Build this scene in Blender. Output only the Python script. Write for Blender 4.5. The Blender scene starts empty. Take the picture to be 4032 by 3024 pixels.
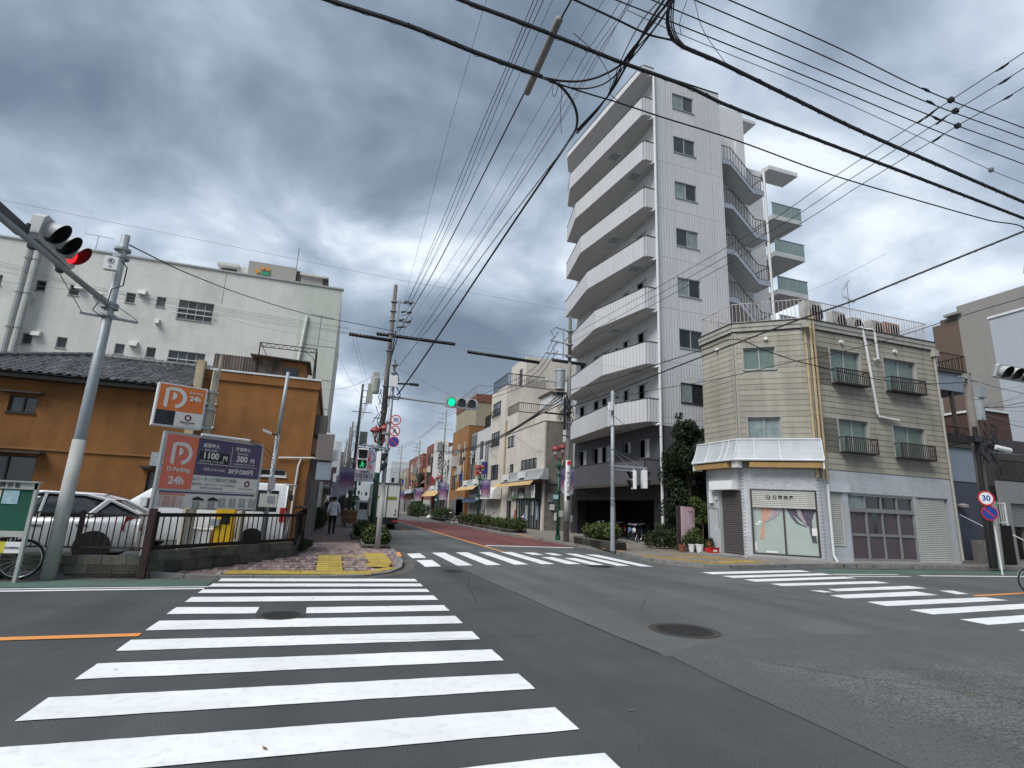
import bpy, bmesh, math, random
from mathutils import Vector, Matrix
random.seed(7)
rnd = random.random
uni = random.uniform
scene = bpy.context.scene
COL = scene.collection
# ------------------------------------------------------------------ camera
cam_data = bpy.data.cameras.new('camera')
cam = bpy.data.objects.new('camera', cam_data)
COL.objects.link(cam)
R = [[0.94830872,0.11117098,0.29723994], [-0.31449095,0.20378358,0.92712874], [0.04249719,-0.97268354,0.22821201]]
mw = Matrix(((R[0][0], -R[0][1], -R[0][2], 0.0), (R[1][0], -R[1][1], -R[1][2], 0.0), (R[2][0], -R[2][1], -R[2][2], 1.6), (0,0,0,1)))
cam.matrix_world = mw
cam_data.sensor_width = 36.0
cam_data.lens = 36.0 * 2106.5 / 4032.0
cam_data.clip_start = 0.05
cam_data.clip_end = 4000
scene.camera = cam
# ------------------------------------------------------------------ light
SUN_EL, SUN_AZ = 50.0,238.0          # degrees; azimuth clockwise from +Y
world = bpy.data.worlds.new('World')
scene.world = world
world.use_nodes = True
nt = world.node_tree
nt.nodes.clear()
def N(t, typ, **kw):
    n = t.nodes.new(typ)
    for k, v in kw.items():
        if k.startswith('i_'):
            n.inputs[int(k[2:])].default_value = v
        else:
            setattr(n, k, v)
    return n
def mathn(t, op, a, b=None, clamp=False):
    n = t.nodes.new('ShaderNodeMath'); n.operation = op; n.use_clamp = clamp
    for i, v in enumerate((a, b)):
        if v is None: continue
        if isinstance(v, (int, float)): n.inputs[i].default_value = v
        else: t.links.new(v, n.inputs[i])
    return n.outputs[0]
def ramp(t, fac, stops):
    n = t.nodes.new('ShaderNodeValToRGB')
    while len(n.color_ramp.elements) < len(stops): n.color_ramp.elements.new(0.5)
    for e, (p, c) in zip(n.color_ramp.elements, stops):
        e.position = p; e.color = (c[0], c[1], c[2], 1) if not isinstance(c, (int, float)) else (c, c, c, 1)
    t.links.new(fac, n.inputs[0])
    return n.outputs[0]
def mixc(t, fac, a, b, mode='MIX'):
    n = t.nodes.new('ShaderNodeMix'); n.data_type = 'RGBA'; n.blend_type = mode
    for i, v in ((0, fac), (6, a), (7, b)):
        if isinstance(v, (int, float)): n.inputs[i].default_value = v
        elif isinstance(v, tuple): n.inputs[i].default_value = (v[0], v[1], v[2], 1)
        else: t.links.new(v, n.inputs[i])
    return n.outputs[2]
sky = N(nt, 'ShaderNodeTexSky', sky_type='NISHITA', sun_disc=False, sun_elevation=math.radians(SUN_EL), sun_rotation=math.radians(SUN_AZ))
sky_bg = N(nt, 'ShaderNodeBackground', i_1=0.06)
nt.links.new(sky.outputs[0], sky_bg.inputs[0])
tc = N(nt, 'ShaderNodeTexCoord')
sep = N(nt, 'ShaderNodeSeparateXYZ')
nt.links.new(tc.outputs['Generated'], sep.inputs[0])
dx, dy, dz = sep.outputs
zc = mathn(nt, 'ADD', mathn(nt, 'MAXIMUM', dz, 0.0), 0.42)
px = mathn(nt, 'DIVIDE', dx, zc); py = mathn(nt, 'DIVIDE', dy, zc)
cmb = N(nt, 'ShaderNodeCombineXYZ')
nt.links.new(px, cmb.inputs[0]); nt.links.new(py, cmb.inputs[1])
def cloud_noise(scale, detail, rough, off, dist=0.0):
    mp = N(nt, 'ShaderNodeMapping'); mp.inputs[1].default_value = off
    nt.links.new(cmb.outputs[0], mp.inputs[0])
    n = N(nt, 'ShaderNodeTexNoise'); n.inputs['Scale'].default_value = scale
    n.inputs['Detail'].default_value = detail; n.inputs['Roughness'].default_value = rough; n.inputs['Distortion'].default_value = dist
    nt.links.new(mp.outputs[0], n.inputs[0])
    return n.outputs[0]
big = cloud_noise(1.05,2.0,0.5,(3.1,1.7,0.0), 0.3)
mid = cloud_noise(3.0,9.0,0.50,(7.3,2.2,0.4), 0.35)
fine = cloud_noise(8.0,8.0,0.5,(1.3,9.2,0.7), 0.2)
dens = mathn(nt, 'ADD', mathn(nt, 'MULTIPLY', big, 0.45), mathn(nt, 'ADD', mathn(nt, 'MULTIPLY', mid, 0.45), mathn(nt, 'MULTIPLY', fine, 0.10)))
# the deck is thicker to the west (left of the view), thinner to the east
side = mathn(nt, 'MULTIPLY', mathn(nt, 'SUBTRACT', dx, 0.30), 0.012)
dens = mathn(nt, 'ADD', mathn(nt, 'MULTIPLY', mathn(nt, 'SUBTRACT', mathn(nt, 'ADD', dens, side), 0.5), 1.75), 0.5)
clouds = ramp(nt, dens, [(0.32,(0.44,0.475,0.52)), (0.40,(0.29,0.335,0.39)), (0.48,(0.195,0.235,0.29)), (0.56,(0.135,0.168,0.213)), (0.66,(0.085,0.111,0.147))])
hz = ramp(nt, dz, [(0.0,1.0), (0.16,0.25), (0.32,0.0)])
clouds = mixc(nt, mathn(nt, 'MULTIPLY', hz, 0.55), clouds, (0.34,0.385,0.43))
cl_bg = N(nt, 'ShaderNodeBackground', i_1=0.86)
nt.links.new(clouds, cl_bg.inputs[0])
mx = N(nt, 'ShaderNodeMixShader', i_0=0.93)
nt.links.new(sky_bg.outputs[0], mx.inputs[1]); nt.links.new(cl_bg.outputs[0], mx.inputs[2])
wo = N(nt, 'ShaderNodeOutputWorld')
nt.links.new(mx.outputs[0], wo.inputs[0])
sd = bpy.data.lights.new('sun', 'SUN')
sd.energy = 1.5; sd.angle = math.radians(32); sd.color = (1.0,0.98,0.95)
sun = bpy.data.objects.new('sun', sd)
az, el = math.radians(SUN_AZ), math.radians(SUN_EL)
sdir = Vector((math.sin(az) * math.cos(el), math.cos(az) * math.cos(el), math.sin(el)))
sun.rotation_euler = sdir.to_track_quat('Z', 'Y').to_euler()
sun.location = sdir * 60
COL.objects.link(sun)
scene.view_settings.view_transform = 'Standard'
scene.view_settings.look = 'None'
scene.view_settings.exposure = 1.33
scene.view_settings.gamma = 1.0
scene.view_settings.use_curve_mapping = False
scene.render.engine = 'CYCLES'
scene.cycles.use_denoising = True
scene.cycles.max_bounces = 6
# ------------------------------------------------------------------ materials
def mat(name, col, rough=0.75, var=0.12, scale=2.0, bump=0.0, bscale=60.0, metal=0.0, streak=0.0, spec=0.4, dark=None, dfac=0.0, dscale=1.2, emit=None, estr=0.0):
    m = bpy.data.materials.new(name); m.use_nodes = True
    t = m.node_tree; b = t.nodes['Principled BSDF']
    b.inputs['Roughness'].default_value = rough
    b.inputs['Metallic'].default_value = metal
    b.inputs['Specular IOR Level'].default_value = spec
    geo = N(t, 'ShaderNodeNewGeometry')
    c = (col[0], col[1], col[2])
    nz = N(t, 'ShaderNodeTexNoise'); nz.inputs['Scale'].default_value = scale; nz.inputs['Detail'].default_value = 6
    nz.inputs['Roughness'].default_value = 0.62
    t.links.new(geo.outputs['Position'], nz.inputs[0])
    f = ramp(t, nz.outputs[0], [(0.3,1 - var), (0.7,1 + var * 0.6)])
    out = mixc(t, 1.0, c, f, 'MULTIPLY')
    if streak > 0:
        mp = N(t, 'ShaderNodeMapping'); mp.inputs[3].default_value = (2.2,2.2,0.16)
        t.links.new(geo.outputs['Position'], mp.inputs[0])
        n2 = N(t, 'ShaderNodeTexNoise'); n2.inputs['Scale'].default_value = 1.3; n2.inputs['Detail'].default_value = 5
        t.links.new(mp.outputs[0], n2.inputs[0])
        g = ramp(t, n2.outputs[0], [(0.42,1.0), (0.80,1 - streak)])
        out = mixc(t, 1.0, out, g, 'MULTIPLY')
    if dark is not None:
        n3 = N(t, 'ShaderNodeTexNoise'); n3.inputs['Scale'].default_value = dscale; n3.inputs['Detail'].default_value = 8
        n3.inputs['Roughness'].default_value = 0.7
        t.links.new(geo.outputs['Position'], n3.inputs[0])
        g = ramp(t, n3.outputs[0], [(0.5,0.0), (0.66,1.0)])
        out = mixc(t, mathn(t, 'MULTIPLY', g, dfac), out, dark)
    t.links.new(out, b.inputs['Base Color'])
    if bump > 0:
        n4 = N(t, 'ShaderNodeTexNoise'); n4.inputs['Scale'].default_value = bscale; n4.inputs['Detail'].default_value = 4
        t.links.new(geo.outputs['Position'], n4.inputs[0])
        bp = N(t, 'ShaderNodeBump'); bp.inputs['Strength'].default_value = bump; bp.inputs['Distance'].default_value = 0.02
        t.links.new(n4.outputs[0], bp.inputs['Height']); t.links.new(bp.outputs[0], b.inputs['Normal'])
    if emit:
        b.inputs['Emission Color'].default_value = (*emit, 1); b.inputs['Emission Strength'].default_value = estr
    return m
def obj_var(m, amt):
    """vary a material's value per object (pieces that share one mesh)"""
    t = m.node_tree; b = t.nodes['Principled BSDF']
    src = b.inputs['Base Color'].links[0].from_socket
    oi = N(t, 'ShaderNodeObjectInfo')
    f = ramp(t, oi.outputs['Random'], [(0.0,1 - amt), (1.0,1 + amt * 0.7)])
    t.links.new(mixc(t, 1.0, src, f, 'MULTIPLY'), b.inputs['Base Color'])
    return m
asphalt = mat('asphalt', (0.072,0.076,0.078), 0.88,0.22,0.55,0.5,140, spec=0.25)
asphalt_worn = mat('asphalt_worn', (0.104,0.110,0.110), 0.88,0.2,0.45,0.5,140, spec=0.25)
def speckle(m, scale, lo, hi, amt):
    t = m.node_tree; b = t.nodes['Principled BSDF']; src = b.inputs['Base Color'].links[0].from_socket
    geo = N(t, 'ShaderNodeNewGeometry')
    v = N(t, 'ShaderNodeTexNoise'); v.inputs['Scale'].default_value = scale; v.inputs['Detail'].default_value = 3; v.inputs['Roughness'].default_value = 0.8
    t.links.new(geo.outputs['Position'], v.inputs[0])
    f = ramp(t, v.outputs[0], [(0.36, lo), (0.66, hi)])
    t.links.new(mixc(t, amt, src, f, 'MULTIPLY'), b.inputs['Base Color'])
    # long tyre-worn bands along the streets
    mp = N(t, 'ShaderNodeMapping'); mp.inputs[3].default_value = (0.9,0.12,1.0)
    t.links.new(geo.outputs['Position'], mp.inputs[0])
    n2 = N(t, 'ShaderNodeTexNoise'); n2.inputs['Scale'].default_value = 1.0; n2.inputs['Detail'].default_value = 3
    t.links.new(mp.outputs[0], n2.inputs[0])
    src = b.inputs['Base Color'].links[0].from_socket
    t.links.new(mixc(t, 1.0, src, ramp(t, n2.outputs[0], [(0.35,0.84), (0.65,1.14)]), 'MULTIPLY'), b.inputs['Base Color'])
speckle(asphalt, 75,0.62,1.42,0.9); speckle(asphalt_worn, 75,0.6,1.45,0.9)
asphalt_coarse = mat('asphalt_coarse', (0.100,0.102,0.100), 0.9,0.2,1.1,1.0,55, spec=0.25)
speckle(asphalt_coarse, 42,0.4,2.0,1.0)
def fade_patch():
    t = asphalt_coarse.node_tree; b = t.nodes['Principled BSDF']; geo = N(t, 'ShaderNodeNewGeometry'); sp = N(t, 'ShaderNodeSeparateXYZ'); t.links.new(geo.outputs['Position'], sp.inputs[0])
    nz = N(t, 'ShaderNodeTexNoise'); nz.inputs['Scale'].default_value = 2.2; nz.inputs['Detail'].default_value = 8; t.links.new(geo.outputs['Position'], nz.inputs[0])
    edge = mathn(t, 'ADD', mathn(t, 'MULTIPLY', sp.outputs[1], -1.0), mathn(t, 'ADD', mathn(t, 'MULTIPLY', sp.outputs[0], -0.14), 6.75))
    edge = mathn(t, 'MINIMUM', edge, mathn(t, 'MULTIPLY', mathn(t, 'SUBTRACT', sp.outputs[0], 4.35), 1.4))
    f = mathn(t, 'ADD', mathn(t, 'MULTIPLY', edge, 0.8), mathn(t, 'MULTIPLY', mathn(t, 'SUBTRACT', nz.outputs[0], 0.5), 2.6), True)
    w = asphalt_worn.node_tree; src = b.inputs['Base Color'].links[0].from_socket
    n2 = N(t, 'ShaderNodeTexNoise'); n2.inputs['Scale'].default_value = 75; n2.inputs['Detail'].default_value = 3; n2.inputs['Roughness'].default_value = 0.8; t.links.new(geo.outputs['Position'], n2.inputs[0])
    base = mixc(t, 1.0,(0.098,0.104,0.104), ramp(t, n2.outputs[0], [(0.36,0.6), (0.66,1.4)]), 'MULTIPLY')
    t.links.new(mixc(t, f, base, src), b.inputs['Base Color'])
fade_patch()
asphalt_red = mat('asphalt_red', (0.145,0.048,0.047), 0.9,0.18,0.8,0.4,120)
speckle(asphalt_red, 60,0.8,1.2,0.9)
asphalt_green = mat('asphalt_green', (0.075,0.125,0.10), 0.9,0.2,1.0,0.4,120, dark=(0.06,0.065,0.065), dfac=0.45, dscale=0.8)
paint = mat('road_paint', (0.73,0.74,0.74), 0.7,0.14,0.9,0.15,90, dark=(0.42,0.43,0.44), dfac=0.38, dscale=9.0)
paint_orange = mat('road_paint_orange', (0.68,0.27,0.075), 0.7,0.15,3, dark=(0.3,0.16,0.08), dfac=0.35, dscale=6)
concrete = mat('concrete', (0.26,0.25,0.235), 0.9,0.2,1.5,0.3,40, streak=0.2)
kerb_m = mat('kerb_concrete', (0.21,0.205,0.20), 0.9,0.25,2.5,0.3,60, dark=(0.07,0.07,0.06), dfac=0.6, dscale=2.0)
ground_m = mat('ground_earth', (0.16,0.155,0.145), 0.95,0.2,0.4)
walk_m = mat('pavement_grout', (0.15,0.125,0.115), 0.9,0.2,2.0)
walk_r = mat('pavement_right', (0.20,0.175,0.15), 0.9,0.22,0.9,0.3,50, dark=(0.10,0.09,0.08), dfac=0.5)
paver_m = [obj_var(mat('paver_pink', (0.27,0.19,0.175), 0.85,0.18,6), 0.25), obj_var(mat('paver_mauve', (0.17,0.115,0.115), 0.85,0.18,6), 0.25), obj_var(mat('paver_grey', (0.30,0.25,0.23), 0.85,0.15,6), 0.2)]
tactile_m = obj_var(mat('tactile_yellow', (0.43,0.32,0.065), 0.75,0.2,8, dark=(0.28,0.20,0.07), dfac=0.6, dscale=4), 0.15)
tactile_old = obj_var(mat('tactile_worn', (0.37,0.26,0.075), 0.8,0.25,4, dark=(0.21,0.16,0.11), dfac=0.8, dscale=1.6), 0.12)
iron_m = mat('cast_iron', (0.045,0.043,0.042), 0.6,0.25,9,0.6,70, metal=0.4)
seam_m = mat('asphalt_joint', (0.045,0.045,0.047), 0.9,0.2,4)
green_steel = mat('green_steel', (0.012,0.075,0.05), 0.45,0.15,3)
grey_steel = mat('galvanised_steel', (0.30,0.33,0.35), 0.5,0.15,5, metal=0.25, streak=0.15)
pole_conc = mat('pole_concrete', (0.25,0.25,0.235), 0.85,0.15,3, streak=0.3)
pole_brown = mat('pole_weathered', (0.145,0.135,0.12), 0.85,0.2,3, streak=0.35)
pole_paint = mat('pole_paint_grey', (0.36,0.37,0.35), 0.7,0.12,3, streak=0.2)
pole_wrap = mat('pole_wrap', (0.42,0.43,0.42), 0.75,0.12,5, bump=0.5, bscale=90)
black_m = mat('black_plastic', (0.012,0.012,0.013), 0.45,0.1,5)
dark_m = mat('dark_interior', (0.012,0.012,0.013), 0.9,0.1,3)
cable_m = mat('cable_black', (0.018,0.018,0.02), 0.6,0.1,3)
wire_grey = mat('wire_grey', (0.16,0.17,0.18), 0.6,0.1,3)
tube_grey = mat('tube_grey', (0.22,0.21,0.20), 0.7,0.15,3)
white_metal = mat('white_metal', (0.62,0.64,0.65), 0.5,0.1,3, streak=0.12)
white_plastic = mat('white_plastic', (0.66,0.67,0.67), 0.45,0.06,3)
rust_m = mat('rusty_brown_paint', (0.032,0.016,0.013), 0.7,0.35,4, bump=0.4, bscale=40, dark=(0.02,0.015,0.014), dfac=0.7)
black_rail = mat('black_rail', (0.012,0.010,0.009), 0.7,0.3,4, dark=(0.05,0.025,0.018), dfac=0.25, spec=0.2)
rail_brown = mat('rail_brown', (0.030,0.018,0.016), 0.6,0.25,5)
rail_rusty = mat('rail_white_rust', (0.48,0.44,0.42), 0.7,0.2,6, dark=(0.16,0.05,0.03), dfac=0.9, dscale=2.5)
glass_m = mat('window_glass', (0.018,0.022,0.025), 0.08,0.3,0.9, spec=0.8)
glass_green = mat('curtained_glass', (0.14,0.19,0.17), 0.25,0.2,0.8, spec=0.5)
glass_dim = obj_var(mat('dim_glass', (0.055,0.068,0.072), 0.15,0.3,0.9, spec=0.6), 0.7)
curtain_m = mat('lace_curtain', (0.20,0.25,0.25), 0.5,0.35,3.5, spec=0.5)
alu = mat('aluminium_frame', (0.36,0.37,0.37), 0.45,0.1,4, metal=0.3)
bronze = mat('bronze_frame', (0.055,0.045,0.038), 0.5,0.15,4, metal=0.2)
yellow_p = mat('yellow_paint', (0.62,0.38,0.015), 0.5,0.15,3)
red_p = mat('red_paint', (0.42,0.025,0.02), 0.5,0.15,5)
lamp_red = mat('lamp_red', (0.24,0.035,0.04), 0.45,0.2,6)
lamp_glass = mat('lamp_glass', (0.46,0.38,0.36), 0.3,0.15,8)
blue_sign = mat('sign_blue', (0.018,0.05,0.26), 0.4,0.05,3)
white_sign = mat('sign_white', (0.72,0.72,0.72), 0.45,0.05,3)
red_sign = mat('sign_red', (0.50,0.025,0.03), 0.4,0.05,3)
ink = mat('ink_black', (0.015,0.015,0.018), 0.6,0.05,3)
ink_blue = mat('ink_blue', (0.03,0.10,0.32), 0.6,0.05,3)
ink_white = mat('ink_white', (0.74,0.74,0.74), 0.6,0.04,3)
ink_grey = mat('ink_grey', (0.22,0.22,0.24), 0.6,0.04,3)
# ------------------------------------------------------------------ object helpers
ORG = {}
def org(o): return ORG.get(o.name, Vector((0,0,0)))
def tagp(o, label=None, cat=None, group=None, kind=None):
    if label: o['label'] = label
    if cat: o['category'] = cat
    if group: o['group'] = group
    if kind: o['kind'] = kind
    return o
def thing(name, label, cat, loc=(0,0,0), group=None, rz=0.0, parent=None):
    o = bpy.data.objects.new(name, None); COL.objects.link(o)
    o.location = loc; o.rotation_euler = (0,0, rz); o.empty_display_size = 0.3
    ORG[o.name] = Vector(loc)
    return tagp(o, label, cat, group)
class MB:
    def __init__(s): s.v = []; s.f = []
    def add(s, vs, fs):
        n = len(s.v); s.v += [tuple(v) for v in vs]; s.f += [tuple(i + n for i in f) for f in fs]; return s
    def box(s, a, b):
        x0, y0, z0 = a; x1, y1, z1 = b
        return s.add([(x0, y0, z0), (x1, y0, z0), (x1, y1, z0), (x0, y1, z0), (x0, y0, z1), (x1, y0, z1), (x1, y1, z1), (x0, y1, z1)],
                     [(0,3,2,1), (4,5,6,7), (0,1,5,4), (1,2,6,5), (2,3,7,6), (3,0,4,7)])
    def hexa(s, p): return s.add(p, [(0,3,2,1), (4,5,6,7), (0,1,5,4), (1,2,6,5), (2,3,7,6), (3,0,4,7)])
    def prism(s, poly, z0, z1):
        n = len(poly)
        return s.add([(p[0], p[1], z0) for p in poly] + [(p[0], p[1], z1) for p in poly],
                     [tuple(range(n))[::-1], tuple(range(n, 2 * n))] + [(i, (i + 1) % n, n + (i + 1) % n, n + i) for i in range(n)])
    def poly(s, pts): return s.add(pts, [tuple(range(len(pts)))])
    def cyl(s, p0, p1, r0, r1=None, n=10, caps=True):
        r1 = r0 if r1 is None else r1
        p0, p1 = Vector(p0), Vector(p1); d = (p1 - p0)
        if d.length < 1e-6: return s
        d.normalize(); a = d.orthogonal().normalized(); b = d.cross(a)
        vs = []
        for p, r in ((p0, r0), (p1, r1)):
            for i in range(n):
                t = 2 * math.pi * i / n; vs.append(p + a * math.cos(t) * r + b * math.sin(t) * r)
        fs = [(i, (i + 1) % n, n + (i + 1) % n, n + i) for i in range(n)]
        if caps: fs += [tuple(range(n))[::-1], tuple(range(n, 2 * n))]
        return s.add(vs, fs)
    def tube(s, pts, r, n=6):
        pts = [Vector(p) for p in pts]; rings = []; vs = []; a = None
        for i, p in enumerate(pts):
            d = (pts[min(i + 1, len(pts) - 1)] - pts[max(i - 1,0)]).normalized()
            if a is None: a = d.orthogonal().normalized()
            a = (a - d * a.dot(d)); a = a.normalized() if a.length > 1e-5 else d.orthogonal().normalized()
            b = d.cross(a)
            for k in range(n):
                t = 2 * math.pi * k / n; vs.append(p + (a * math.cos(t) + b * math.sin(t)) * r)
        fs = []
        for i in range(len(pts) - 1):
            for k in range(n):
                fs.append((i * n + k, i * n + (k + 1) % n, (i + 1) * n + (k + 1) % n, (i + 1) * n + k))
        fs += [tuple(range(n))[::-1], tuple(range((len(pts) - 1) * n, len(pts) * n))]
        return s.add(vs, fs)
    def lathe(s, c, prof, n=12):
        vs = []
        for r, z in prof:
            for k in range(n):
                t = 2 * math.pi * k / n; vs.append((c[0] + r * math.cos(t), c[1] + r * math.sin(t), c[2] + z))
        fs = []
        for i in range(len(prof) - 1):
            for k in range(n): fs.append((i * n + k, i * n + (k + 1) % n, (i + 1) * n + (k + 1) % n, (i + 1) * n + k))
        fs += [tuple(range(n))[::-1], tuple(range((len(prof) - 1) * n, len(prof) * n))]
        return s.add(vs, fs)
    def build(s, name, m, parent=None, world=True, smooth=False, kind=None, label=None, bevel=0.0):
        me = bpy.data.meshes.new(name)
        off = org(parent) if (parent is not None and world) else Vector((0,0,0))
        me.from_pydata([(v[0] - off.x, v[1] - off.y, v[2] - off.z) for v in s.v], [], s.f)
        me.update()
        if m is not None: me.materials.append(m)
        if smooth: me.polygons.foreach_set('use_smooth', [True] * len(me.polygons))
        o = bpy.data.objects.new(name, me); COL.objects.link(o)
        if parent is not None:
            o.parent = parent; ORG[o.name] = off if world else org(parent)
        if bevel:
            md = o.modifiers.new('bevel', 'BEVEL'); md.width = bevel; md.segments = 2; md.limit_method = 'ANGLE'
        if kind: o['kind'] = kind
        if label: o['label'] = label
        return o
def piece(name, me, parent, loc, rz=0.0, m=None, rot=None):
    o = bpy.data.objects.new(name, me); COL.objects.link(o)
    if parent is not None:
        o.parent = parent; off = org(parent)
    else: off = Vector((0,0,0))
    o.location = (loc[0] - off.x, loc[1] - off.y, loc[2] - off.z)
    o.rotation_euler = rot if rot else (0,0, rz)
    return o
def mesh_of(mb, name, m):
    me = bpy.data.meshes.new(name); me.from_pydata(mb.v, [], mb.f); me.update(); me.materials.append(m); return me
def children(o): return [c for c in KIDS.get(o.name, [])]
def copy_tree(o, loc, rz=None, label=None, group=None):
    kids = {}
    for x in bpy.data.objects:
        if x.parent: kids.setdefault(x.parent.name, []).append(x)
    r = o.copy(); COL.objects.link(r); r.location = loc
    if rz is not None: r.rotation_euler = (0,0, rz)
    if label: r['label'] = label
    if group: r['group'] = group
    ORG[r.name] = Vector(loc)
    def rec(a, b):
        for c in kids.get(a.name, []):
            d = c.copy(); COL.objects.link(d); d.parent = b; rec(c, d)
    rec(o, r)
    return r
TXT = {}
def text(body, size, loc, u, n, m, parent, name='lettering', align='CENTER', ext=0.002, bold=0.0, up=(0,0,1), sx=1.0, spacing=1.0):
    cu = bpy.data.curves.new(name, 'FONT'); cu.body = body; cu.size = size; cu.extrude = ext; cu.offset = bold
    cu.align_x = align; cu.align_y = 'CENTER'; cu.space_line = spacing
    cu.materials.append(m); cu.resolution_u = 3
    key = (body, size, align, ext, bold, m.name)
    if key not in TXT:
        tmp = bpy.data.objects.new('tmp', cu); COL.objects.link(tmp); bpy.context.view_layer.update()
        TXT[key] = bpy.data.meshes.new_from_object(tmp.evaluated_get(bpy.context.evaluated_depsgraph_get())); bpy.data.objects.remove(tmp)
    o = bpy.data.objects.new(name, TXT[key]); COL.objects.link(o)
    u = Vector(u).normalized(); w = Vector(n).normalized(); v = Vector(up)
    M = Matrix((( u.x * sx, v.x, w.x, 0), (u.y * sx, v.y, w.y, 0), (u.z * sx, v.z, w.z, 0), (0,0,0,1)))
    off = org(parent) if parent is not None else Vector((0,0,0))
    L = Vector(loc) - off
    M.translation = L
    o.parent = parent
    o.matrix_local = M
    return o
class Face:
    """a vertical facade: a runs along u, d is distance out of the wall"""
    def __init__(s, ox, oy, ux, uy):
        l = math.hypot(ux, uy); s.o = (ox, oy); s.u = (ux / l, uy / l); s.n = (uy / l, -ux / l)
    def pt(s, a, z, d=0.0): return (s.o[0] + s.u[0] * a + s.n[0] * d, s.o[1] + s.u[1] * a + s.n[1] * d, z)
    def box(s, mb, a0, a1, z0, z1, d0, d1):
        lo, hi = min(d0, d1), max(d0, d1)
        return mb.hexa([s.pt(a0, z0, hi), s.pt(a1, z0, hi), s.pt(a1, z0, lo), s.pt(a0, z0, lo), s.pt(a0, z1, hi), s.pt(a1, z1, hi), s.pt(a1, z1, lo), s.pt(a0, z1, lo)])
def wall(fc, L, z0, z1, holes, m, parent, t=0.16, name='wall', mb=None, a_start=0.0):
    """a wall slab with real openings; its outer face is at d=0"""
    own = mb is None
    mb = mb or MB()
    xs = sorted({a_start, L} | {h[0] for h in holes} | {h[1] for h in holes}); zs = sorted({z0, z1} | {h[2] for h in holes} | {h[3] for h in holes})
    xs = [x for x in xs if a_start <= x <= L]; zs = [z for z in zs if z0 <= z <= z1]
    for i in range(len(xs) - 1):
        for k in range(len(zs) - 1):
            cx, cz = (xs[i] + xs[i + 1]) / 2,(zs[k] + zs[k + 1]) / 2
            if any(h[0] < cx < h[1] and h[2] < cz < h[3] for h in holes): continue
            mb.poly([fc.pt(xs[i], zs[k]), fc.pt(xs[i + 1], zs[k]), fc.pt(xs[i + 1], zs[k + 1]), fc.pt(xs[i], zs[k + 1])])
    for (a0, a1, b0, b1) in holes:
        mb.poly([fc.pt(a0, b0), fc.pt(a0, b1), fc.pt(a0, b1,-t), fc.pt(a0, b0,-t)])
        mb.poly([fc.pt(a1, b0), fc.pt(a1, b0,-t), fc.pt(a1, b1,-t), fc.pt(a1, b1)])
        mb.poly([fc.pt(a0, b0), fc.pt(a0, b0,-t), fc.pt(a1, b0,-t), fc.pt(a1, b0)])
        mb.poly([fc.pt(a0, b1), fc.pt(a1, b1), fc.pt(a1, b1,-t), fc.pt(a0, b1,-t)])
    for a in (a_start, L): mb.poly([fc.pt(a, z0), fc.pt(a, z1), fc.pt(a, z1,-t), fc.pt(a, z0,-t)])
    mb.poly([fc.pt(a_start, z1), fc.pt(L, z1), fc.pt(L, z1,-t), fc.pt(a_start, z1,-t)])
    mb.poly([fc.pt(a_start, z0), fc.pt(L, z0), fc.pt(L, z0,-t), fc.pt(a_start, z0,-t)])
    if own: return mb.build(name, m, parent)
def window(fc, a0, a1, z0, z1, parent, fm=alu, gm=(glass_dim,), panes=2, d=-0.09, bar=0.045, sill=True, hbar=None):
    f = MB()
    fc.box(f, a0, a1, z0, z0 + bar, d - 0.04, d + 0.02); fc.box(f, a0, a1, z1 - bar, z1, d - 0.04, d + 0.02)
    for k in range(panes + 1):
        a = a0 + (a1 - a0 - bar) * k / panes
        fc.box(f, a, a + bar, z0 + bar, z1 - bar, d - 0.04, d + 0.018)
    if hbar: fc.box(f, a0 + bar, a1 - bar, hbar, hbar + bar, d - 0.035, d + 0.012)
    if sill: fc.box(f, a0 - 0.03, a1 + 0.03, z0 - 0.05, z0 - 0.003, d, 0.05)
    w = f.build('window', fm, parent)
    for k in range(panes):
        p = MB(); s = a0 + (a1 - a0 - bar) * k / panes + bar; e = a0 + (a1 - a0 - bar) * (k + 1) / panes
        fc.box(p, s + 0.001, e - 0.001, z0 + bar + 0.001, z1 - bar - 0.001, d - 0.03 - 0.012 * (k % 2), d - 0.02 - 0.012 * (k % 2))
        p.build('pane', gm[k % len(gm)], w)
    return w
def railing(parent, pts, z0, h, m, gap=0.12, r=0.012, rail=0.025, name='railing', parts=True, mid=False):
    """rails along a plan polyline plus one bar mesh per baluster"""
    rb = MB()
    P = [Vector((p[0], p[1], 0)) for p in pts]
    zs = [p[2] if len(p) > 2 else z0 for p in pts]
    for i in range(len(P) - 1):
        for dz in ([0.06, h] + ([h * 0.5] if mid else [])):
            rb.cyl(P[i] + Vector((0,0, zs[i] + dz)), P[i + 1] + Vector((0,0, zs[i + 1] + dz)), rail, n=6)
    o = rb.build(name, m, parent)
    bm_ = MB().cyl((0,0,0.06), (0,0, h), r, n=5)
    me = mesh_of(bm_, 'baluster', m)
    if not parts: allb = MB()
    for i in range(len(P) - 1):
        L = (P[i + 1] - P[i]).length; n = max(1, int(L / gap))
        for k in range(n + (1 if i == len(P) - 2 else 0)):
            t = k / n; q = P[i].lerp(P[i + 1], t); z = zs[i] + (zs[i + 1] - zs[i]) * t
            if parts:
                c = bpy.data.objects.new('baluster', me); COL.objects.link(c); c.parent = o
                off = org(o); c.location = (q.x - off.x, q.y - off.y, z - off.z)
            else: allb.cyl((q.x, q.y, z + 0.06), (q.x, q.y, z + h), r, n=4)
    if not parts: allb.build('balusters', m, o)
    return o
def structure(mb, name, m):
    o = mb.build(name, m); o['kind'] = 'structure'; return o
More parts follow.
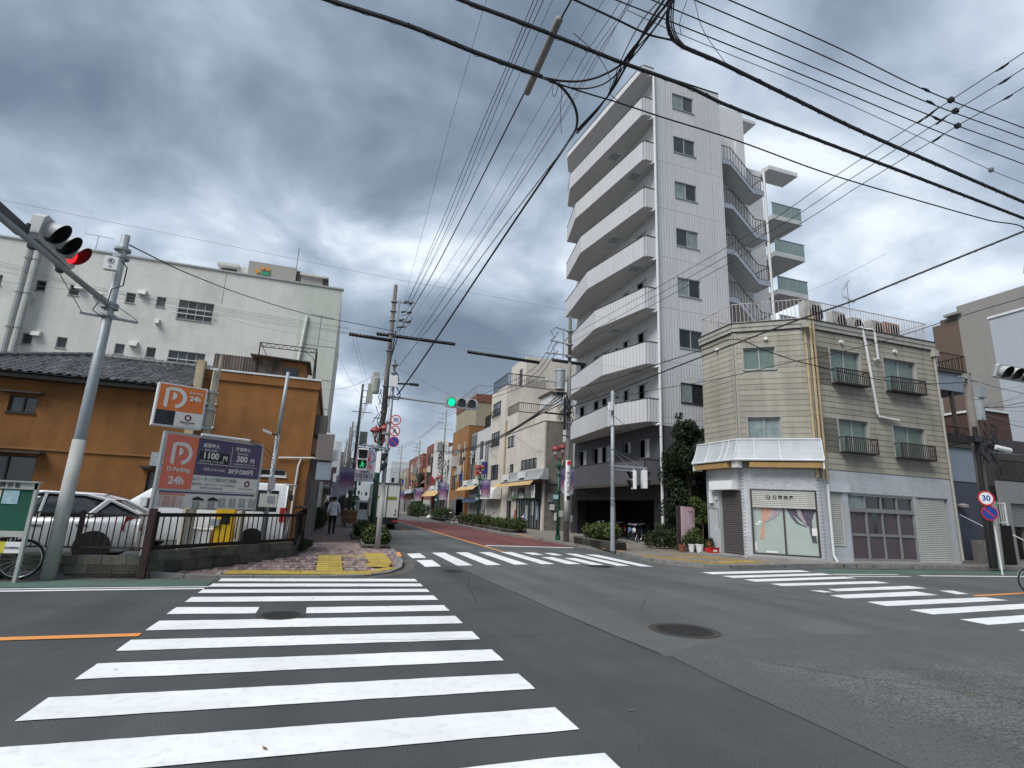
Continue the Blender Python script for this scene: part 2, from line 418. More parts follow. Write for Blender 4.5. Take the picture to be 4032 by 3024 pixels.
# ------------------------------------------------------------------ ground
structure(MB().poly([(-1500,-1500,-0.03), (1500,-1500,-0.03), (1500,1500,-0.03), (-1500,1500,-0.03)]), 'ground', ground_m)
rd = MB()
rd.poly([(-140,-20,0), (140,-20,0), (140,17.0,0), (-140,17.0,0)])
structure(rd, 'cross_street', asphalt)
structure(MB().poly([(1.5,17.0,0), (16.2,17.0,0), (16.2,320,0), (1.5,320,0)]), 'main_street', asphalt)
def sheet(name, pts, z, m, kind='structure'):
    o = MB().poly([(p[0], p[1], z) for p in pts]).build(name, m); o['kind'] = kind; return o
sheet('asphalt_patch', [(4.0,5.95), (4.6,6.3), (5.84,6.6), (7.4,6.6), (8.85,6.4), (16,5.9), (16,-6), (3.6,-6), (3.93,3.07), (3.95,3.88), (3.93,4.99)], 0.0055, asphalt_coarse)
sheet('asphalt_worn', [(3.5,15.3), (3.56,12.4), (3.64,11), (3.8,7.6), (3.93,5.9), (5.9,5.95), (7.4,5.55), (8.85,5.1), (14,4.1), (60,3), (60,13.6), (30,14.3), (16,14.9), (14,15.3), (12.6,15.1), (11.1,16), (10.9,17.2), (11.3,21), (11.2,30), (10.8,34), (11.0,48), (12,60), (12,310), (2.5,310), (2.35,22), (2.2,17.5), (2.3,16.2)], 0.003, asphalt_worn)
seam = MB()
def strip(mb, pts, w, z):
    for i in range(len(pts) - 1):
        a, b = Vector((*pts[i], 0)), Vector((*pts[i + 1], 0)); d = (b - a).normalized(); n = Vector((-d.y, d.x, 0)) * w / 2
        mb.poly([(a.x - n.x, a.y - n.y, z), (b.x - n.x, b.y - n.y, z), (b.x + n.x, b.y + n.y, z), (a.x + n.x, a.y + n.y, z)])
strip(seam, [(3.49,15.3), (3.56,12.4), (3.64,11.2)], 0.013,0.008)
strip(seam, [(3.66,10.8), (3.72,8.8), (3.80,7.6), (3.84,6.9), (3.93,6.0)], 0.014,0.008)
def crack(p0, p1, w=0.008, jit=0.05, n=26):
    a, b = Vector(p0), Vector(p1); d = (b - a).normalized(); o = 0; pts = []
    for k in range(n + 1): o += uni(-jit, jit) * 0.5; q = a.lerp(b, k / n); pts.append((q.x - d.y * o, q.y + d.x * o))
    strip(seam, pts, w, 0.009)
for c in (((0.3,7.2), (2.0,7.15)), ((2.05,7.1), (3.5,7.25)), ((5.2,8.6), (6.3,9.9)), ((6.1,10.9), (6.6,11.6)), ((4.6,10.2), (5.0,10.3)), ((5.0,5.4), (7.6,3.0)), ((-4.5,9.6), (-2.2,9.4)), ((10,13.3), (10.7,12.8)), ((8.5,23), (8.9,30)), ((4.2,22), (4.9,29)), ((12.5,11.5), (14,13.4)), ((2.6,9.5), (3.3,12.8))): crack(*c)
strip(seam, [(9.0,12.2), (10.4,11.6), (11.3,10.75)], 0.012,0.008)
strip(seam, [(7.6,13.5), (9.6,9.4), (11.4,6.2)], 0.012,0.008)
structure(seam, 'asphalt_joint', seam_m)
sheet('red_paving', [(6.64,24.1), (10.9,23.75), (11.3,26.5), (11.35,28.4), (10.95,31.3), (10.75,34.4), (10.75,41), (11.0,48.5), (10.2,57.0), (8.0,61), (6.63,61)], 0.0055, asphalt_red)
sheet('green_strip', [(-40,12.28), (-5.3,12.20), (-4.4,12.45), (-2.02,12.62), (-1.99,12.5), (-2.0,11.6), (-3.0,11.58), (-5.2,11.38), (-8,11.1), (-40,8.0)], 0.004, asphalt_green)
sheet('green_strip', [(15.9,14.35), (22,14.35), (30,14.2), (30,15.4), (22,15.55), (17.5,15.6), (16.1,15.35)], 0.0055, asphalt_green)
# zebra stripes: one object per bar
def ragged(q, amp=0.007, st=0.12):
    out = []
    for i in range(len(q)):
        a, b = Vector(q[i]), Vector(q[(i + 1) % len(q)]); n = max(1, int((b - a).length / st)); d = (b - a).normalized(); w = 0.0
        for k in range(n):
            w = w * 0.6 + uni(-amp, amp) * 0.8; out.append((a.x + (b.x - a.x) * k / n - d.y * w, a.y + (b.y - a.y) * k / n + d.x * w))
    return out
def bar(q, label=None):
    o = MB().poly([(p[0], p[1], 0.008) for p in ragged(q)]).build('zebra_bar', paint); o['kind'] = 'structure'; return o
for (a, b, la, lb) in [(12.17,12.60,-1.90,1.97), (11.47,11.87,-1.93,1.97), (10.74,11.13,-1.95,1.98), (9.86,10.33,-1.95,1.98)]:
    bar([(la, a), (lb, a), (lb, b), (la, b)])
bar([(-1.96,8.92), (-0.84,8.88), (-0.84,9.37), (-1.96,9.43)]); bar([(-0.16,8.82), (1.98,8.86), (1.98,9.34), (-0.16,9.3)])
for (a, b) in [(7.92,8.47), (6.97,7.44), (6.01,6.50), (5.06,5.55), (4.12,4.60)]:
    bar([(-1.93, a), (1.97, a), (1.97, b - 0.02), (-1.93, b)])
bar([(-1.92,3.20), (1.97,3.18), (1.97,3.71), (-1.92,3.70)])
bar([(2.6,15.0), (3.07,15.2), (3.12,16.95), (2.63,16.78)]); bar([(2.58,17.4), (3.07,17.6), (3.1,19.2), (2.62,18.9)])
for x, y0, y1 in [(3.57,15.4,19.5), (4.48,15.62,19.8), (5.42,15.85,20.05), (6.36,16.05,20.33)]:
    bar([(x, y0), (x + 0.47, y0 + 0.12), (x + 0.48, y1 + 0.15), (x, y1)])
bar([(7.27,16.17), (7.78,16.25), (7.74,18.55), (7.27,18.45)]); bar([(7.27,19.3), (7.73,19.31), (7.74,20.4), (7.24,20.3)])
bar([(8.04,16.0), (8.52,16.05), (8.53,18.3), (8.05,18.25)]); bar([(8.1,19.3), (8.53,19.36), (8.5,20.3), (8.1,20.28)])
bar([(8.85,15.86), (9.33,15.9), (9.42,20.15), (8.95,20.2)]); bar([(9.62,15.78), (10.08,15.7), (10.2,19.85), (9.72,19.98)])
for q in [[(10.85,13.8), (15.45,14.68), (15.42,15.14), (10.82,14.27)], [(10.9,12.98), (15.5,13.86), (15.42,14.25), (10.86,13.42)],
          [(10.96,12.23), (15.47,13.02), (15.45,13.43), (10.96,12.67)], [(11.1,11.45), (15.48,12.0), (15.45,12.4), (11.08,11.86)],
          [(11.87,10.56), (15.54,10.99), (15.44,11.45), (11.98,10.93)], [(11.29,10.4), (11.6,10.43), (11.55,10.72), (11.2,10.72)],
          [(10.98,9.58), (14.36,9.91), (14.41,10.49), (11.01,10.0)], [(15.15,10.0), (15.6,10.02), (15.9,10.58), (15.4,10.6)],
          [(11.0,8.64), (15.5,9.1), (15.4,9.53), (11.07,9.13)], [(11.05,7.76), (15.5,8.25), (15.5,8.68), (11.06,8.23)],
          [(11.03,6.84), (15.5,7.33), (15.5,7.75), (11.06,7.31)], [(11.1,5.96), (15.5,6.4), (15.5,6.84), (11.1,6.44)]]:
    bar(q)
lm = MB()
lm.poly([(6.72,23.55,0.009), (10.75,23.25,0.009), (10.85,23.6,0.009), (6.72,23.9,0.009)])
structure(lm, 'stop_line', paint)
lm = MB()
strip(lm, [(-40,8.4), (-8,10.82), (-4.8,11.0), (-3.5,11.12), (-1.95,11.24)], 0.13,0.009)
strip(lm, [(-40,8.66), (-8,11.06), (-4.8,11.22), (-3.5,11.34), (-1.92,11.46)], 0.09,0.009)
strip(lm, [(15.6,13.98), (18.6,14.05)], 0.14,0.009); strip(lm, [(15.7,13.48), (18.4,13.53)], 0.14,0.009)
strip(lm, [(19.2,13.75), (24.8,13.7), (60,13.2)], 0.2,0.009)
structure(lm, 'edge_line', paint)
lm = MB()
strip(lm, [(6.5,20.32), (6.53,40), (6.5,54), (6.1,70), (5.6,120), (5.6,300)], 0.16,0.009)
strip(lm, [(-40,7.3), (-3.2,7.65), (-1.92,7.69)], 0.16,0.009); strip(lm, [(15.4,9.76), (17.9,10.1), (60,11)], 0.16,0.009)
strip(lm, [(4.72,39.5), (4.86,36.6), (5.15,36.9), (4.95,40)], 0.12,0.009)
structure(lm, 'centre_line', paint_orange)
# worn concrete gutters and scraps of litter
# pavements
kl = [(-40,12.5), (-5.35,12.36), (-4.4,12.60), (-2,12.72), (0,12.75), (0.9,12.95), (1.5,13.5), (1.88,14.35), (2.07,15.5), (2.2,18), (2.3,22), (2.35,40), (2.4,300)]
inner = []
for i, p in enumerate(kl):
    a = kl[max(0, i - 1)]; b = kl[min(len(kl) - 1, i + 1)]; d = Vector((b[0] - a[0], b[1] - a[1])).normalized()
    inner.append((p[0] - d.y * 0.15, p[1] + d.x * 0.15))
def cl(v): return max(0.0, min(1.0, v))
def zp(x, y):
    t = max(cl((y - 13.2) / 2.6), cl((-2.2 - x) / 1.2), cl((x - 2.0) / 0.1)); return 0.03 + 0.08 * t * t * (3 - 2 * t)
lp_ = MB().prism([(-40,12.65), (-3.4,12.75), (-3.4,15.9), (2.0,15.9), (2.17,18.5), (2.2,300), (-40,300)], 0.0,0.10)
lp_.prism([(-3.395,12.8), (0,12.9), (0.85,13.1), (1.4,13.65), (1.74,14.4), (1.95,15.89), (-3.395,15.89)], 0.0,0.022)
structure(lp_, 'left_pavement', walk_m)
def kerb(pts, inn, m=kerb_m, step=0.62, name='kerb_stone', zf=None):
    par = thing('kerb', None, None); par['kind'] = 'structure'
    cnt = 0
    for i in range(len(pts) - 1):
        a, b, c, d = [Vector((q[0], q[1], 0)) for q in (pts[i], pts[i + 1], inn[i + 1], inn[i])]
        L = (b - a).length
        if L > 60: n = 1
        else: n = max(1, round(L / step))
        for k in range(n):
            t0, t1 = k / n + 0.004,(k + 1) / n - 0.004
            q = [a.lerp(b, t0), a.lerp(b, t1), d.lerp(c, t1), d.lerp(c, t0)]; h = 0.125 + uni(-0.003,0.003)
            MB().hexa([(v.x, v.y, 0.0) for v in q] + [(v.x, v.y, h if zf is None else zf(v.x, v.y) + 0.012) for v in q]).build(name, m, par); cnt += 1
    return par
kerb(kl, inner, zf=zp)
gut = mat('gutter_concrete', (0.105,0.102,0.092), 0.9,0.3,1.6,0.4,60, dark=(0.035,0.035,0.03), dfac=0.85, dscale=2.2)
def gutter(pts, w):
    s = MB()
    for i in range(len(pts) - 1):
        P_ = []
        for j in (i, i + 1):
            a = pts[max(0, j - 1)]; b = pts[min(len(pts) - 1, j + 1)]; d = Vector((b[0] - a[0], b[1] - a[1])).normalized(); P_.append((pts[j], (pts[j][0] + d.y * w, pts[j][1] - d.x * w)))
        s.poly([(*P_[0][0], .0045), (*P_[0][1], .0045), (*P_[1][1], .0045), (*P_[1][0], .0045)])
    structure(s, 'gutter', gut)
gutter(kl, 0.32)
lit = mat('dry_leaf', (0.16,0.11,0.05), 0.9,0.4,9); s = MB()
for _ in range(260):
    i = random.randrange(2,10); t_ = rnd(); x = kl[i][0] + (kl[i + 1][0] - kl[i][0]) * t_ + uni(.0, .2); y = kl[i][1] + (kl[i + 1][1] - kl[i][1]) * t_ - uni(.02, .25)
    if rnd() < .3: x, y = uni(-4,11), uni(3,15)
    a = uni(0,6.28); l = uni(.012, .035); s.add([(x - l * math.cos(a), y - l * math.sin(a), .012), (x + l * .4 * math.sin(a), y - l * .4 * math.cos(a), .016), (x + l * math.cos(a), y + l * math.sin(a), .02), (x - l * .4 * math.sin(a), y + l * .4 * math.cos(a), .014)], [(0,1,2,3)])
o = s.build('litter', lit); tagp(o, 'scattered dry leaves and scraps lying along the gutter', 'litter', kind='stuff')
# block paving: the 300 nearest blocks singly, the rest as one part
def kx(y):   # inner kerb x at y
    for i in range(len(inner) - 1):
        if inner[i][1] <= y <= inner[i + 1][1] and inner[i][0] > 0:
            t = (y - inner[i][1]) / (inner[i + 1][1] - inner[i][1] + 1e-9); return inner[i][0] + t * (inner[i + 1][0] - inner[i][0])
    return 0.0
pav = bpy.data.objects['left_pavement']
TACT = []
def in_tact(x, y): return any(a - 0.001 < x < b + 0.001 and c - 0.001 < y < d + 0.001 for a, b, c, d in TACT)
TACT += [(-0.15,0.45,13.66,16.66), (1.12,1.72,14.3,17.3), (0.45,1.12,16.34,16.66), (-1.95,1.05,13.04,13.66)]
blocks = []
BX, BY = 0.10,0.40
y = 12.93; row = 0
while y < 34:
    x = -5.2 + (BX / 2 if row % 2 else 0)
    while x < 2.1:
        cx, cy = x + BX / 2, y + BY / 2
        fx0 = -0.85
        ok = cx < kx(cy) - 0.04 if cy > 13.4 else (cx < 0.7 + (cy - 12.93) * 1.1)
        if cy < 16.2:
            t = (16.2 - cy) / (16.2 - 12.6); ok = ok and cx > -0.72 - 2.45 * t
        else: ok = ok and cx > -0.70
        if cx < -3.0: ok = False
        if ok and not in_tact(cx, cy): blocks.append((cx, cy))
        x += BX
    y += BY; row += 1
pm = [mesh_of(MB().box((-BX / 2 + .005,-BY / 2 + .008,-0.08), (BX / 2 - .005, BY / 2 - .008,0.012)), 'brick', m) for m in paver_m]
rest = [MB(), MB(), MB()]
blocks.sort(key=lambda b: b[0] ** 2 + b[1] ** 2)
for i, (cx, cy) in enumerate(blocks):
    k = random.choices((0,1,2), (5,3,3))[0]
    h = zp(cx, cy) + uni(-0.004,0.003)
    if i < 290: piece('brick', pm[k], pav, (cx, cy, h))
    else: rest[k].box((cx - BX / 2 + .005, cy - BY / 2 + .008, h - 0.03), (cx + BX / 2 - .005, cy + BY / 2 - .008, h + 0.012))
for k in range(3): rest[k].build('brick_paving', paver_m[k], pav, kind='stuff')
# tactile tiles
tb = MB().box((-0.147,-0.147,0), (0.147,0.147,0.012))
for k in range(4): tb.box((-0.12 + k * 0.07,-0.13,0.012), (-0.09 + k * 0.07,0.13,0.018))
tm = mesh_of(tb, 'tactile_tile', tactile_m)
td = MB().box((-0.147,-0.147,0), (0.147,0.147,0.012))
for k in range(4):
    for j in range(4): td.cyl((-0.105 + k * 0.07,-0.105 + j * 0.07,0.012), (-0.105 + k * 0.07,-0.105 + j * 0.07,0.018), 0.015, n=5)
tdm = mesh_of(td, 'tactile_tile', tactile_m)
for i in range(2):
    for j in range(10): piece('tactile_tile', tm, pav, (0.0 + i * 0.3,13.81 + j * 0.3, zp(0,13.81 + j * .3) + 0.003))
for i in range(2):
    for j in range(11): piece('tactile_tile', tm, pav, (1.27 + i * 0.3 - 0.07 * max(0,2 - j), 14.45 + j * 0.3, zp(1.2,14.4 + j * .3) + 0.003), rz=0.0)
for i in range(2): piece('tactile_tile', tdm, pav, (0.62 + i * 0.32,16.5, zp(0,16.5) + 0.003))
for i in range(10):
    for j in range(2): piece('tactile_tile', tm, pav, (-1.8 + i * 0.3,13.2 + j * 0.3, zp(-1.8 + i * .3,13.2 + j * .3) + 0.003))
for i in range(3): piece('tactile_tile', tm, pav, (1.17 + i * 0.2,13.62 + i * 0.25, zp(1.2,13.7 + i * .2) + 0.003), rz=0.7)
# right pavement
kr = [(11.3,310), (12.2,60), (11.0,48.5), (10.85,41), (10.85,32), (11.3,28.6), (11.4,24), (11.45,21.2), (11.2,19.0), (10.95,17.2), (11.2,16.1), (11.8,15.45), (12.6,15.2), (14.0,15.45), (15.8,15.9), (17.4,16.2), (30,16.05), (140,16.0)]
inr = []
for i, p in enumerate(kr):
    a = kr[max(0, i - 1)]; b = kr[min(len(kr) - 1, i + 1)]; d = Vector((b[0] - a[0], b[1] - a[1])).normalized()
    inr.append((p[0] - d.y * 0.15, p[1] + d.x * 0.15))
structure(MB().prism(inr + [(140,310)], 0.0,0.11), 'right_pavement', walk_r)
kerb(kr, inr); gutter(kr, 0.30)
rp = bpy.data.objects['right_pavement']
tmo = mesh_of(tb, 'tactile_tile', tactile_old)
def tact_line(p0, p1, rows, m=tmo, st=0.3):
    a, b = Vector((*p0,0)), Vector((*p1,0)); d = (b - a); n = int(d.length / st); d.normalize(); nn = Vector((-d.y, d.x, 0)); rz = math.atan2(d.y, d.x)
    for i in range(n):
        for r_ in range(rows):
            q = a + d * (i + 0.5) * st + nn * r_ * st; piece('tactile_tile', m, rp, (q.x, q.y, 0.112), rz=rz)
tact_line((11.35,18.6), (12.6,15.75), 2)
tact_line((12.8,16.0), (15.6,16.75), 2)
tact_line((13.2,19.3), (14.6,16.9), 2)
# small gutter mouth, manholes
def manhole(x, y, r, label):
    t = thing('manhole_cover', label, 'manhole cover', (x, y, 0))
    MB().cyl((x, y, 0.001), (x, y, 0.009), r * 1.0, n=40).build('surround', mat_sur, t)
    c = MB().cyl((x, y, 0.009), (x, y, 0.013), r * 0.80, n=40)
    k = -r * 0.7
    while k < r * 0.72:
        w = math.sqrt(max(0,(r * 0.74) ** 2 - k * k)); c.box((x - w, y + k, 0.013), (x + w, y + k + r * 0.05,0.017)); k += r * 0.11
    c.build('lid', iron_m, t)
mat_sur = mat('manhole_surround', (0.05,0.046,0.042), 0.85,0.3,6,0.6,80)
manhole(-0.49,8.71,0.33, 'round iron manhole cover in the gap of the nearest zebra crossing')
manhole(5.06,7.12,0.50, 'large round iron manhole cover alone in the middle of the junction')
manhole(8.12,15.62,0.42, 'manhole cover at the foot of the far zebra crossing')
manhole(3.15,14.1,0.30, 'small manhole cover off the rounded pavement corner')
# yellow kerb ramps
rm = MB()
for (a, b) in (((2.20,17.9), (2.10,16.6)), ((11.38,21.6), (11.62,20.2)), ((10.9,31.8), (11.25,29.8))):
    d = Vector((b[0] - a[0], b[1] - a[1])).normalized(); n = Vector((-d.y, d.x)) * 0.06
    rm.hexa([(a[0] - n.x, a[1] - n.y, 0.125), (b[0] - n.x, b[1] - n.y, 0.125), (b[0] + n.x, b[1] + n.y, 0.125), (a[0] + n.x, a[1] + n.y, 0.125)] + [(a[0] - n.x, a[1] - n.y, 0.14), (b[0] - n.x, b[1] - n.y, 0.14), (b[0] + n.x, b[1] + n.y, 0.14), (a[0] + n.x, a[1] + n.y, 0.14)])
structure(rm, 'kerb_yellow_marking', paint_orange)
# parking lot surface
sheet('parking_lot', [(-20,12.9), (-3.3,12.9), (-0.85,16.4), (-0.85,21.0), (-20,21.0)], 0.118, asphalt)
bpy.data.objects['parking_lot']['kind'] = 'structure'
# ------------------------------------------------------------------ cream corner building
cream = mat('cream_siding', (0.335,0.315,0.26), 0.7,0.12,1.2, streak=0.30, dark=(0.20,0.17,0.12), dfac=0.35, dscale=0.9)
obj_var(cream, 0.10)
cream_flat = mat('cream_trim', (0.35,0.34,0.30), 0.7,0.12,2, streak=0.25)
brick_white = obj_var(mat('brick_white_painted', (0.50,0.52,0.545), 0.6,0.10,3, streak=0.12), 0.10)
mortar = mat('mortar_grey', (0.30,0.31,0.325), 0.8,0.12,3)
shutter_light = mat('shutter_beige', (0.43,0.43,0.40), 0.5,0.08,3, streak=0.15)
shutter_dark = mat('shutter_brown_grey', (0.085,0.078,0.078), 0.55,0.1,3)
canvas_or = mat('awning_orange', (0.62,0.39,0.16), 0.8,0.12,2, streak=0.15)
hood_m = mat('awning_panel_grey', (0.40,0.42,0.44), 0.45,0.10,1.5, streak=0.12)
pink_m = mat('pink_panel', (0.52,0.38,0.42), 0.6,0.08,2)
purple_door = mat('purple_glass_panel', (0.085,0.065,0.072), 0.3,0.12,2)
door_alu = mat('door_frame_grey', (0.20,0.205,0.20), 0.5,0.1,3)
pipe_tan = mat('pipe_tan', (0.42,0.33,0.20), 0.6,0.12,3, streak=0.2)
pipe_white = mat('pipe_white', (0.62,0.63,0.62), 0.5,0.08,3, streak=0.15)
ac_m = mat('ac_casing', (0.42,0.42,0.39), 0.6,0.15,4, streak=0.2)
cb = thing('corner_building', 'cream clapboard corner building with white brick shopfront and rusty roof railing', 'building', (16.05,18.4,0.11))
F1 = Face(16.05,20.6,0,-1); F2 = Face(16.05,18.4,2.25,-1.75); F3 = Face(18.3,16.65,1,0)
L1, L2, L3 = 2.2,2.85,7.55
MB().prism([(16.24,20.56), (16.24,18.5), (18.38,16.85), (25.8,16.85), (25.8,23.4), (19,23.4), (19,20.56)], 0.11,9.95).build('wall_core', mortar, cb)
h2 = [(0.36,1.61,7.9,8.87), (0.38,1.63,4.92,5.82)]
h3 = [(1.2,2.88,7.3,8.87), (4.27,6.22,7.3,8.87), (1.29,2.93,4.42,5.85), (4.36,6.27,4.4,5.83)]
l1 = [(0.82,2.15,0.2,2.78)]
l2 = [(0.31,2.72,0.28,2.83)]
l3 = [(0.45,1.13,0.73,2.8), (1.45,5.07,0.2,2.82), (5.17,7.15,0.17,2.82)]
WB = 3.72
for fc, L, up, lo in ((F1, L1, [], l1), (F2, L2, h2, l2), (F3, L3, h3, l3)):
    wall(fc, L, 0.11, WB, lo, mortar, cb)
    wall(fc, L, WB, 10.0, up, cream_flat, cb)
# lapped boards, cut round the windows, each one a part
PITCH = 0.235
for fc, L, up in ((F1, L1, []), (F2, L2, h2), (F3, L3, h3)):
    z = WB
    while z < 9.62:
        z1 = min(z + PITCH, 9.62)
        segs = [(0.02, L - 0.02)]
        for a0, a1, b0, b1 in up:
            if b0 - 0.08 < (z + z1) / 2 < b1 + 0.06:
                ns = []
                for s, e in segs:
                    if a0 - 0.06 > s: ns.append((s, min(e, a0 - 0.06)))
                    if a1 + 0.06 < e: ns.append((max(s, a1 + 0.06), e))
                    if a1 + 0.06 <= s or a0 - 0.06 >= e: ns.append((s, e))
                segs = ns
        # butt joints in the long wall
        cut = []
        for s, e in segs:
            if fc is F3 and s < 3.6 < e: cut += [(s, 3.597), (3.603, e)]
            else: cut.append((s, e))
        for s, e in cut:
            if e - s < 0.05: continue
            MB().hexa([fc.pt(s, z, 0.024), fc.pt(e, z, 0.024), fc.pt(e, z, 0.001), fc.pt(s, z, 0.001), fc.pt(s, z1 - 0.012,0.012), fc.pt(e, z1 - 0.012,0.012), fc.pt(e, z1 - 0.012,0.001), fc.pt(s, z1 - 0.012,0.001)]).build('plank', cream, cb)
        z += PITCH
cor = MB()
for fc, L in ((F1, L1), (F2, L2), (F3, L3)):
    fc.box(cor, -0.03, L + 0.03,9.63,9.80,0.0,0.10); fc.box(cor, -0.03, L + 0.03,9.803,9.98,0.0,0.13)
cor.build('fascia', cream_flat, cb)
dk = MB()
for fc, L in ((F1, L1), (F2, L2), (F3, L3)): fc.box(dk, -0.05, L + 0.05,9.985,10.02,-0.1,0.16); fc.box(dk, -0.02, L + 0.02,9.60,9.628,0.0,0.06)
dk.build('roof_edge', bronze, cb)
for fc, a in ((F1, L1 - 0.02), (F2,0.05), (F2, L2 - 0.03), (F3,0.04), (F3, L3 - 0.03)): cs = MB(); fc.box(cs, a - 0.035, a + 0.035, WB, 9.6,0.031,0.045); cs.build('corner_trim', cream_flat, cb)
for a0, a1, b0, b1 in h2:
    window(F2, a0, a1, b0, b1, cb, alu, (glass_green,) if b0 > 6 else (curtain_m,), 2)
    fr = MB(); F2.box(fr, a0 - 0.055, a1 + 0.055, b1, b1 + 0.05,0,0.04); F2.box(fr, a0 - 0.055, a0, b0, b1,0,0.04); F2.box(fr, a1, a1 + 0.055, b0, b1,0,0.04); fr.build('window_trim', cream_flat, cb)
for a0, a1, b0, b1 in h3:
    window(F3, a0, a1, b0, b1, cb, alu, (glass_green,), 2)
    fr = MB(); F3.box(fr, a0 - 0.055, a1 + 0.055, b1, b1 + 0.05,0,0.04); F3.box(fr, a0 - 0.055, a0, b0, b1,0,0.04); F3.box(fr, a1, a1 + 0.055, b0, b1,0,0.04); fr.build('window_trim', cream_flat, cb)
    # small iron window guard
    zb = b0 + 0.06; ap, aq = a0 - 0.08, a1 + 0.05
    g = MB(); F3.box(g, ap, aq, zb - 0.06, zb - 0.0,0.04,0.36); F3.box(g, ap, aq, zb + 0.56, zb + 0.60,0.32,0.36)
    for a in (ap, aq - 0.03): F3.box(g, a, a + 0.03, zb, zb + 0.56,0.32,0.36); F3.box(g, a, a + 0.03, zb + 0.565, zb + 0.595,0.03,0.32)
    o = g.build('window_guard', rail_brown, cb)
    n = int((aq - ap) / 0.105); bme = mesh_of(MB().box((-0.012,-0.012,0), (0.012,0.012,0.56)), 'guard_bar', rail_brown)
    for k in range(1, n):
        q = F3.pt(ap + (aq - ap) * k / n, zb, 0.34); piece('guard_bar', bme, o, q)
for fc, a, z in ((F1,1.2,9.1), (F2,1.28,9.24), (F3,1.85,9.24), (F3,5.0,9.24)):
    v = MB(); p = fc.pt(a, z, 0.0); q = fc.pt(a, z, 0.13); v.cyl(p, q, 0.085,0.075, n=12); v.build('vent_hood', white_plastic, cb)
# brickwork
def in_h(a, z, hs, m=0.0): return any(h[0] - m < a < h[1] + m and h[2] - m < z < h[3] + m for h in hs)
bw, bh = 0.165,0.068
cells = []
for fc, L, lo, zt in ((F1, L1, l1,4.1), (F2, L2, l2,4.1), (F3, L3, l3, WB)):
    r_ = 0; z = 0.14
    while z + bh < min(zt, WB):
        a = 0.01 + (bw / 2 if r_ % 2 else 0)
        while a + bw < L:
            s, e = a, a + bw - .008
            for h in lo:
                if z < h[3] + 0.03 and z + bh > h[2] - 0.03:
                    if h[0] - .03 < s < h[1] + .03: s = h[1] + .03
                    if h[0] - .03 < e < h[1] + .03: e = h[0] - .03
                    if s < h[0] and e > h[1]: e = h[0] - .03
            if e - s > .02: cells.append((fc, s, z, e))
            a += bw
        z += bh; r_ += 1
cells.sort(key=lambda c: (c[1] - 1.4) ** 2 + (c[2] - 2.6) ** 2 if c[0] is F2 else 99)
restb = MB()
bme = mesh_of(MB().box((0,-0.012,0), (bw - 0.008,0.0, bh - 0.008)), 'brick', brick_white)
for i, (fc, a, z, e) in enumerate(cells):
    if i < 295 and e - a > bw - .01: piece('brick', bme, cb, fc.pt(a, z, 0.0), rz=math.atan2(fc.u[1], fc.u[0]))
    else: fc.box(restb, a, e, z, z + bh - 0.008,0.0,0.012 + uni(-.002, .002))
restb.build('brickwork', brick_white, cb, kind='stuff')
def shutter(fc, a0, a1, z0, z1, m, parent, d=-0.06, pitch=0.075, name='roller_shutter'):
    s = MB(); z = z0
    while z < z1 - 0.01:
        e = min(z + pitch, z1); q = (e - z)
        s.add([fc.pt(a0, z, d), fc.pt(a1, z, d), fc.pt(a1, z + q * 0.35, d + 0.02), fc.pt(a0, z + q * 0.35, d + 0.02), fc.pt(a1, z + q * 0.75, d + 0.02), fc.pt(a0, z + q * 0.75, d + 0.02), fc.pt(a1, e, d), fc.pt(a0, e, d)], [(0,1,2,3), (3,2,4,5), (5,4,6,7)])
        z += pitch
    fc.box(s, a0, a1, z0 - 0.0, z0 + 0.05, d - 0.01, d + 0.035)
    return s.build(name, m, parent)
# side face: dark shutter door with light frame, blank sign box
shutter(F1,0.95,2.15,0.24,2.76, shutter_dark, cb)
f = MB(); F1.box(f, 0.82,0.90,0.2,2.78,-0.1,0.0); F1.box(f, 0.90,0.93,0.2,2.78,-0.1,-0.03); f.build('door_frame', alu, cb)
b = MB(); F1.box(b, 0.55,1.98,2.81,3.18,0.013,0.30); b.build('sign_box', white_sign, cb)
# chamfer: rolled shutter with the shop name, two big panes
shutter(F2,0.33,2.70,2.12,2.80, shutter_light, cb, d=-0.05)
f = MB()
for a in (0.31,2.66): F2.box(f, a, a + 0.06,0.28,2.83,-0.14,-0.005)
F2.box(f, 0.37,2.66,0.28,0.34,-0.14,-0.02); F2.box(f, 1.49,1.545,0.34,2.1,-0.13,-0.07)
f.build('shop_window_frame', bronze, cb)
pv = MB(); F2.box(pv, 0.36,2.67,0.33,2.12,-0.135,-0.125); pv.build('shop_window_pane', mat('frosted_shop_glass', (0.36,0.42,0.385), 0.22,0.12,0.8, spec=0.6), cb)
def drape(fc, pts, w, m, d, parent, name='drape'):
    s = MB()
    for i in range(len(pts) - 1):
        (a, z), (b_, y) = pts[i], pts[i + 1]
        w0, w1 = w[i], w[i + 1]
        s.poly([fc.pt(a - w0, z, d), fc.pt(b_ - w1, y, d), fc.pt(b_ + w1, y, d + 0.003), fc.pt(a + w0, z, d + 0.003)])
    return s.build(name, m, parent)
dr_o = mat('drape_orange', (0.50,0.30,0.22), 0.8,0.25,6); dr_v = mat('drape_violet', (0.10,0.085,0.12), 0.8,0.4,6); dr_p = mat('drape_pale', (0.36,0.30,0.33), 0.8,0.2,6)
drape(F2, [(1.0,2.1), (0.92,1.85), (0.8,1.6), (0.75,1.45), (0.72,1.2), (0.68,0.88)], [0.30,0.22,0.08,0.04,0.09,0.07], dr_o, -0.118, cb)
drape(F2, [(1.25,2.1), (1.2,1.9), (1.05,1.7), (0.82,1.55)], [0.2,0.16,0.10,0.04], dr_p, -0.114, cb)
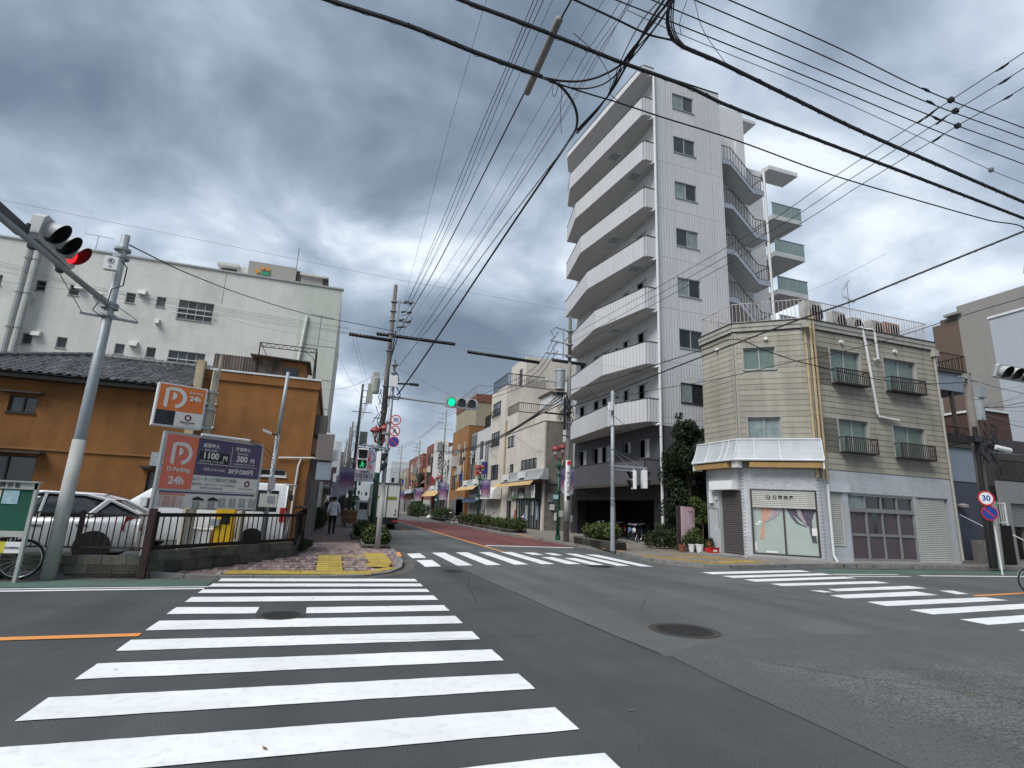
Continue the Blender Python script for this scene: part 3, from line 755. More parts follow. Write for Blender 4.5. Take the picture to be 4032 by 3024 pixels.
drape(F2, [(2.15,2.1), (2.2,1.9), (2.3,1.65), (2.45,1.42), (2.5,1.2), (2.55,0.82)], [0.52,0.38,0.2,0.06,0.09,0.08], dr_v, -0.118, cb)
drape(F2, [(1.72,2.09), (1.82,1.8), (2.0,1.55), (2.3,1.42)], [0.08,0.06,0.06,0.05], dr_v, -0.112, cb)
drape(F2, [(2.05,2.09), (2.12,1.8), (2.28,1.55)], [0.07,0.08,0.04], dr_p, -0.111, cb)
np_ = MB(); F2.box(np_, 2.48,2.66,1.1,1.38,-0.12,-0.115); F2.box(np_, 0.45,0.62,1.42,1.48,-0.12,-0.11); F2.box(np_, 0.55,0.68,1.5,1.58,-0.12,-0.11); F2.box(np_, 0.40,0.47,0.42,0.75,-0.12,-0.11); F2.box(np_, 0.8,1.2,0.36,0.43,-0.12,-0.11); np_.build('paper_notice', white_sign, cb)
text('佛 蘭 西 屋', 0.155, F2.pt(1.52,2.53,-0.022), (F2.u[0], F2.u[1], 0), (F2.n[0], F2.n[1], 0), ink, cb, bold=0.003)
lg = MB(); p = F2.pt(0.98,2.53,-0.024); q = F2.pt(0.98,2.53,-0.017); lg.cyl(p, q, 0.075, n=16); lgo = lg.build('shop_logo', mat('logo_maroon', (0.07,0.01,0.02), 0.5,0.05,3), cb)
text('A', 0.11, F2.pt(0.98,2.53,-0.012), (F2.u[0], F2.u[1], 0), (F2.n[0], F2.n[1], 0), ink_white, cb, bold=0.002)
# street face: narrow shutter, four sliding doors with transom, wide shutter
shutter(F3,0.45,1.09,0.75,2.8, shutter_light, cb); shutter(F3,5.28,6.98,0.19,2.8, shutter_light, cb)
b = MB(); F3.box(b, 0.42,1.52,2.84,3.18,0.013,0.08); b.build('sign_box', brick_white, cb)
f = MB(); F3.box(f, 5.17,5.27,0.17,2.82,-0.12,-0.01); F3.box(f, 1.09,1.13,0.73,2.8,-0.1,0.0); F3.box(f, 6.99,7.15,0.17,2.82,-0.15,-0.12); f.build('shutter_rail', shutter_light, cb)
dr = MB()
F3.box(dr, 1.45,5.07,0.2,0.30,-0.13,-0.03); F3.box(dr, 1.45,5.07,2.10,2.26,-0.13,-0.01); F3.box(dr, 1.45,5.07,2.74,2.82,-0.13,-0.02)
for k in range(5): a = 1.45 + (3.62 - 0.07) * k / 4; F3.box(dr, a, a + 0.07,0.3,2.1,-0.125 + 0.03 * (k % 2), -0.03 + 0.01 * (k % 2)); F3.box(dr, a, a + 0.06,2.26,2.74,-0.12,-0.03)
do = dr.build('sliding_door', door_alu, cb)
for k in range(4):
    s = 1.45 + 3.55 * k / 4 + 0.07; e = 1.45 + 3.55 * (k + 1) / 4
    m_ = MB(); F3.box(m_, s, e, 1.16,1.26,-0.12,-0.05); m_.build('door_rail', door_alu, do)
    for z0, z1 in ((0.30,1.16), (1.26,2.10)):
        q = MB(); F3.box(q, s, e, z0 + 0.002, z1 - 0.002,-0.10,-0.085); q.build('door_panel', purple_door, do)
    q = MB(); F3.box(q, s, e, 2.262,2.738,-0.10,-0.09); q.build('transom_pane', glass_m if k else curtain_m, do)
for s, e in ((2.75,2.98), (3.3,3.42)): q = MB(); F3.box(q, s, e, 1.27,2.09,-0.084,-0.082); q.build('door_pane', glass_m, do)
q = MB(); F3.box(q, 0.0,1.6,0.11,0.17,0.0,0.45); F3.box(q, 1.6,7.2,0.11,0.18,0.0,0.35); F2.box(q, 0.1,2.8,0.11,0.20,0.0,0.35); F1.box(q, 0.3,2.1,0.11,0.18,0.0,0.75); q.build('doorstep', concrete, cb)
# curved awning hood round the first two faces
def corner_pt(d, z):
    x = 16.05 - d; a = ((x - F2.o[0]) - F2.n[0] * d) / F2.u[0]
    return F2.pt(a, z, d)
prof = [(0.20,4.84), (0.24,4.66), (0.31,4.44), (0.40,4.22), (0.52,4.02)]
def hood_strip(i, kind):
    d0, z0 = prof[i]; d1, z1 = prof[i + 1]
A1 = [-0.28,0.6,1.5,1.85]; A2 = [0.55,1.5,3.02]
cols = [('f1', a) for a in A1] + [('c', 0)] + [('f2', a) for a in A2]
def hp(c, d, z):
    return F1.pt(c[1], z, d) if c[0] == 'f1' else (corner_pt(d, z) if c[0] == 'c' else F2.pt(c[1], z, d))
for j in range(len(cols) - 1):
    s = MB()
    for i in range(len(prof) - 1):
        s.poly([hp(cols[j], *prof[i + 1]), hp(cols[j + 1], *prof[i + 1]), hp(cols[j + 1], *prof[i]), hp(cols[j], *prof[i])])
    s.build('awning_panel', hood_m, cb)
rb = MB()
for c in cols: rb.tube([hp(c, d + 0.01, z) for d, z in prof], 0.025,6)
rb.tube([hp(c, prof[0][0], prof[0][1] + 0.02) for c in cols], 0.035,6); rb.tube([hp(c, prof[-1][0] + 0.01, prof[-1][1] - 0.03) for c in cols], 0.045,6)
rb.build('awning_frame', white_metal, cb)
top = MB()
for j in range(len(cols) - 1): top.poly([hp(cols[j], 0.0,4.86), hp(cols[j + 1], 0.0,4.86), hp(cols[j + 1], 0.21,4.86), hp(cols[j], 0.21,4.86)]); top.poly([hp(cols[j], 0.0,3.98), hp(cols[j + 1], 0.0,3.98), hp(cols[j + 1], 0.5,3.98), hp(cols[j], 0.5,3.98)])
top.build('awning_cover', mortar, cb)
for fc, s, e in ((F1,-0.2,1.95), (F2,0.32,2.95)):
    s_ = MB(); s_.hexa([fc.pt(s, 3.70,0.42), fc.pt(e, 3.70,0.42), fc.pt(e, 3.74,0.02), fc.pt(s, 3.74,0.02), fc.pt(s, 3.90,0.50), fc.pt(e, 3.90,0.50), fc.pt(e, 3.92,0.02), fc.pt(s, 3.92,0.02)]); s_.build('rolled_canvas', canvas_or, cb)
e_ = MB(); q = corner_pt(0.3,3.72); e_.box((q[0] - 0.14, q[1] - 0.14,3.68), (q[0] + 0.14, q[1] + 0.14,3.95)); F2.box(e_, 2.96,3.02,3.66,4.0,0.02,0.5); F1.box(e_, -0.27,-0.21,3.66,4.0,0.02,0.5); e_.build('awning_bracket', white_metal, cb)
# downpipes
for a, zb, r_, m_ in ((2.80,3.35,0.055, pipe_tan), (0.13,3.3,0.055, pipe_tan), (0.32,3.3,0.05, pipe_tan)):
    fc = F2 if a > 2 else F3
    p = MB().cyl(fc.pt(a, zb, 0.10), fc.pt(a, 10.25 if a < 2 else 9.7,0.10), r_, n=8)
    for zz in (4.4,5.9,7.4,8.9): p.cyl(fc.pt(a, zz, 0.10), fc.pt(a, zz + 0.07,0.10), r_ * 1.25, n=8)
    p.build('downpipe', m_, cb, smooth=False)
p = MB().tube([F3.pt(0.33,3.1,0.09), F3.pt(0.33,0.4,0.09), F3.pt(0.36,0.16,0.2)], 0.05,8); p.build('downpipe', pipe_white, cb)
p = MB().tube([F3.pt(3.05,10.1,-0.2), F3.pt(3.1,10.12,0.1), F3.pt(3.2,9.4,0.12), F3.pt(3.45,6.25,0.12), F3.pt(3.5,6.12,0.12), F3.pt(4.65,6.05,0.12)], 0.055,8)
p.tube([F3.pt(3.25,10.05,-0.1), F3.pt(3.72,10.1,0.1), F3.pt(3.80,9.9,0.13), F3.pt(3.86,8.72,0.12), F3.pt(3.62,8.68,0.12)], 0.05,8); p.build('downpipe', pipe_white, cb)
p = MB().cyl(F3.pt(7.45,0.3,0.09), F3.pt(7.45,9.3,0.09), 0.05, n=8); F3.box(p, 7.32,7.62,9.3,9.62,0.0,0.22); p.build('downpipe', cream_flat, cb)
p = MB(); F2.box(p, 2.66,2.92,9.55,9.8,0.14,0.4); p.build('rain_hopper', cream_flat, cb)
# electric meters and conduit on the side face
p = MB(); F1.box(p, 0.25,0.5,2.25,2.75,0.013,0.12); F1.box(p, 0.28,0.4,3.0,3.15,0.013,0.08); F1.box(p, 0.62,0.72,2.4,2.55,0.013,0.09); p.build('meter_box', white_plastic, cb)
p = MB().tube([F1.pt(0.1,3.5,0.05), F1.pt(0.1,0.3,0.05)], 0.03,6).tube([F1.pt(0.12,2.1,0.05), F1.pt(0.75,2.05,0.05), F1.pt(0.78,1.2,0.05)], 0.014,5); p.build('conduit', grey_steel, cb)
# rooftop railing and plant
railing(cb, [(19.0,20.5), (16.1,20.5), (16.08,18.4), (18.28,16.68), (21.6,16.68), (25.7,16.7), (25.7,20.0)], 10.02,0.92, rail_rusty, gap=0.155, r=0.013, rail=0.02)
MB().poly([(16.05,20.6,9.97), (16.05,18.4,9.97), (18.3,16.65,9.97), (25.85,16.65,9.97), (25.85,23.4,9.97), (19,23.4,9.97), (19,20.6,9.97)]).build('roof', concrete, cb)
def ac_unit(x, y, z, w, h, label, rz=0.0, m=ac_m):
    t = thing('ac_unit', label, 'air conditioner', (x, y, z), 'rooftop air conditioners on the cream building', rz)
    MB().box((-w / 2,-0.15,0.08), (w / 2,0.15, h)).build('casing', m, t, world=False)
    g = MB()
    for k in range(9): zz = 0.14 + (h - 0.2) * k / 9; g.box((-w * 0.05,-0.165, zz), (w * 0.46,-0.152, zz + 0.018))
    g.build('grille', black_m, t, world=False)
    MB().cyl((w * 0.2,-0.151, h * 0.52), (w * 0.2,-0.156, h * 0.52), h * 0.36, n=18).build('fan', black_m, t, world=False)
    f_ = MB(); f_.box((-w * 0.4,-0.14,0), (-w * 0.3,0.14,0.079)); f_.box((w * 0.3,-0.14,0), (w * 0.4,0.14,0.079)); f_.build('foot', ac_m, t, world=False)
    return t
ac_rust = mat('ac_casing_rusty', (0.30,0.17,0.13), 0.8,0.3,5, dark=(0.12,0.05,0.03), dfac=0.8, dscale=3)
for x, w, h, lb, m_ in ((20.2,0.95,1.25, 'tallest rooftop air conditioner, at the corner end of the cream building roof', ac_m), (21.75,0.8,0.95, 'second rooftop air conditioner from the corner, beside the TV aerial', ac_m), (22.85,0.6,0.8, 'small rooftop air conditioner just past the TV aerial', ac_m), (24.1,0.72,0.85, 'clean beige air conditioner beside the rusty one on the cream roof', ac_m), (25.1,1.0,0.9, 'rusty reddish air conditioner at the far end of the cream roof', ac_rust)):
    ac_unit(x * .944,17.02,9.985, w, h * .78 + .06, lb, uni(-0.1,0.1), m_)
def yagi(x, y, z, h, L, label, rz=0.3):
    t = thing('tv_aerial', label, 'aerial', (x, y, z), None, rz)
    MB().cyl((0,0,0), (0,0, h), 0.022, n=6).build('mast', grey_steel, t, world=False)
    b = MB().cyl((-L * 0.45,0, h - 0.05), (L * 0.55,0, h - 0.05), 0.014, n=5)
    for k in range(12): u = -L * 0.4 + L * 0.92 * k / 11; b.cyl((u, -0.13, h - 0.05), (u, 0.13, h - 0.05), 0.006, n=4)
    b.cyl((-L * 0.45,0, h - 0.05), (-L * 0.52,0.02, h + 0.2), 0.01, n=4).cyl((-L * 0.45,0, h - 0.05), (-L * 0.52,0.02, h - 0.3), 0.01, n=4)
    b.build('boom', grey_steel, t, world=False)
    return t
y1 = yagi(22.75,18.1,9.97,2.3,1.2, 'TV aerial with two booms on the cream building roof')
b = MB().cyl((-0.5,-0.3,3.0), (0.55,0.4,3.0), 0.013, n=5).cyl((0,0,2.1), (0,0,3.0), 0.018, n=5)
for k in range(8): b.cyl((-0.42 + k * 0.12,-0.35 + k * 0.09,3.0), (-0.5 + k * 0.12,-0.15 + k * 0.09,3.0), 0.006, n=4)
b.build('boom', grey_steel, y1, world=False)
# ------------------------------------------------------------------ white apartment tower
tw_white = mat('ribbed_white_panel', (0.52,0.525,0.535), 0.6,0.05,0.8, streak=0.06)
def ribs(m, axis, freq, st=0.55):
    t = m.node_tree; b = t.nodes['Principled BSDF']; geo = N(t, 'ShaderNodeNewGeometry')
    sp = N(t, 'ShaderNodeSeparateXYZ'); t.links.new(geo.outputs['Position'], sp.inputs[0])
    v = sp.outputs[0] if axis == 'x' else (sp.outputs[1] if axis == 'y' else mathn(t, 'ADD', sp.outputs[0], sp.outputs[1]))
    w = mathn(t, 'ABSOLUTE', mathn(t, 'SUBTRACT', mathn(t, 'FRACT', mathn(t, 'MULTIPLY', v, freq)), 0.5))
    w = mathn(t, 'MULTIPLY', mathn(t, 'SUBTRACT', w, 0.30), 9.0, True)
    bp = N(t, 'ShaderNodeBump'); bp.inputs['Strength'].default_value = st; bp.inputs['Distance'].default_value = 0.02; bp.invert = True
    t.links.new(w, bp.inputs['Height']); t.links.new(bp.outputs[0], b.inputs['Normal'])
    src = b.inputs['Base Color'].links[0].from_socket
    t.links.new(mixc(t, mathn(t, 'MULTIPLY', w, 0.22), src, (0.16,0.165,0.18)), b.inputs['Base Color'])
    return m
tw_panel = obj_var(ribs(tw_white, 'sum', 5.6), 0.03)
tw_flat = mat('tower_white_render', (0.58,0.585,0.59), 0.7,0.05,1.0, streak=0.08)
tw_soffit = mat('tower_soffit', (0.48,0.48,0.475), 0.8,0.08,1)
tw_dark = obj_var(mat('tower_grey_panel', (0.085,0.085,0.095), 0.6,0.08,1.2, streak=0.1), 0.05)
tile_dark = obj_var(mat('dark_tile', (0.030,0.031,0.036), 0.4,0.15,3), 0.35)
stair_blue = mat('stair_blue_grey', (0.27,0.30,0.35), 0.6,0.08,2)
tw = thing('apartment_tower', 'tall white ribbed apartment tower with stepped balconies and an outside stair', 'apartment building', (16.35,24.34,0.11))
PZ = [3.22,6.44,9.6,12.8,15.95,19.07,22.2,25.3,28.4]
CY_ = {1: 27.1,2: 27.7,3: 28.72,4: 29.88,5: 30.97,6: 31.9,7: 33.0,8: 33.6}
TY0, TY1, TX0, TX1 = 24.5,36.0,16.5,21.1
MB().box((TX0, TY0,3.25), (TX1 - 0.02, TY1,28.6)).build('wall_core', tw_flat, tw)
MB().box((20.9,30.5,6.4), (30.2,36.0,29.2)).build('rear_wing', tw_flat, tw)
FR = Face(16.2,24.34,1,0)
sx = [0.0,0.8,1.33,2.90,4.05,4.9]; sz = [6.44,6.76] + [6.76 + 3.13 * k for k in range(1,8)] + [28.55]
for i in range(5):
    for j in range(len(sz) - 1):
        a0, a1, z0, z1 = sx[i] + 0.008, sx[i + 1] - 0.008, sz[j] + 0.008, sz[j + 1] - 0.008
        if i == 2 and 1 <= j <= 7:
            wz0, wz1 = 7.68 + 3.13 * (j - 1), 8.80 + 3.13 * (j - 1)
            for q0, q1 in ((z0, wz0), (wz1, z1)):
                p = MB(); FR.box(p, a0, a1, q0, q1,-0.15,0.0); p.build('wall_panel', tw_panel, tw)
            window(FR, a0, a1, wz0, wz1, tw, alu if j > 1 else bronze, [(glass_m, curtain_m), (curtain_m, glass_m), (glass_m, glass_dim), (curtain_m, glass_m)][j % 4], 2, d=-0.06, bar=0.05)
        else:
            p = MB(); FR.box(p, a0, a1, z0, z1,-0.15,0.0); p.build('wall_panel', tw_panel, tw)
p = MB(); FR.box(p, 0,4.9,6.3,6.44,-0.14,-0.01); p.build('wall_band', tw_soffit, tw)
p = MB(); FR.box(p, 0.2,4.9,3.2,6.3,-0.14,-0.03); p.build('wall_lower', tw_dark, tw)
# street side wall behind the balconies, with openings
FS = Face(16.4,35.6,0,-1)     # a = 35.6 - y
for k, z in enumerate(PZ[:-1]):
    hs = [(35.6 - y1,35.6 - y0, z + b, z + t) for y0, y1, b, t in ((25.75,26.9,1.35 if k else 1.5,2.58), (27.75,28.6,1.9,2.58), (30.3,32.65,1.5,2.62), (33.65,34.85,1.55,2.6))]
    m_ = tw_dark if k == 0 else tw_flat
    wall(FS, 11.2, z + 0.001, PZ[k + 1], hs, m_, tw, t=0.12)
    for n_, h in enumerate(hs): window(FS, h[0], h[1], h[2], h[3], tw, alu, (glass_m, glass_dim) if n_ % 2 else (glass_dim, curtain_m), 2 if n_ != 2 else 4, d=-0.08, sill=False)
# parapets, slabs
for k in range(len(PZ)):
    z = PZ[k]; top_ = (k == len(PZ) - 1)
    if k == 0: pts = [(16.45,24.42), (17.0,24.42)]
    if k == 0:
        plan = [(16.35,24.62), (15.5,24.75), (14.95,27.0), (14.85,31.0), (15.25,35.3)]
    else:
        plan = [(16.2,24.36), (15.45,24.36), (14.58, CY_[k]), (15.42,35.25)]
    m_ = tw_dark if k == 0 else tw_panel
    h_ = 1.22 if not top_ else 0.42
    slab = [(16.44,24.38)] + plan + [(16.44,35.3)]
    MB().prism(slab, z, z + 0.16).build('balcony_slab' if not top_ else 'roof_slab', tw_soffit if not top_ else tw_flat, tw)
    for i in range(len(plan) - 1):
        a, b_ = Vector((*plan[i], 0)), Vector((*plan[i + 1], 0)); L = (b_ - a).length
        fc = Face(b_.x, b_.y, a.x - b_.x, a.y - b_.y); n = max(1, round(L / 3.2))
        for q in range(n):
            s = MB(); fc.box(s, L * q / n + 0.005, L * (q + 1) / n - 0.005, z - 0.012, z + h_, 0.0,0.11); s.build('parapet_panel', m_ if not top_ else tw_flat, tw)
        s = MB(); fc.box(s, 0, L, z + h_ + 0.001, z + h_ + 0.05,-0.02,0.13); s.build('parapet_cap', bronze, tw)
    if 0 < k < len(PZ) - 1 or top_:
        if not top_:
            hx = MB(); yy = 25.7 if k % 2 == 0 else 28.2; hx.box((15.45, yy, z - 0.02), (16.05, yy + 0.65, z - 0.002)); hx.build('escape_hatch', grey_steel, tw)
    if k > 0:
        v = MB(); v.cyl((16.395,29.3, z + 2.3), (16.3,29.3, z + 2.3), 0.07, n=8) if not top_ else None
        if not top_: v.build('vent_hood', bronze, tw)
        p = MB().tube([(15.85,24.5, z - 0.06), (15.95,24.3, z - 0.14), (16.05,24.2, z - 0.10)], 0.06,7); p.build('drain_elbow', white_plastic, tw)
for k, z in enumerate(PZ[1:6]):
    m = MB().box((16.05,27.05 + 0.1 * k, z + 1.1), (16.38,27.7 + 0.1 * k, z + 1.75)); m.build('balcony_ac', ac_m, tw)
pp = MB().cyl((16.12,24.2,0.2), (16.12,24.2,28.5), 0.075, n=10); pp.build('downpipe', pipe_white, tw)
# dark tiled ground floor: pillars and beam, each tile a part
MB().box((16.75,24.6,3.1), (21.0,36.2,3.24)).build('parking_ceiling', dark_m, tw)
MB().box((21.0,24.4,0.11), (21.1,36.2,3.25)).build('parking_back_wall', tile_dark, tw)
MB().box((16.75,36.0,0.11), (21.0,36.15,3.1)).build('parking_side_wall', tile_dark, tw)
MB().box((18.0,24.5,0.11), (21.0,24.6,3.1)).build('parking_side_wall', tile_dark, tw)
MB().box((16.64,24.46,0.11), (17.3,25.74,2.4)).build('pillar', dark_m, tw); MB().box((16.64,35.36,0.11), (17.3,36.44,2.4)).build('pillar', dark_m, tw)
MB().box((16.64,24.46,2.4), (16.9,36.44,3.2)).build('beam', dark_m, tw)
tcell = []
FT = Face(16.62,36.5,0,-1); FT2 = Face(16.6,24.44,1,0)
for fc, spans in ((FT, ((0.0,1.1,0.11,3.2), (10.75,12.05,0.11,3.2), (1.1,10.75,2.45,3.2))), (FT2,((0.0,0.75,0.11,3.2),))):
    for a0, a1, z0, z1 in spans:
        na, nz = max(1, round((a1 - a0) / 0.6)), max(1, round((z1 - z0) / 0.3))
        for i in range(na):
            for j in range(nz):
                s = MB(); fc.box(s, a0 + (a1 - a0) * i / na + 0.006, a0 + (a1 - a0) * (i + 1) / na - 0.006, z0 + (z1 - z0) * j / nz + 0.006, z0 + (z1 - z0) * (j + 1) / nz - 0.006,0,0.015); s.build('tile', tile_dark, tw)
s = MB().box((16.2,24.5,0.11), (21.0,36.2,0.16)); s.build('parking_floor', concrete, tw)
s = MB().box((20.9,27.0,0.4), (20.98,28.6,2.3)).box((20.9,31.5,0.3), (20.98,32.2,2.5)); s.build('back_window', mat('dim_grey_glass', (0.05,0.055,0.06), 0.3,0.2,2), tw)
s = MB().box((20.7,29.4,1.25), (20.78,29.85,1.95)); s.build('red_notice', mat('notice_red', (0.35,0.06,0.04), 0.6,0.2,9), tw)
s = MB().cyl((18.6,33.6,0.5), (18.6,33.6,2.4), 0.05, n=7); s.build('inner_pipe', pipe_white, tw)
# outside stair on the right: one stepped flight per storey
for j in range(7):
    z = 20.62 + 3.13 * (j - 4)
    if z < 8 or z > 24.5: continue
    yf, yb = 24.4,25.7
    plan = [(21.12, z), (21.8, z), (23.45, z - 1.6), (24.35, z - 1.6)]
    s = MB()
    for i in range(3):
        (x0, z0), (x1, z1) = plan[i], plan[i + 1]
        s.hexa([(x0, yf + 0.06, z0 - 0.16), (x1, yf + 0.06, z1 - 0.16), (x1, yb, z1 - 0.16), (x0, yb, z0 - 0.16), (x0, yf + 0.06, z0 + 0.02), (x1, yf + 0.06, z1 + 0.02), (x1, yb, z1 + 0.02), (x0, yb, z0 + 0.02)])
    st = s.build('stair_flight', tw_soffit, tw)
    s = MB()
    for i in range(3):
        (x0, z0), (x1, z1) = plan[i], plan[i + 1]
        s.hexa([(x0, yf, z0 - 0.2), (x1, yf, z1 - 0.2), (x1, yf + 0.058, z1 - 0.2), (x0, yf + 0.058, z0 - 0.2), (x0, yf, z0 + 0.14), (x1, yf, z1 + 0.14), (x1, yf + 0.058, z1 + 0.14), (x0, yf + 0.058, z0 + 0.14)])
    s.build('stringer', stair_blue, st)
    railing(st, [(21.14, yf + 0.03, z + 0.1), (21.85, yf + 0.03, z + 0.1), (23.5, yf + 0.03, z - 1.5), (24.33, yf + 0.03, z - 1.5), (24.33, yb, z - 1.5)], z, 1.02, bronze, gap=0.19, r=0.017, rail=0.028, parts=False)
s = MB().cyl((24.42,24.42,9.0), (24.42,24.42,24.0), 0.085, n=8); s.build('stair_column', pipe_white, tw)
s = MB().box((23.6,25.8,9.0), (24.3,30.5,27.0)); s.build('stair_wall', tw_flat, tw)
s = MB().box((21.1,25.8,9.0), (23.6,30.6,25.6)); s.build('stair_wall', tw_flat, tw)
s = MB().box((21.1,25.9,25.6), (24.4,30.5,29.4)).box((25.8,28.0,31.0), (27.6,30.5,31.25)).box((26.0,29.0,29.2), (26.9,30.4,31.0)); s.build('roof_house', tw_flat, tw)
s = MB().box((24.6,29.9,26.6), (25.3,30.4,27.5)); s.build('roof_tank', white_plastic, tw)
# rear glass balconies
gb = mat('green_glass', (0.20,0.27,0.26), 0.15,0.1,1, spec=0.6)
for k in range(6):
    z = 27.75 - 3.13 * k
    s = MB().box((30.2,29.6, z - 0.1 if k else z + 1.15), (33.1,34.0 if k else 31.2, z + 0.28 if k else z + 1.5)); o = s.build('rear_balcony', tw_soffit if k else tw_flat, tw)
    if k:
        for q in range(3): s = MB().box((30.25 + q * .97,29.63, z + 0.30), (31.18 + q * .97,29.66, z + 1.3)); s.build('glass_panel', gb, o)
        s = MB().box((33.13,29.68, z + 0.30), (33.16,33.8, z + 1.3)); s.build('glass_panel', gb, o)
        s = MB().box((30.2,29.6, z + 1.31), (33.18,29.68, z + 1.36)).box((32.02,29.6, z + 0.29), (32.06,29.68, z + 1.3)); s.build('balcony_rail', alu, o)
# ------------------------------------------------------------------ buildings up the right side of the main street
beige = mat('beige_render', (0.56,0.52,0.46), 0.85,0.10,0.9, streak=0.15, dark=(0.25,0.23,0.20), dfac=0.3, dscale=0.5)
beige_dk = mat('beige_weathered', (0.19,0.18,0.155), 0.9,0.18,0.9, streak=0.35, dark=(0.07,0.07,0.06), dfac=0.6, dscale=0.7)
ochre = mat('ochre_tile', (0.27,0.125,0.042), 0.75,0.12,1.2, streak=0.12)
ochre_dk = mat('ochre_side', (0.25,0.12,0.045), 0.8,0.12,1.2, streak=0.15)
greyw = mat('grey_white_render', (0.50,0.51,0.51), 0.8,0.1,1.2, streak=0.15)
slate = mat('slate_grey', (0.12,0.12,0.12), 0.8,0.12,1.2)
redbrick = mat('red_brown_tile', (0.20,0.075,0.05), 0.8,0.15,1.0, streak=0.15)
tan_m = mat('tan_render', (0.30,0.26,0.18), 0.8,0.12,1, streak=0.2)
steel_awn = mat('arcade_fascia', (0.31,0.33,0.335), 0.5,0.12,1.5, streak=0.2)
canvas_y = mat('canvas_yellow', (0.50,0.34,0.15), 0.8,0.1,2, streak=0.1)
canvas_w = mat('canvas_white', (0.60,0.60,0.57), 0.8,0.08,2, streak=0.12)
canvas_b = mat('canvas_blue', (0.04,0.07,0.13), 0.8,0.1,2)
leafy = None
def block(name, label, cat, x0, y0, x1, y1, z1, m, z0=0.11, front=None, side=None, cap=None):
    """a house on the right of the street: street face at x0 (looks -X), near end at y0 (looks -Y)"""
    t = thing(name, label, cat, ((x0 + x1) / 2,(y0 + y1) / 2, z0))
    MB().box((x0 + 0.14, y0 + 0.14, z0), (x1, y1, z1 - 0.03)).build('wall_core', m, t)
    fs = Face(x0, y1,0,-1); fn = Face(x0, y0,1,0)
    hs = [(y1 - b, y1 - a, c, d) for a, b, c, d in (front or [])]
    wall(fs, y1 - y0, z0, z1, hs, m, t, t=0.13)
    hn = [(a - x0, b - x0, c, d) for a, b, c, d in (side or [])]
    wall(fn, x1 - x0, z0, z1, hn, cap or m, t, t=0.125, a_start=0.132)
    for h in hs: window(fs, *h, t, bronze, (glass_dim, glass_m), 2 if h[1] - h[0] < 2.5 else 4, d=-0.08)
    for h in hn: window(fn, *h, t, bronze, (glass_dim, glass_m), 2, d=-0.08)
    MB().box((x0 - 0.03, y0 - 0.03, z1), (x1, y1, z1 + 0.05)).build('roof_edge', slate, t)
    return t, fs, fn
def arcade(t, y0, y1, z=4.05, x=16.0, out=0.85, boxes=(), m=steel_awn, skirt=canvas_y):
    s = MB(); pr = [(0.40, z + 0.85), (0.45, z + 0.55), (0.58, z + 0.25), (out, z)]
    for i in range(3):
        s.poly([(x - pr[i][0], y0, pr[i][1]), (x - pr[i][0], y1, pr[i][1]), (x - pr[i + 1][0], y1, pr[i + 1][1]), (x - pr[i + 1][0], y0, pr[i + 1][1])])
    for yy in (y0, y1): s.poly([(x, yy, z), (x - out, yy, z)] + [(x - a, yy, b) for a, b in pr[::-1][1:]] + [(x, yy, z + 0.85)])
    s.poly([(x, y0, z + 0.85), (x, y1, z + 0.85), (x - 0.4, y1, z + 0.85), (x - 0.4, y0, z + 0.85)]); s.poly([(x, y0, z), (x, y1, z), (x - out, y1, z), (x - out, y0, z)])
    o = s.build('arcade_canopy', m, t)
    for yy, w in boxes:
        q = MB().box((x - out - 0.05, yy - w / 2, z + 0.22), (x - out + 0.25, yy + w / 2, z + 0.72)); q.build('sign_box', white_sign, t)
    e = MB().box((x - out - 0.02, y0, z - 0.10), (x - out + 0.08, y1, z - 0.003)); e.build('canopy_edge', bronze, t)
    return o
def skirt(t, y0, y1, z, x, drop=0.42, fwd=0.45, m=canvas_y):
    s = MB().hexa([(x - 0.02 - fwd, y0, z - drop), (x - 0.02 - fwd, y1, z - drop), (x + 0.0 - fwd, y1, z - drop), (x - fwd, y0, z - drop), (x - 0.02, y0, z), (x - 0.02, y1, z), (x + 0.03, y1, z), (x + 0.03, y0, z)])
    return s.build('canvas_awning', m, t)
# pharmacy building (lower block) and the taller one behind it
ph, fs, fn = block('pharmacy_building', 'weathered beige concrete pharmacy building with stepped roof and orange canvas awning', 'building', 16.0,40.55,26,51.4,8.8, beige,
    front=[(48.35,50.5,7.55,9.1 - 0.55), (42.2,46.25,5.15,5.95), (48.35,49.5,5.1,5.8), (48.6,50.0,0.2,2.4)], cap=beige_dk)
MB().box((16.03,47.7,8.86), (26,51.38,10.7)).build('upper_storey', beige, ph); MB().box((17.8,42.5,8.86), (26,47.69,10.7)).build('upper_storey', beige, ph)
railing(ph, [(16.15,51.2), (16.15,47.8), (22.5,47.8)], 10.7,0.95, black_rail, gap=0.2, r=.02, rail=.04, parts=False)
MB().box((19.5,47.9,10.7), (22.6,51,12.9)).build('stair_house', mat('pale_blue_render', (0.45,0.48,0.50), 0.8,0.06,1), ph)
MB().box((19.3,47.7,12.9), (22.8,51.1,13.1)).build('stair_house_roof', bronze, ph)
arcade(ph, 38.9 + 0.6,49.4, z=4.02, boxes=((43.8,1.3), (48.3,1.0)))
skirt(ph, 40.6,46.9,3.98,15.18,0.38,0.30); skirt(ph, 47.2,51.0,3.95,15.18,0.34,0.30)
dk = MB().box((15.93,41.0,0.14), (16.0,46.9,2.5)); dk.build('shop_opening', dark_m, ph)
fb = MB().box((15.72,41.65,2.6), (15.9,48.3,3.68)); o = fb.build('fascia_board', mat('fascia_pale', (0.78,0.80,0.76), 0.5,0.06,1), ph)
fgm = mat('fascia_green', (0.22,0.38,0.20), 0.5,0.1,1)
for k in (0,1,3,4): MB().box((15.70,41.7 + k * 1.32,2.62), (15.715,42.96 + k * 1.32,2.85)).build('green_band', fgm, ph)
g = MB()
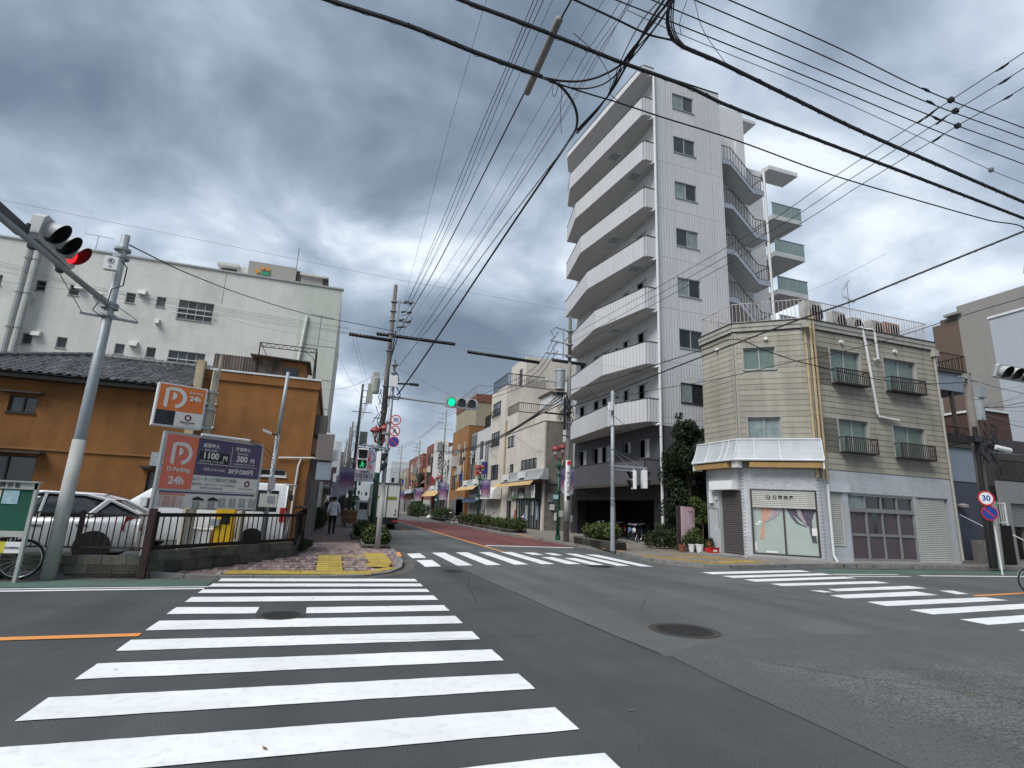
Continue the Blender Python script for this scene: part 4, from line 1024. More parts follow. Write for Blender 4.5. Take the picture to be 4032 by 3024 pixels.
for k in range(1,5): g.box((15.69,41.65 + k * 1.33 - 0.03,2.6), (15.71,41.65 + k * 1.33 + 0.03,3.68))
g.build('fascia_divider', ink_grey, ph)
text('吐夢庵', 0.62,(15.69,45.0,3.15), (0,-1,0), (-1,0,0), ink, ph, bold=0.01)
text('薬', 0.6,(15.69,47.6,3.2), (0,-1,0), (-1,0,0), green_steel, ph, bold=0.01)
vs = MB().box((15.35,40.62,2.5), (15.75,41.5,3.72)); vs.build('sign_frame', black_m, ph)
vs = MB().box((15.33,40.7,2.6), (15.349,41.42,3.62)); vs.build('sign_face', white_sign, ph)
for i, c in enumerate('くすり'): text(c, 0.36,(15.325,41.06,3.45 - i * 0.32), (0,-1,0), (-1,0,0), ink, ph, bold=0.008)
st = MB()
for i in range(9): st.box((15.90 - 0.02 * (i % 3), 41.2 + i * 0.62,0.2), (15.925,41.26 + i * 0.62,2.45))
st.build('shop_mullion', grey_steel, ph)
pc = [(41.3,0.9,2.3,(0.25,0.32,0.38)), (42.3,1.2,2.3,(0.5,0.52,0.5)), (43.8,0.5,2.0,(0.45,0.45,0.42)), (46.0,0.5,2.2,(0.3,0.36,0.34)), (46.8,0.3,1.6,(0.45,0.1,0.04)), (44.5,0.8,1.3,(0.2,0.2,0.4))]
for i, (yy, z0, z1, c) in enumerate(pc): MB().box((15.86, yy, z0), (15.89, yy + 0.35, z1)).build('poster', mat('poster_%d' % i, c, 0.6,0.4,9), ph)
# things on the side wall
mb = MB().box((16.4,40.42,2.3), (16.85,40.54,3.0)); mb.build('meter_box', grey_steel, ph)
mb = MB().box((16.6,40.40,1.7), (16.95,40.54,2.15)).box((17.0,40.40,0.9), (17.3,40.54,1.5)); mb.build('gas_meter', white_plastic, ph)
mb = MB().tube([(17.6,40.45,5.8), (17.65,40.45,3.2), (17.9,40.4,2.9), (17.9,40.4,0.2)], 0.05,6); mb.build('downpipe', pipe_tan, ph)
mb = MB().tube([(15.93,50.9,10.3), (15.9,51.0,9.8), (15.9,51.0,4.9)], 0.07,6).tube([(15.93,51.25,8.8), (15.93,51.25,4.9)], 0.05,6); mb.build('downpipe', pipe_tan, ph)
mb = MB().box((16.0,40.45,3.75), (18.6,40.55,3.85)); mb.build('wall_ledge', slate, ph)
bt, fs, fn = block('beige_tower_house', 'four storey beige rendered house with roof terrace railing above the pharmacy', 'building', 16.0,51.45,26,57.0,14.15, beige,
    front=[(53.35,56.4,11.38,12.85), (53.3,56.4,8.15,9.58), (53.3,56.15,4.62,6.1)])
railing(bt, [(16.1,56.9), (16.1,51.6), (20.2,51.6)], 14.15,1.25, black_rail, gap=0.22, r=.02, rail=.045, parts=False)
MB().box((18.2,51.9,14.2), (24.5,57,17.6)).build('stair_house', beige, bt)
MB().box((18.19,53.2,14.3), (18.199,54.2,16.6)).build('roof_door', bronze, bt)
for yy, zz in ((53.3,11.38), (53.3,8.15)):
    g = MB().box((15.75, yy, zz - 0.05), (15.8, yy + 3.1, zz)).box((15.75, yy, zz + 0.55), (15.8, yy + 3.1, zz + 0.6))
    for k in range(12): g.box((15.76, yy + k * 0.28, zz), (15.79, yy + 0.03 + k * 0.28, zz + 0.55))
    g.build('window_guard', black_rail, bt)
ww = MB(); ww.prism([(15.1,51.6), (15.1,57.2), (15.9,57.2), (15.9,51.6)], 2.5,2.62); ww.prism([(15.1,51.6), (15.12,57.2), (15.9,57.2), (15.9,51.6)], 3.6,3.7)
s = MB()
pr = [(15.9,3.75), (15.5,3.72), (15.2,3.5), (15.05,3.1), (15.0,2.55)]
for i in range(4): s.poly([(pr[i][0], 51.6, pr[i][1]), (pr[i][0], 57.0, pr[i][1]), (pr[i + 1][0], 57.0, pr[i + 1][1]), (pr[i + 1][0], 51.6, pr[i + 1][1])])
s.poly([(a, 51.6, b) for a, b in pr] + [(15.9,51.6,2.55)]); s.build('curved_awning', canvas_w, bt)
MB().box((15.95,52.0,0.14), (15.99,54.0,2.4)).box((15.95,54.4,0.14), (15.99,56.6,2.4)).build('roller_shutter', shutter_light, bt)
gw, fs, fn = block('grey_house', 'narrow white and slate house between the ochre and beige houses', 'building', 16.0,57.05,26,65.3,10.55, greyw,
    front=[(59.6,61.2,7.2,9.2), (63.2,64.6,6.9,8.3), (59.6,61.2,4.6,6.1), (63.2,64.6,4.6,5.8)])
MB().box((15.96,62.7,4.9), (15.99,65.2,6.85)).box((15.96,62.7,8.4), (15.99,65.2,10.4)).build('slate_cladding', slate, gw)
MB().box((17.5,57.3,10.6), (26,65,12.9)).build('roof_room', black_rail, gw)
arcade(gw, 57.5,66.5, z=4.02, boxes=((59.5,1.3), (64.5,1.3))); skirt(gw, 57.6,61.9,3.98,14.95); skirt(gw, 62.1,66.4,3.98,14.95)
MB().box((15.3,58.5,2.55), (15.9,64.8,2.7)).build('blue_awning', canvas_b, gw); MB().hexa([(15.0,58.5,2.2), (15.0,64.8,2.2), (15.1,64.8,2.2), (15.1,58.5,2.2), (15.3,58.5,2.7), (15.3,64.8,2.7), (15.4,64.8,2.7), (15.4,58.5,2.7)]).build('blue_awning_front', canvas_b, gw)
MB().box((15.95,58.0,0.14), (15.99,60.5,2.5)).box((15.95,61.0,0.14), (15.99,64.5,2.5)).build('roller_shutter', shutter_light, gw)
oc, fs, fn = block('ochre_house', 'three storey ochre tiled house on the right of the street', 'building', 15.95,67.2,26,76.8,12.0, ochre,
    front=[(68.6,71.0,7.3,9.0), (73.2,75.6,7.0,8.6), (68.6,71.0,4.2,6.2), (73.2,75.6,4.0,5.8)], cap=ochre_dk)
MB().box((15.9,71.9,4.0), (15.949,72.3,11.9)).build('pilaster', ochre_dk, oc)
MB().box((15.9,67.5,0.14), (15.94,71.8,2.9)).build('roller_shutter', mat('shutter_blue_grey', (0.16,0.18,0.20), 0.6,0.1,2), oc)
MB().box((18,72,12.05), (26,85,16.2)).build('rear_block', tan_m, oc); MB().box((17.9,71.9,16.2), (26,85,17.3)).build('rear_roof_wall', redbrick, oc)
railing(oc, [(18,84.5), (18,72), (25,72)], 17.3,1.3, grey_steel, gap=0.5, r=0.03, rail=0.04, parts=False)
sg, fs, fn = block('white_shop_house', 'white house with a tall vertical shop sign beyond the ochre house', 'building', 16.1,77.5,26,88.5,10.4, greyw,
    front=[(79,81,6.8,8.4), (84,86.5,6.8,8.4), (84,86.5,3.9,5.5)])
arcade(sg, 78,92, z=4.0, boxes=((82,1.5), (87,1.5))); skirt(sg, 78.2,91.5,3.95,15.0,0.9,0.9)
v = MB().box((13.9,80.0,5.8), (16.0,80.3,11.3)); v.build('shop_sign_panel', white_sign, sg)
for i, c in enumerate('お好み焼みやこや'[:7]): text(c, 0.85,(14.9,79.97,10.7 - i * 0.74), (1,0,0), (0,-1,0), ink, sg, bold=0.01)
b2, fs, fn = block('brown_flats', 'distant red brown flats with white roof room beyond the sign', 'building', 16.0,90.0,28,100,12.2, redbrick, front=[(91.5,93.5,9.0,10.5), (95,98,9.0,10.5), (95,98,5.5,7.2)])
b3, fs, fn = block('red_tile_house', 'dark red tiled house further down the right side', 'building', 16.0,104,28,124,11.4, redbrick, front=[(107,109.5,5.6,7.4), (114,117,5.8,7.4), (119,121,5.8,7.2)])
arcade(b3,100.5,124, z=4.0, boxes=((104,1.8), (112,1.8)))
MB().box((17,104.5,11.5), (28,123,12.6)).build('roof_wall', greyw, b3)
b4, fs, fn = block('tan_house', 'low tan house at the far end of the right side', 'building', 16.2,125,28,138,9.8, tan_m, front=[(127,129,5.6,7.6), (132,135,5.6,7.6)])
arcade(b4,125,138, z=3.9, boxes=((128,2),))
b5 = thing('low_tiled_house', 'low dark house with a tiled roof tucked before the red tiled house', 'building', (20,102,0.1))
MB().box((16.6,100.2,0.11), (26,103.8,5.6)).build('wall_core', greyw, b5); MB().hexa([(15.6,100.1,5.6), (26,100.1,5.6), (26,103.9,5.6), (15.6,103.9,5.6), (17.6,100.1,7.4), (24,100.1,7.4), (24,103.9,7.4), (17.6,103.9,7.4)]).build('roof', slate, b5)
# clutter on the right hand fronts
for t, y0, y1, h in ((gw, 57.2,65,9), (oc, 67.4,76.5,10), (sg, 78,88,9.5), (b2,90.5,99.5,11), (b3,104.5,123.5,10.5), (b4,125.5,137.5,9)):
    for k in range(3): yy = uni(y0, y1 - 1); zz = uni(4.9, h - 1.6); w = uni(.3, .9); MB().box((15.93 - w, yy, zz), (15.93, yy + .2, zz + uni(.6,1.6))).build('projecting_sign', random.choice([white_sign, blue_sign, greyw, canvas_y, red_sign]), t)
    for k in range(4): yy = uni(y0, y1 - 1); zz = uni(4.9, h - 1); MB().box((15.6, yy, zz), (15.93, yy + .7, zz + .5)).build('ac_box', ac_m, t)
    p = MB()
    for k in range(3): yy = uni(y0, y1); p.cyl((15.88, yy, 4.9), (15.88, yy, h), .05, n=5)
    p.build('downpipe', random.choice([pipe_tan, pipe_white, bronze]), t); MB().box((15.9, y0 + .3, .14), (15.96, y1 - .3,2.6)).build('shop_front', random.choice([shutter_light, slate, door_alu]), t)
# far end of the street
fe = mat('far_white', (0.46,0.48,0.50), 0.8,0.06,0.4, streak=0.1)
for i, (x0, x1, y0, h, lb) in enumerate(((-2.5,1.0,118,14.0, 'white stepped flats far down the left side of the street'), (-3.0,1.7,128,12.7, 'plain white block behind the stepped flats far on the left'), (3.0,9.5,190,10.5, 'pale low building closing the end of the street'), (9.5,17.0,210,9.0, 'grey hipped building closing the street beside the pale one'), (14.5,24,150,11.5, 'pale block at the far right end of the street'))):
    t = thing('far_building', lb, 'building', ((x0 + x1) / 2, y0,0))
    fc = Face(x0, y0,1,0); hs = []
    nx = max(1, int((x1 - x0) / 1.6)); nz = int((h - 1) / 3)
    for a in range(nx):
        for b_ in range(nz): hs.append(((x1 - x0) * (a + 0.25) / nx, (x1 - x0) * (a + 0.7) / nx, 1.3 + b_ * 3,2.6 + b_ * 3))
    wall(fc, x1 - x0,0, h, hs, fe, t, t=0.3)
    MB().box((x0, y0 + 0.3,0), (x1, y0 + 12, h)).build('wall_core', fe, t)
    for q in hs: window(fc, *q, t, alu, (glass_m,), 1, d=-0.2, sill=False)
    MB().box((x0 + 0.3, y0 + 1, h), (x0 + (x1 - x0) * 0.55, y0 + 6, h + 1.6)).build('roof_room', fe, t)
# ------------------------------------------------------------------ right background
blueg = mat('blue_grey_wall', (0.20,0.235,0.28), 0.8,0.08,0.8, streak=0.12)
navy = mat('navy_wall', (0.06,0.068,0.095), 0.8,0.1,0.8)
bh_ = thing('blue_grey_house', 'blue grey house with iron balconies and an outside stair past the cream building', 'house', (30.5,19.5,0.1))
FB = Face(28.2,19.4,1,0)
MB().box((28.2,20.9,0.11), (32.3,27,9.85)).build('wall_core', blueg, bh_)
for z0, z1, m_ in ((8.85,9.85, blueg), (5.7,6.95, blueg) if False else (4.0,5.75, blueg), (0.11,3.95, navy)):
    s = MB(); FB.box(s, 0.0,4.3, z0, z1,-1.5,0.0); s.build('wall_band', m_, bh_)
s = MB(); FB.box(s, 0,4.5,9.86,9.98,-1.6,0.12); FB.box(s, 0,4.2,5.76,5.95,-1.6,0.1); FB.box(s, 3.0,3.15,5.95,8.85,-0.2,-0.05); FB.box(s, 1.55,1.65,5.95,8.85,-0.3,-0.2); s.build('balcony_trim', bronze, bh_)
s = MB(); FB.box(s, 0.4,1.3,6.0,8.2,-1.49,-1.42); FB.box(s, 2.2,2.9,6.0,8.2,-1.49,-1.42); s.build('window', glass_m, bh_)
s = MB(); FB.box(s, 3.2,4.1,6.0,8.8,-1.49,-1.42); s.build('wall_patch', mat('brown_panel', (0.17,0.11,0.09), 0.8,0.1,1), bh_)
railing(bh_, [(28.25,19.35), (32.5,19.35), (32.5,21)], 9.98,0.95, black_rail, gap=0.16, parts=False, mid=False)
railing(bh_, [(28.25,19.35), (32.4,19.35)], 5.95,0.9, black_rail, gap=0.16, parts=False)
# stair and gate below
s = MB()
for k in range(9): FB.box(s, 2.2 - 0.0 + 0.02 * k, 3.4 + 0.02 * k, 0.11,0.3 + 0.2 * k, -0.3 - 0.26 * k, -0.02 - 0.26 * k + 0.26) if k < 5 else None
s = MB()
for k in range(6): s.box((30.1,17.2 + 0.28 * k, 0.11), (31.0,17.2 + 0.28 * (k + 1), 0.27 + 0.17 * k))
s.build('stair', concrete, bh_)
s = MB().tube([(30.1,17.2,1.2), (30.1,19.2,2.3)], 0.025,5).tube([(31.4,17.2,1.1), (31.4,19.0,2.1)], 0.025,5).cyl((30.05,17.2,0.1), (30.05,17.2,2.9), 0.05, n=6); s.build('handrail', white_metal, bh_)
railing(bh_, [(28.9,17.2), (30.05,17.2)], 1.9,0.95, white_metal, gap=0.16, parts=False)
s = MB().box((28.7,17.0,0.11), (29.95,17.1,1.85)); s.build('gate_panel', black_rail, bh_)
s = MB().lathe((30.4,19.2,2.7), [(0.02,-0.08), (0.22,-0.02), (0.25,0.1), (0.1,0.16)], 12); s.build('wall_lamp', lamp_glass, bh_)
g2 = thing('garage_house', 'low grey garage with half open roller shutter behind the right hand utility pole', 'garage', (36,20,0.1))
FG = Face(32.4,18.6,1,0)
wall(FG, 8,0.11,4.1, [(0.6,2.9,0.15,3.0), (3.4,7.2,0.15,3.0)], mat('garage_grey', (0.20,0.205,0.21), 0.8,0.1,1, streak=0.15), g2, t=0.2)
MB().box((32.45,20.6,0.11), (40.4,27,4.05)).build('wall_core', dark_m, g2)
shutter(FG, 0.62,2.88,1.85,3.0, mat('shutter_grey', (0.19,0.19,0.19), 0.5,0.1,2), g2, d=-0.15); shutter(FG, 3.42,7.18,1.6,3.0, mat('shutter_grey2', (0.21,0.21,0.21), 0.5,0.1,2), g2, d=-0.15)
MB().box((34.1,18.9,0.12), (34.2,19.0,2.4)).build('inner_post', pole_brown, g2)
railing(g2, [(32.5,18.7), (40,18.7)], 4.1,1.1, black_rail, gap=0.14, parts=False)
MB().box((32.4,21,4.1), (41,27,6.9)).build('upper_wall', mat('dark_cladding', (0.055,0.05,0.05), 0.8,0.25,1.3), g2)
b = thing('red_roof_block', 'small brick coloured block with a white roof edge behind the utility pole wires', 'building', (42.5,24.5,0))
MB().box((41.3,24,0), (43.9,30,9.5)).build('wall', mat('dark_brick', (0.075,0.04,0.033), 0.85,0.3,3), b); MB().box((41.2,23.9,9.5), (44.0,30,9.65)).build('roof_edge', white_metal, b)
# tall blocks behind
tb_ = thing('tall_grey_block', 'tall grey and brown apartment block rising behind the blue grey house', 'apartment building', (60,40,0))
gr = mat('warm_grey_wall', (0.235,0.225,0.21), 0.85,0.06,0.5, streak=0.08); br = mat('brown_wall', (0.115,0.08,0.062), 0.85,0.08,0.5)
k_ = 0.72
MB().box((74.0,4,0), (95,44.1,29.6)).build('grey_block', gr, tb_); MB().box((74.0,44.101,0), (90,47.3,27.8)).build('brown_block', br, tb_)
MB().box((74.1,44.11,27.81), (90,46.3,28.4)).build('brown_parapet', br, tb_); MB().box((73.4,43.6,28.45), (80,45.4,28.75)).build('roof_slab', gr, tb_)
lb_ = thing('pale_panel_block', 'plain pale blue grey block behind the far right traffic signal', 'building', (60,20,0))
MB().box((55.0,4,0), (73,30.3,20.3)).build('wall', mat('pale_blue_panel', (0.36,0.39,0.43), 0.7,0.05,0.4, streak=0.08), lb_); MB().box((54.9,3.9,20.3), (73,30.4,20.5)).build('parapet_cap', white_metal, lb_)
# ------------------------------------------------------------------ left: orange houses
orange = mat('orange_render', (0.245,0.105,0.030), 0.88,0.28,0.9,0.3,60, streak=0.25, dark=(0.14,0.065,0.03), dfac=0.6, dscale=0.6)
rooft = obj_var(mat('roof_tile_grey', (0.15,0.155,0.16), 0.6,0.3,2.5, dark=(0.05,0.05,0.05), dfac=0.6, dscale=1.5), 0.45)
rust_sheet = obj_var(mat('rusty_sheet', (0.13,0.11,0.095), 0.8,0.3,2, streak=0.4, dark=(0.06,0.035,0.025), dfac=0.7), 0.35)
oh = thing('orange_house', 'orange rendered house with grey tiled roof behind the parking lot', 'house', (-9.5,21,0.1))
FO = Face(-16,21,1,0)
ho = [(5.9,6.65,3.97,4.5), (4.0,7.0,1.5,2.6), (10.1,12.2,0.9,2.35)]
wall(FO, 11.0,0.11,5.2, ho, orange, oh)
MB().box((-16,21.17,0.11), (-5.0,27.5,5.15)).build('wall_core', orange, oh)
for h in ho: window(FO, *h, oh, bronze, (glass_dim, glass_m), 2 if h[1] - h[0] < 2.5 else 4)
s = MB(); FO.box(s, 5.75,6.8,4.56,4.62,0,0.28); FO.box(s, 3.8,7.2,2.66,2.72,0.002,0.4); FO.box(s, 9.9,12.4,2.42,2.5,0.002,0.3); s.build('window_hood', bronze, oh)
s = MB(); FO.box(s, 0,11.0,2.80,2.86,0.001,0.05); s.build('string_course', ochre_dk, oh)
s = MB(); FO.box(s, 10.2,10.85,2.5,2.95,0.0,0.35); s.build('vent_box', steel_awn, oh)
s = MB().hexa([(-16.3,20.55,5.02), (-4.95,20.55,5.02), (-4.95,21.1,5.02), (-16.3,21.1,5.02), (-16.3,20.55,5.14), (-4.95,20.55,5.14), (-4.95,21.1,5.14), (-16.3,21.1,5.14)]); s.build('eave', bronze, oh)
# roof planes
E0, E1, Rz = Vector((-13.4,20.45,5.17)), Vector((-4.98,20.45,5.17)), 6.62
R0, R1 = Vector((-9.3,24.0, Rz)), Vector((-4.98,24.0, Rz))
s = MB().poly([E0, E1, R1, R0]).poly([(-13.4,27.5,5.17), E0, R0]).poly([R0, R1,(-4.98,27.5,5.17), (-13.4,27.5,5.17)]).poly([E1,(-4.98,27.5,5.17), R1]); s.build('roof_deck', slate, oh)
sl = (R1 - E1); sl_len = sl.length; sd_ = sl.normalized(); slope = math.asin(sd_.z)
tile = MB(); prof_ = [(-0.135,0.0), (-0.06,-0.02), (0.03,0.012), (0.09,0.04), (0.135,0.012)]
for i in range(4):
    (a, b), (c, d) = prof_[i], prof_[i + 1]
    tile.add([(a, 0, b + 0.035), (c, 0, d + 0.035), (c, 0.27, d + 0.01), (a, 0.27, b + 0.01), (a, 0, b), (c, 0, d)], [(0,1,2,3), (4,5,1,0)])
tme = mesh_of(tile, 'roof_tile', rooft)
spots = []
nrow = int(sl_len / 0.235)
for r_ in range(nrow):
    p = E1 + sd_ * (0.235 * r_)
    xl = E0.x + (R0.x - E0.x) * (r_ / nrow)
    x = -5.12
    while x > xl + 0.1: spots.append((x, p.y, p.z + 0.03)); x -= 0.262
spots.sort(key=lambda q: -q[0])
vis = spots[:300]; rest_ = spots[300:]
for q in vis:
    o = piece('roof_tile', tme, oh, (q[0], q[1], q[2] + uni(-0.004,0.006)), rot=(slope + uni(-0.02,0.02), 0, uni(-0.02,0.02)))
rr = MB(); cs_, sn_ = math.cos(slope), math.sin(slope)
for q in rest_: rr.add([(q[0] + v[0], q[1] + v[1] * cs_ - v[2] * sn_, q[2] + v[1] * sn_ + v[2] * cs_ + 0.0) for v in tile.v], tile.f)
if rest_: rr.build('roof_tiles', rooft, oh, kind='stuff')
s = MB()
for k in range(18): s.cyl((-9.35 + k * 0.24,24.0, Rz + 0.06), (-9.12 + k * 0.24,24.0, Rz + 0.075), 0.12, n=8)
s.box((-9.35,23.92, Rz - 0.05), (-5.0,24.08, Rz + 0.04)); s.build('ridge_tiles', rooft, oh)
s = MB()
for k in range(22):
    p, q = R0.lerp(E0, k / 22), R0.lerp(E0,(k + 0.93) / 22); s.cyl(p + Vector((0,0,0.1)), q + Vector((0,0,0.11)), 0.10, n=7)
s.build('hip_tiles', rooft, oh)
s = MB().box((-4.95,20.3,0.11), (-4.72,20.8,0.2));
# right part with flat roof
oh2 = thing('orange_flat_house', 'orange rendered flat roofed house at the pavement corner with rooftop shed', 'house', (-3.0,21,0.1))
FO2 = Face(-5.0,21.0,1,0)
ho2 = [(0.42,0.77,4.80,5.10), (0.44,0.80,3.97,4.56), (2.5,3.38,2.4,2.64)]
wall(FO2,4.12,0.11,6.0, ho2, orange, oh2)
MB().box((-4.98,21.17,0.11), (-0.9,29,5.95)).build('wall_core', orange, oh2)
for h in ho2: window(FO2, *h, oh2, white_metal, (glass_m,), 2, bar=0.035)
s = MB(); FO2.box(s, -0.02,4.14,5.66,5.98,0.001,0.06); s.box((-0.88,20.95,5.66), (-0.83,29,5.98)); s.build('parapet_band', orange, oh2)
s = MB(); FO2.box(s, -0.04,4.16,5.99,6.05,-0.2,0.09); s.build('parapet_cap', white_metal, oh2)
FE = Face(-0.88,21.0,0,1)
s = MB().box((-0.88,21.02,0.11), (-0.86,21.3,5.6)); s.build('corner_trim', bronze, oh2)
# corrugated screen and shed on the roof: sheets are parts
x = -4.75; k = 0
while x < -1.5:
    w = 0.20
    s = MB()
    for j in range(4): s.hexa([(x + j * 0.05,21.99 + 0.015 * (j % 2), 6.0), (x + j * 0.05 + 0.05,21.99 + 0.015 * ((j + 1) % 2), 6.0), (x + j * 0.05 + 0.05,22.03,6.0), (x + j * 0.05,22.03,6.0), (x + j * 0.05,21.99 + 0.015 * (j % 2), 6.86), (x + j * 0.05 + 0.05,21.99 + 0.015 * ((j + 1) % 2), 6.86), (x + j * 0.05 + 0.05,22.03,6.86), (x + j * 0.05,22.03,6.86)])
    s.build('sheet_panel', rust_sheet, oh2); x += 0.203
    if x > -2.5: x = 99
MB().box((-2.45,22.0,6.0), (-1.5,23.6,6.85)).build('shed_wall', ochre_dk, oh2)
MB().box((-2.3,21.97,6.1), (-1.75,21.995,6.6)).build('shed_window', glass_m, oh2)
MB().hexa([(-3.5,21.7,6.9), (-1.35,21.7,6.84), (-1.35,24,6.84), (-3.5,24,6.9), (-3.5,21.7,6.95), (-1.35,21.7,6.89), (-1.35,24,6.89), (-3.5,24,6.95)]).build('shed_roof', bronze, oh2)
tr = MB()
X0_, X1_ = -3.26,-1.2
for zz in (7.5,7.34): tr.cyl((X0_, 22, zz), (X1_, 22, zz), 0.018, n=5)
for k in range(14): a = X0_ + (X1_ - X0_) * k / 14; b = X0_ + (X1_ - X0_) * (k + 1) / 14; tr.cyl((a, 22,7.34 if k % 2 else 7.5), (b, 22,7.5 if k % 2 else 7.34), 0.011, n=4)
for a in (X0_, X1_): tr.cyl((a, 22,6.0), (a, 22,7.5), 0.025, n=5)
tr.cyl((X0_, 22,7.5), (X0_ + 0.35,21.9,6.9), 0.02, n=4).tube([(X1_, 22,6.9), (X1_ - 0.1,22,7.15), (X1_ - 0.4,22,7.33)], 0.015,4).cyl((X1_ + 0.08,22,6.0), (X1_ + 0.02,22,7.4), 0.03, n=5)
tr.build('roof_truss_frame', rust_m, oh2)
yagi(-1.18,22.0,7.4,1.55,0.9, 'thin TV aerial on a tall mast above the orange flat roof', 0.2)
# old stained pillar between the two
s = MB().box((-4.98,20.7,0.11), (-4.72,20.95,6.25)); s.build('stained_pillar', mat('stained_pillar', (0.40,0.33,0.22), 0.8,0.3,2, streak=0.5), oh2)
# side facade on the pavement: shutters, boards, pipes, sign boxes
s = MB().box((-0.86,21.5,0.11), (-0.60,21.9,3.3)).box((-0.86,25.5,0.11), (-0.55,25.9,3.6)); s.build('side_post', concrete, oh2)
s = MB().box((-0.86,21.2,4.0), (-0.45,22.6,4.75)); s.build('side_sign', mat('sign_brown', (0.10,0.09,0.08), 0.7,0.2,3), oh2)
s = MB().tube([(-1.95,20.93,3.05), (-0.8,20.9,3.12), (-0.62,20.9,3.1)], 0.03,6).tube([(-1.18,20.93,3.08), (-1.25,20.93,2.8), (-1.3,20.93,0.3)], 0.035,6); s.build('downpipe', pipe_white, oh2)
s = MB().box((-0.62,20.75,2.35), (-0.1,21.1,2.98)); s.build('hanging_sign', mat('sign_back_blue', (0.22,0.25,0.30), 0.6,0.1,3), oh2)
s = MB().box((-0.7,20.7,3.05), (-0.12,21.4,4.0)); s.build('sign_back', mat('sign_taupe', (0.16,0.14,0.135), 0.7,0.1,3), oh2)
s = MB().box((-0.1,20.9,3.1), (0.1,21.2,3.45)); s.build('sign_edge', white_sign, oh2)
# large white building behind
whb = mat('white_green_render', (0.62,0.625,0.585), 0.85,0.06,0.6, streak=0.09, dark=(0.26,0.27,0.24), dfac=0.3, dscale=0.4)
wg = mat('pale_green_render', (0.50,0.54,0.48), 0.85,0.06,0.6, streak=0.12)
wb = thing('white_factory_building', 'large pale building with rows of small windows behind the orange houses', 'building', (-12,35,0.1))
FW = Face(-26,35,1,0); LW = 25.2
hw = []
for zt in (13.0,9.88,6.78):
    for x in (-23.0,-21.0,-19.0,-17.0,-15.42,-12.66,-11.1): hw.append((x + 26, x + 26 + 0.48, zt - 0.6, zt))
hw += [(16.07,17.95,11.83,13.02), (16.03,17.95,8.7,9.86)]
wall(FW, LW, 0.11,15.2, hw, whb, wb, t=0.2)
MB().box((-26,35.22,0.11), (-0.82,52,15.15)).build('wall_core', whb, wb)
for h in hw: window(FW, *h, wb, alu, (glass_m, glass_dim) if h[1] - h[0] > 1 else (glass_dim,), 1 if h[1] - h[0] < 1 else 4, d=-0.12, bar=0.04)
for z0, z1 in ((11.83,13.02), (8.7,9.86)):
    s = MB();
    for zz in (z0 + 0.3, z0 + 0.62): FW.box(s, 15.9,18.12, zz, zz + 0.045,0.08,0.12)
    s.build('window_bar', white_metal, wb)
s = MB(); FW.box(s, 22.8, LW, 0.2,15.18,0.001,0.012); s.build('green_bay', wg, wb)
s = MB(); FW.box(s, -0.1, LW + 0.08,15.2,15.3,-0.25,0.08); s.build('parapet_cap', alu, wb)
s = MB()
for zz in (11.2,9.0,7.2): FW.box(s, 23.0, LW, zz, zz + 0.03,0.0125,0.02)
FW.box(s, 16.9 + 1.4,16.92 + 1.4,13.1,15.2,0.001,0.008); s.build('wall_joint', slate, wb)
for x, z in ((-14.9,12.75), (-16.35,9.75), (-11.85,12.95), (-11.75,9.8), (-14.0,12.4), (-10.8,11.3), (-17.1,11.75)):
    s = MB(); w = 0.2 if z not in (11.3,11.75) else 0.1
    s.add([(x - w, 35, z), (x + w, 35, z), (x + w, 34.7, z), (x - w, 34.7, z), (x - w, 35, z + 0.3), (x + w, 35, z + 0.3), (x + w, 34.78, z + 0.24), (x - w, 34.78, z + 0.24)], [(0,1,2,3), (4,7,6,5), (3,2,6,7), (0,3,7,4), (1,5,6,2)]); s.build('vent_hood', whb, wb)
for dx_ in (0.0,0.42):
    s = MB().tube([(-17.45 + dx_, 34.6,6.0), (-17.45 + dx_, 34.6,14.6), (-17.5 + dx_, 34.7,15.3), (-17.9 + dx_, 35.3,15.75), (-18.9 + dx_, 36.2,15.6), (-20 + dx_, 36.4,15.1)], 0.17,10)
    for zz in (8,10,12,14): s.cyl((-17.45 + dx_, 34.6, zz), (-17.45 + dx_, 34.6, zz + 0.1), 0.2, n=10)
    s.build('exhaust_duct', mat('duct_%d' % (dx_ > 0), (0.40,0.42,0.40), 0.5,0.12,2, streak=0.3), wb)
s = MB().tube([(-2.72,34.92,13.05), (-2.75,34.9,12.6), (-3.0,34.9,8.0)], 0.1,7); s.build('downpipe', whb, wb)
for x0, x1, y0, z0, z1, m_ in ((-8.8,-7.5,37,16.45,16.65, whb), (-7.6,-6.95,37.2,15.2,16.6, whb), (-6.93,-3.95,37,15.2,17.05, None), (-3.6,-1.85,37,15.2,16.75, None)):
    MB().box((x0, y0, z0), (x1, y0 + 4, z1)).build('roof_room', m_ or mat('roof_room_grey', (0.33,0.315,0.29), 0.85,0.06,0.6, streak=0.1), wb)
MB().box((-8.6,37.5,15.2), (-7.6,40,16.44)).box((-3.95,37.1,15.9), (-3.62,38,16.9)).box((-2.2,36.98,15.4), (-1.84,36.995,16.6)).build('dark_opening', bronze, wb)
MB().box((-3.7,36.8,16.6), (-2.0,37,16.72)).build('roof_canopy', whb, wb)
s = MB()
for x, z in ((-6.33,16.35), (-6.05,16.62), (-5.72,16.62)): s.cyl((x, 36.99, z), (x, 36.9, z), 0.13, n=14)
s.build('sign_mark', mat('mark_orange', (0.55,0.25,0.04), 0.5,0.05,3), wb)
s = MB().hexa([(-6.1,36.9,16.15), (-5.65,36.9,16.15), (-5.65,36.99,16.15), (-6.1,36.99,16.15), (-6.05,36.9,16.38), (-5.6,36.9,16.38), (-5.6,36.99,16.38), (-6.05,36.99,16.38)]); s.build('sign_mark', mat('mark_green', (0.03,0.26,0.12), 0.5,0.05,3), wb)
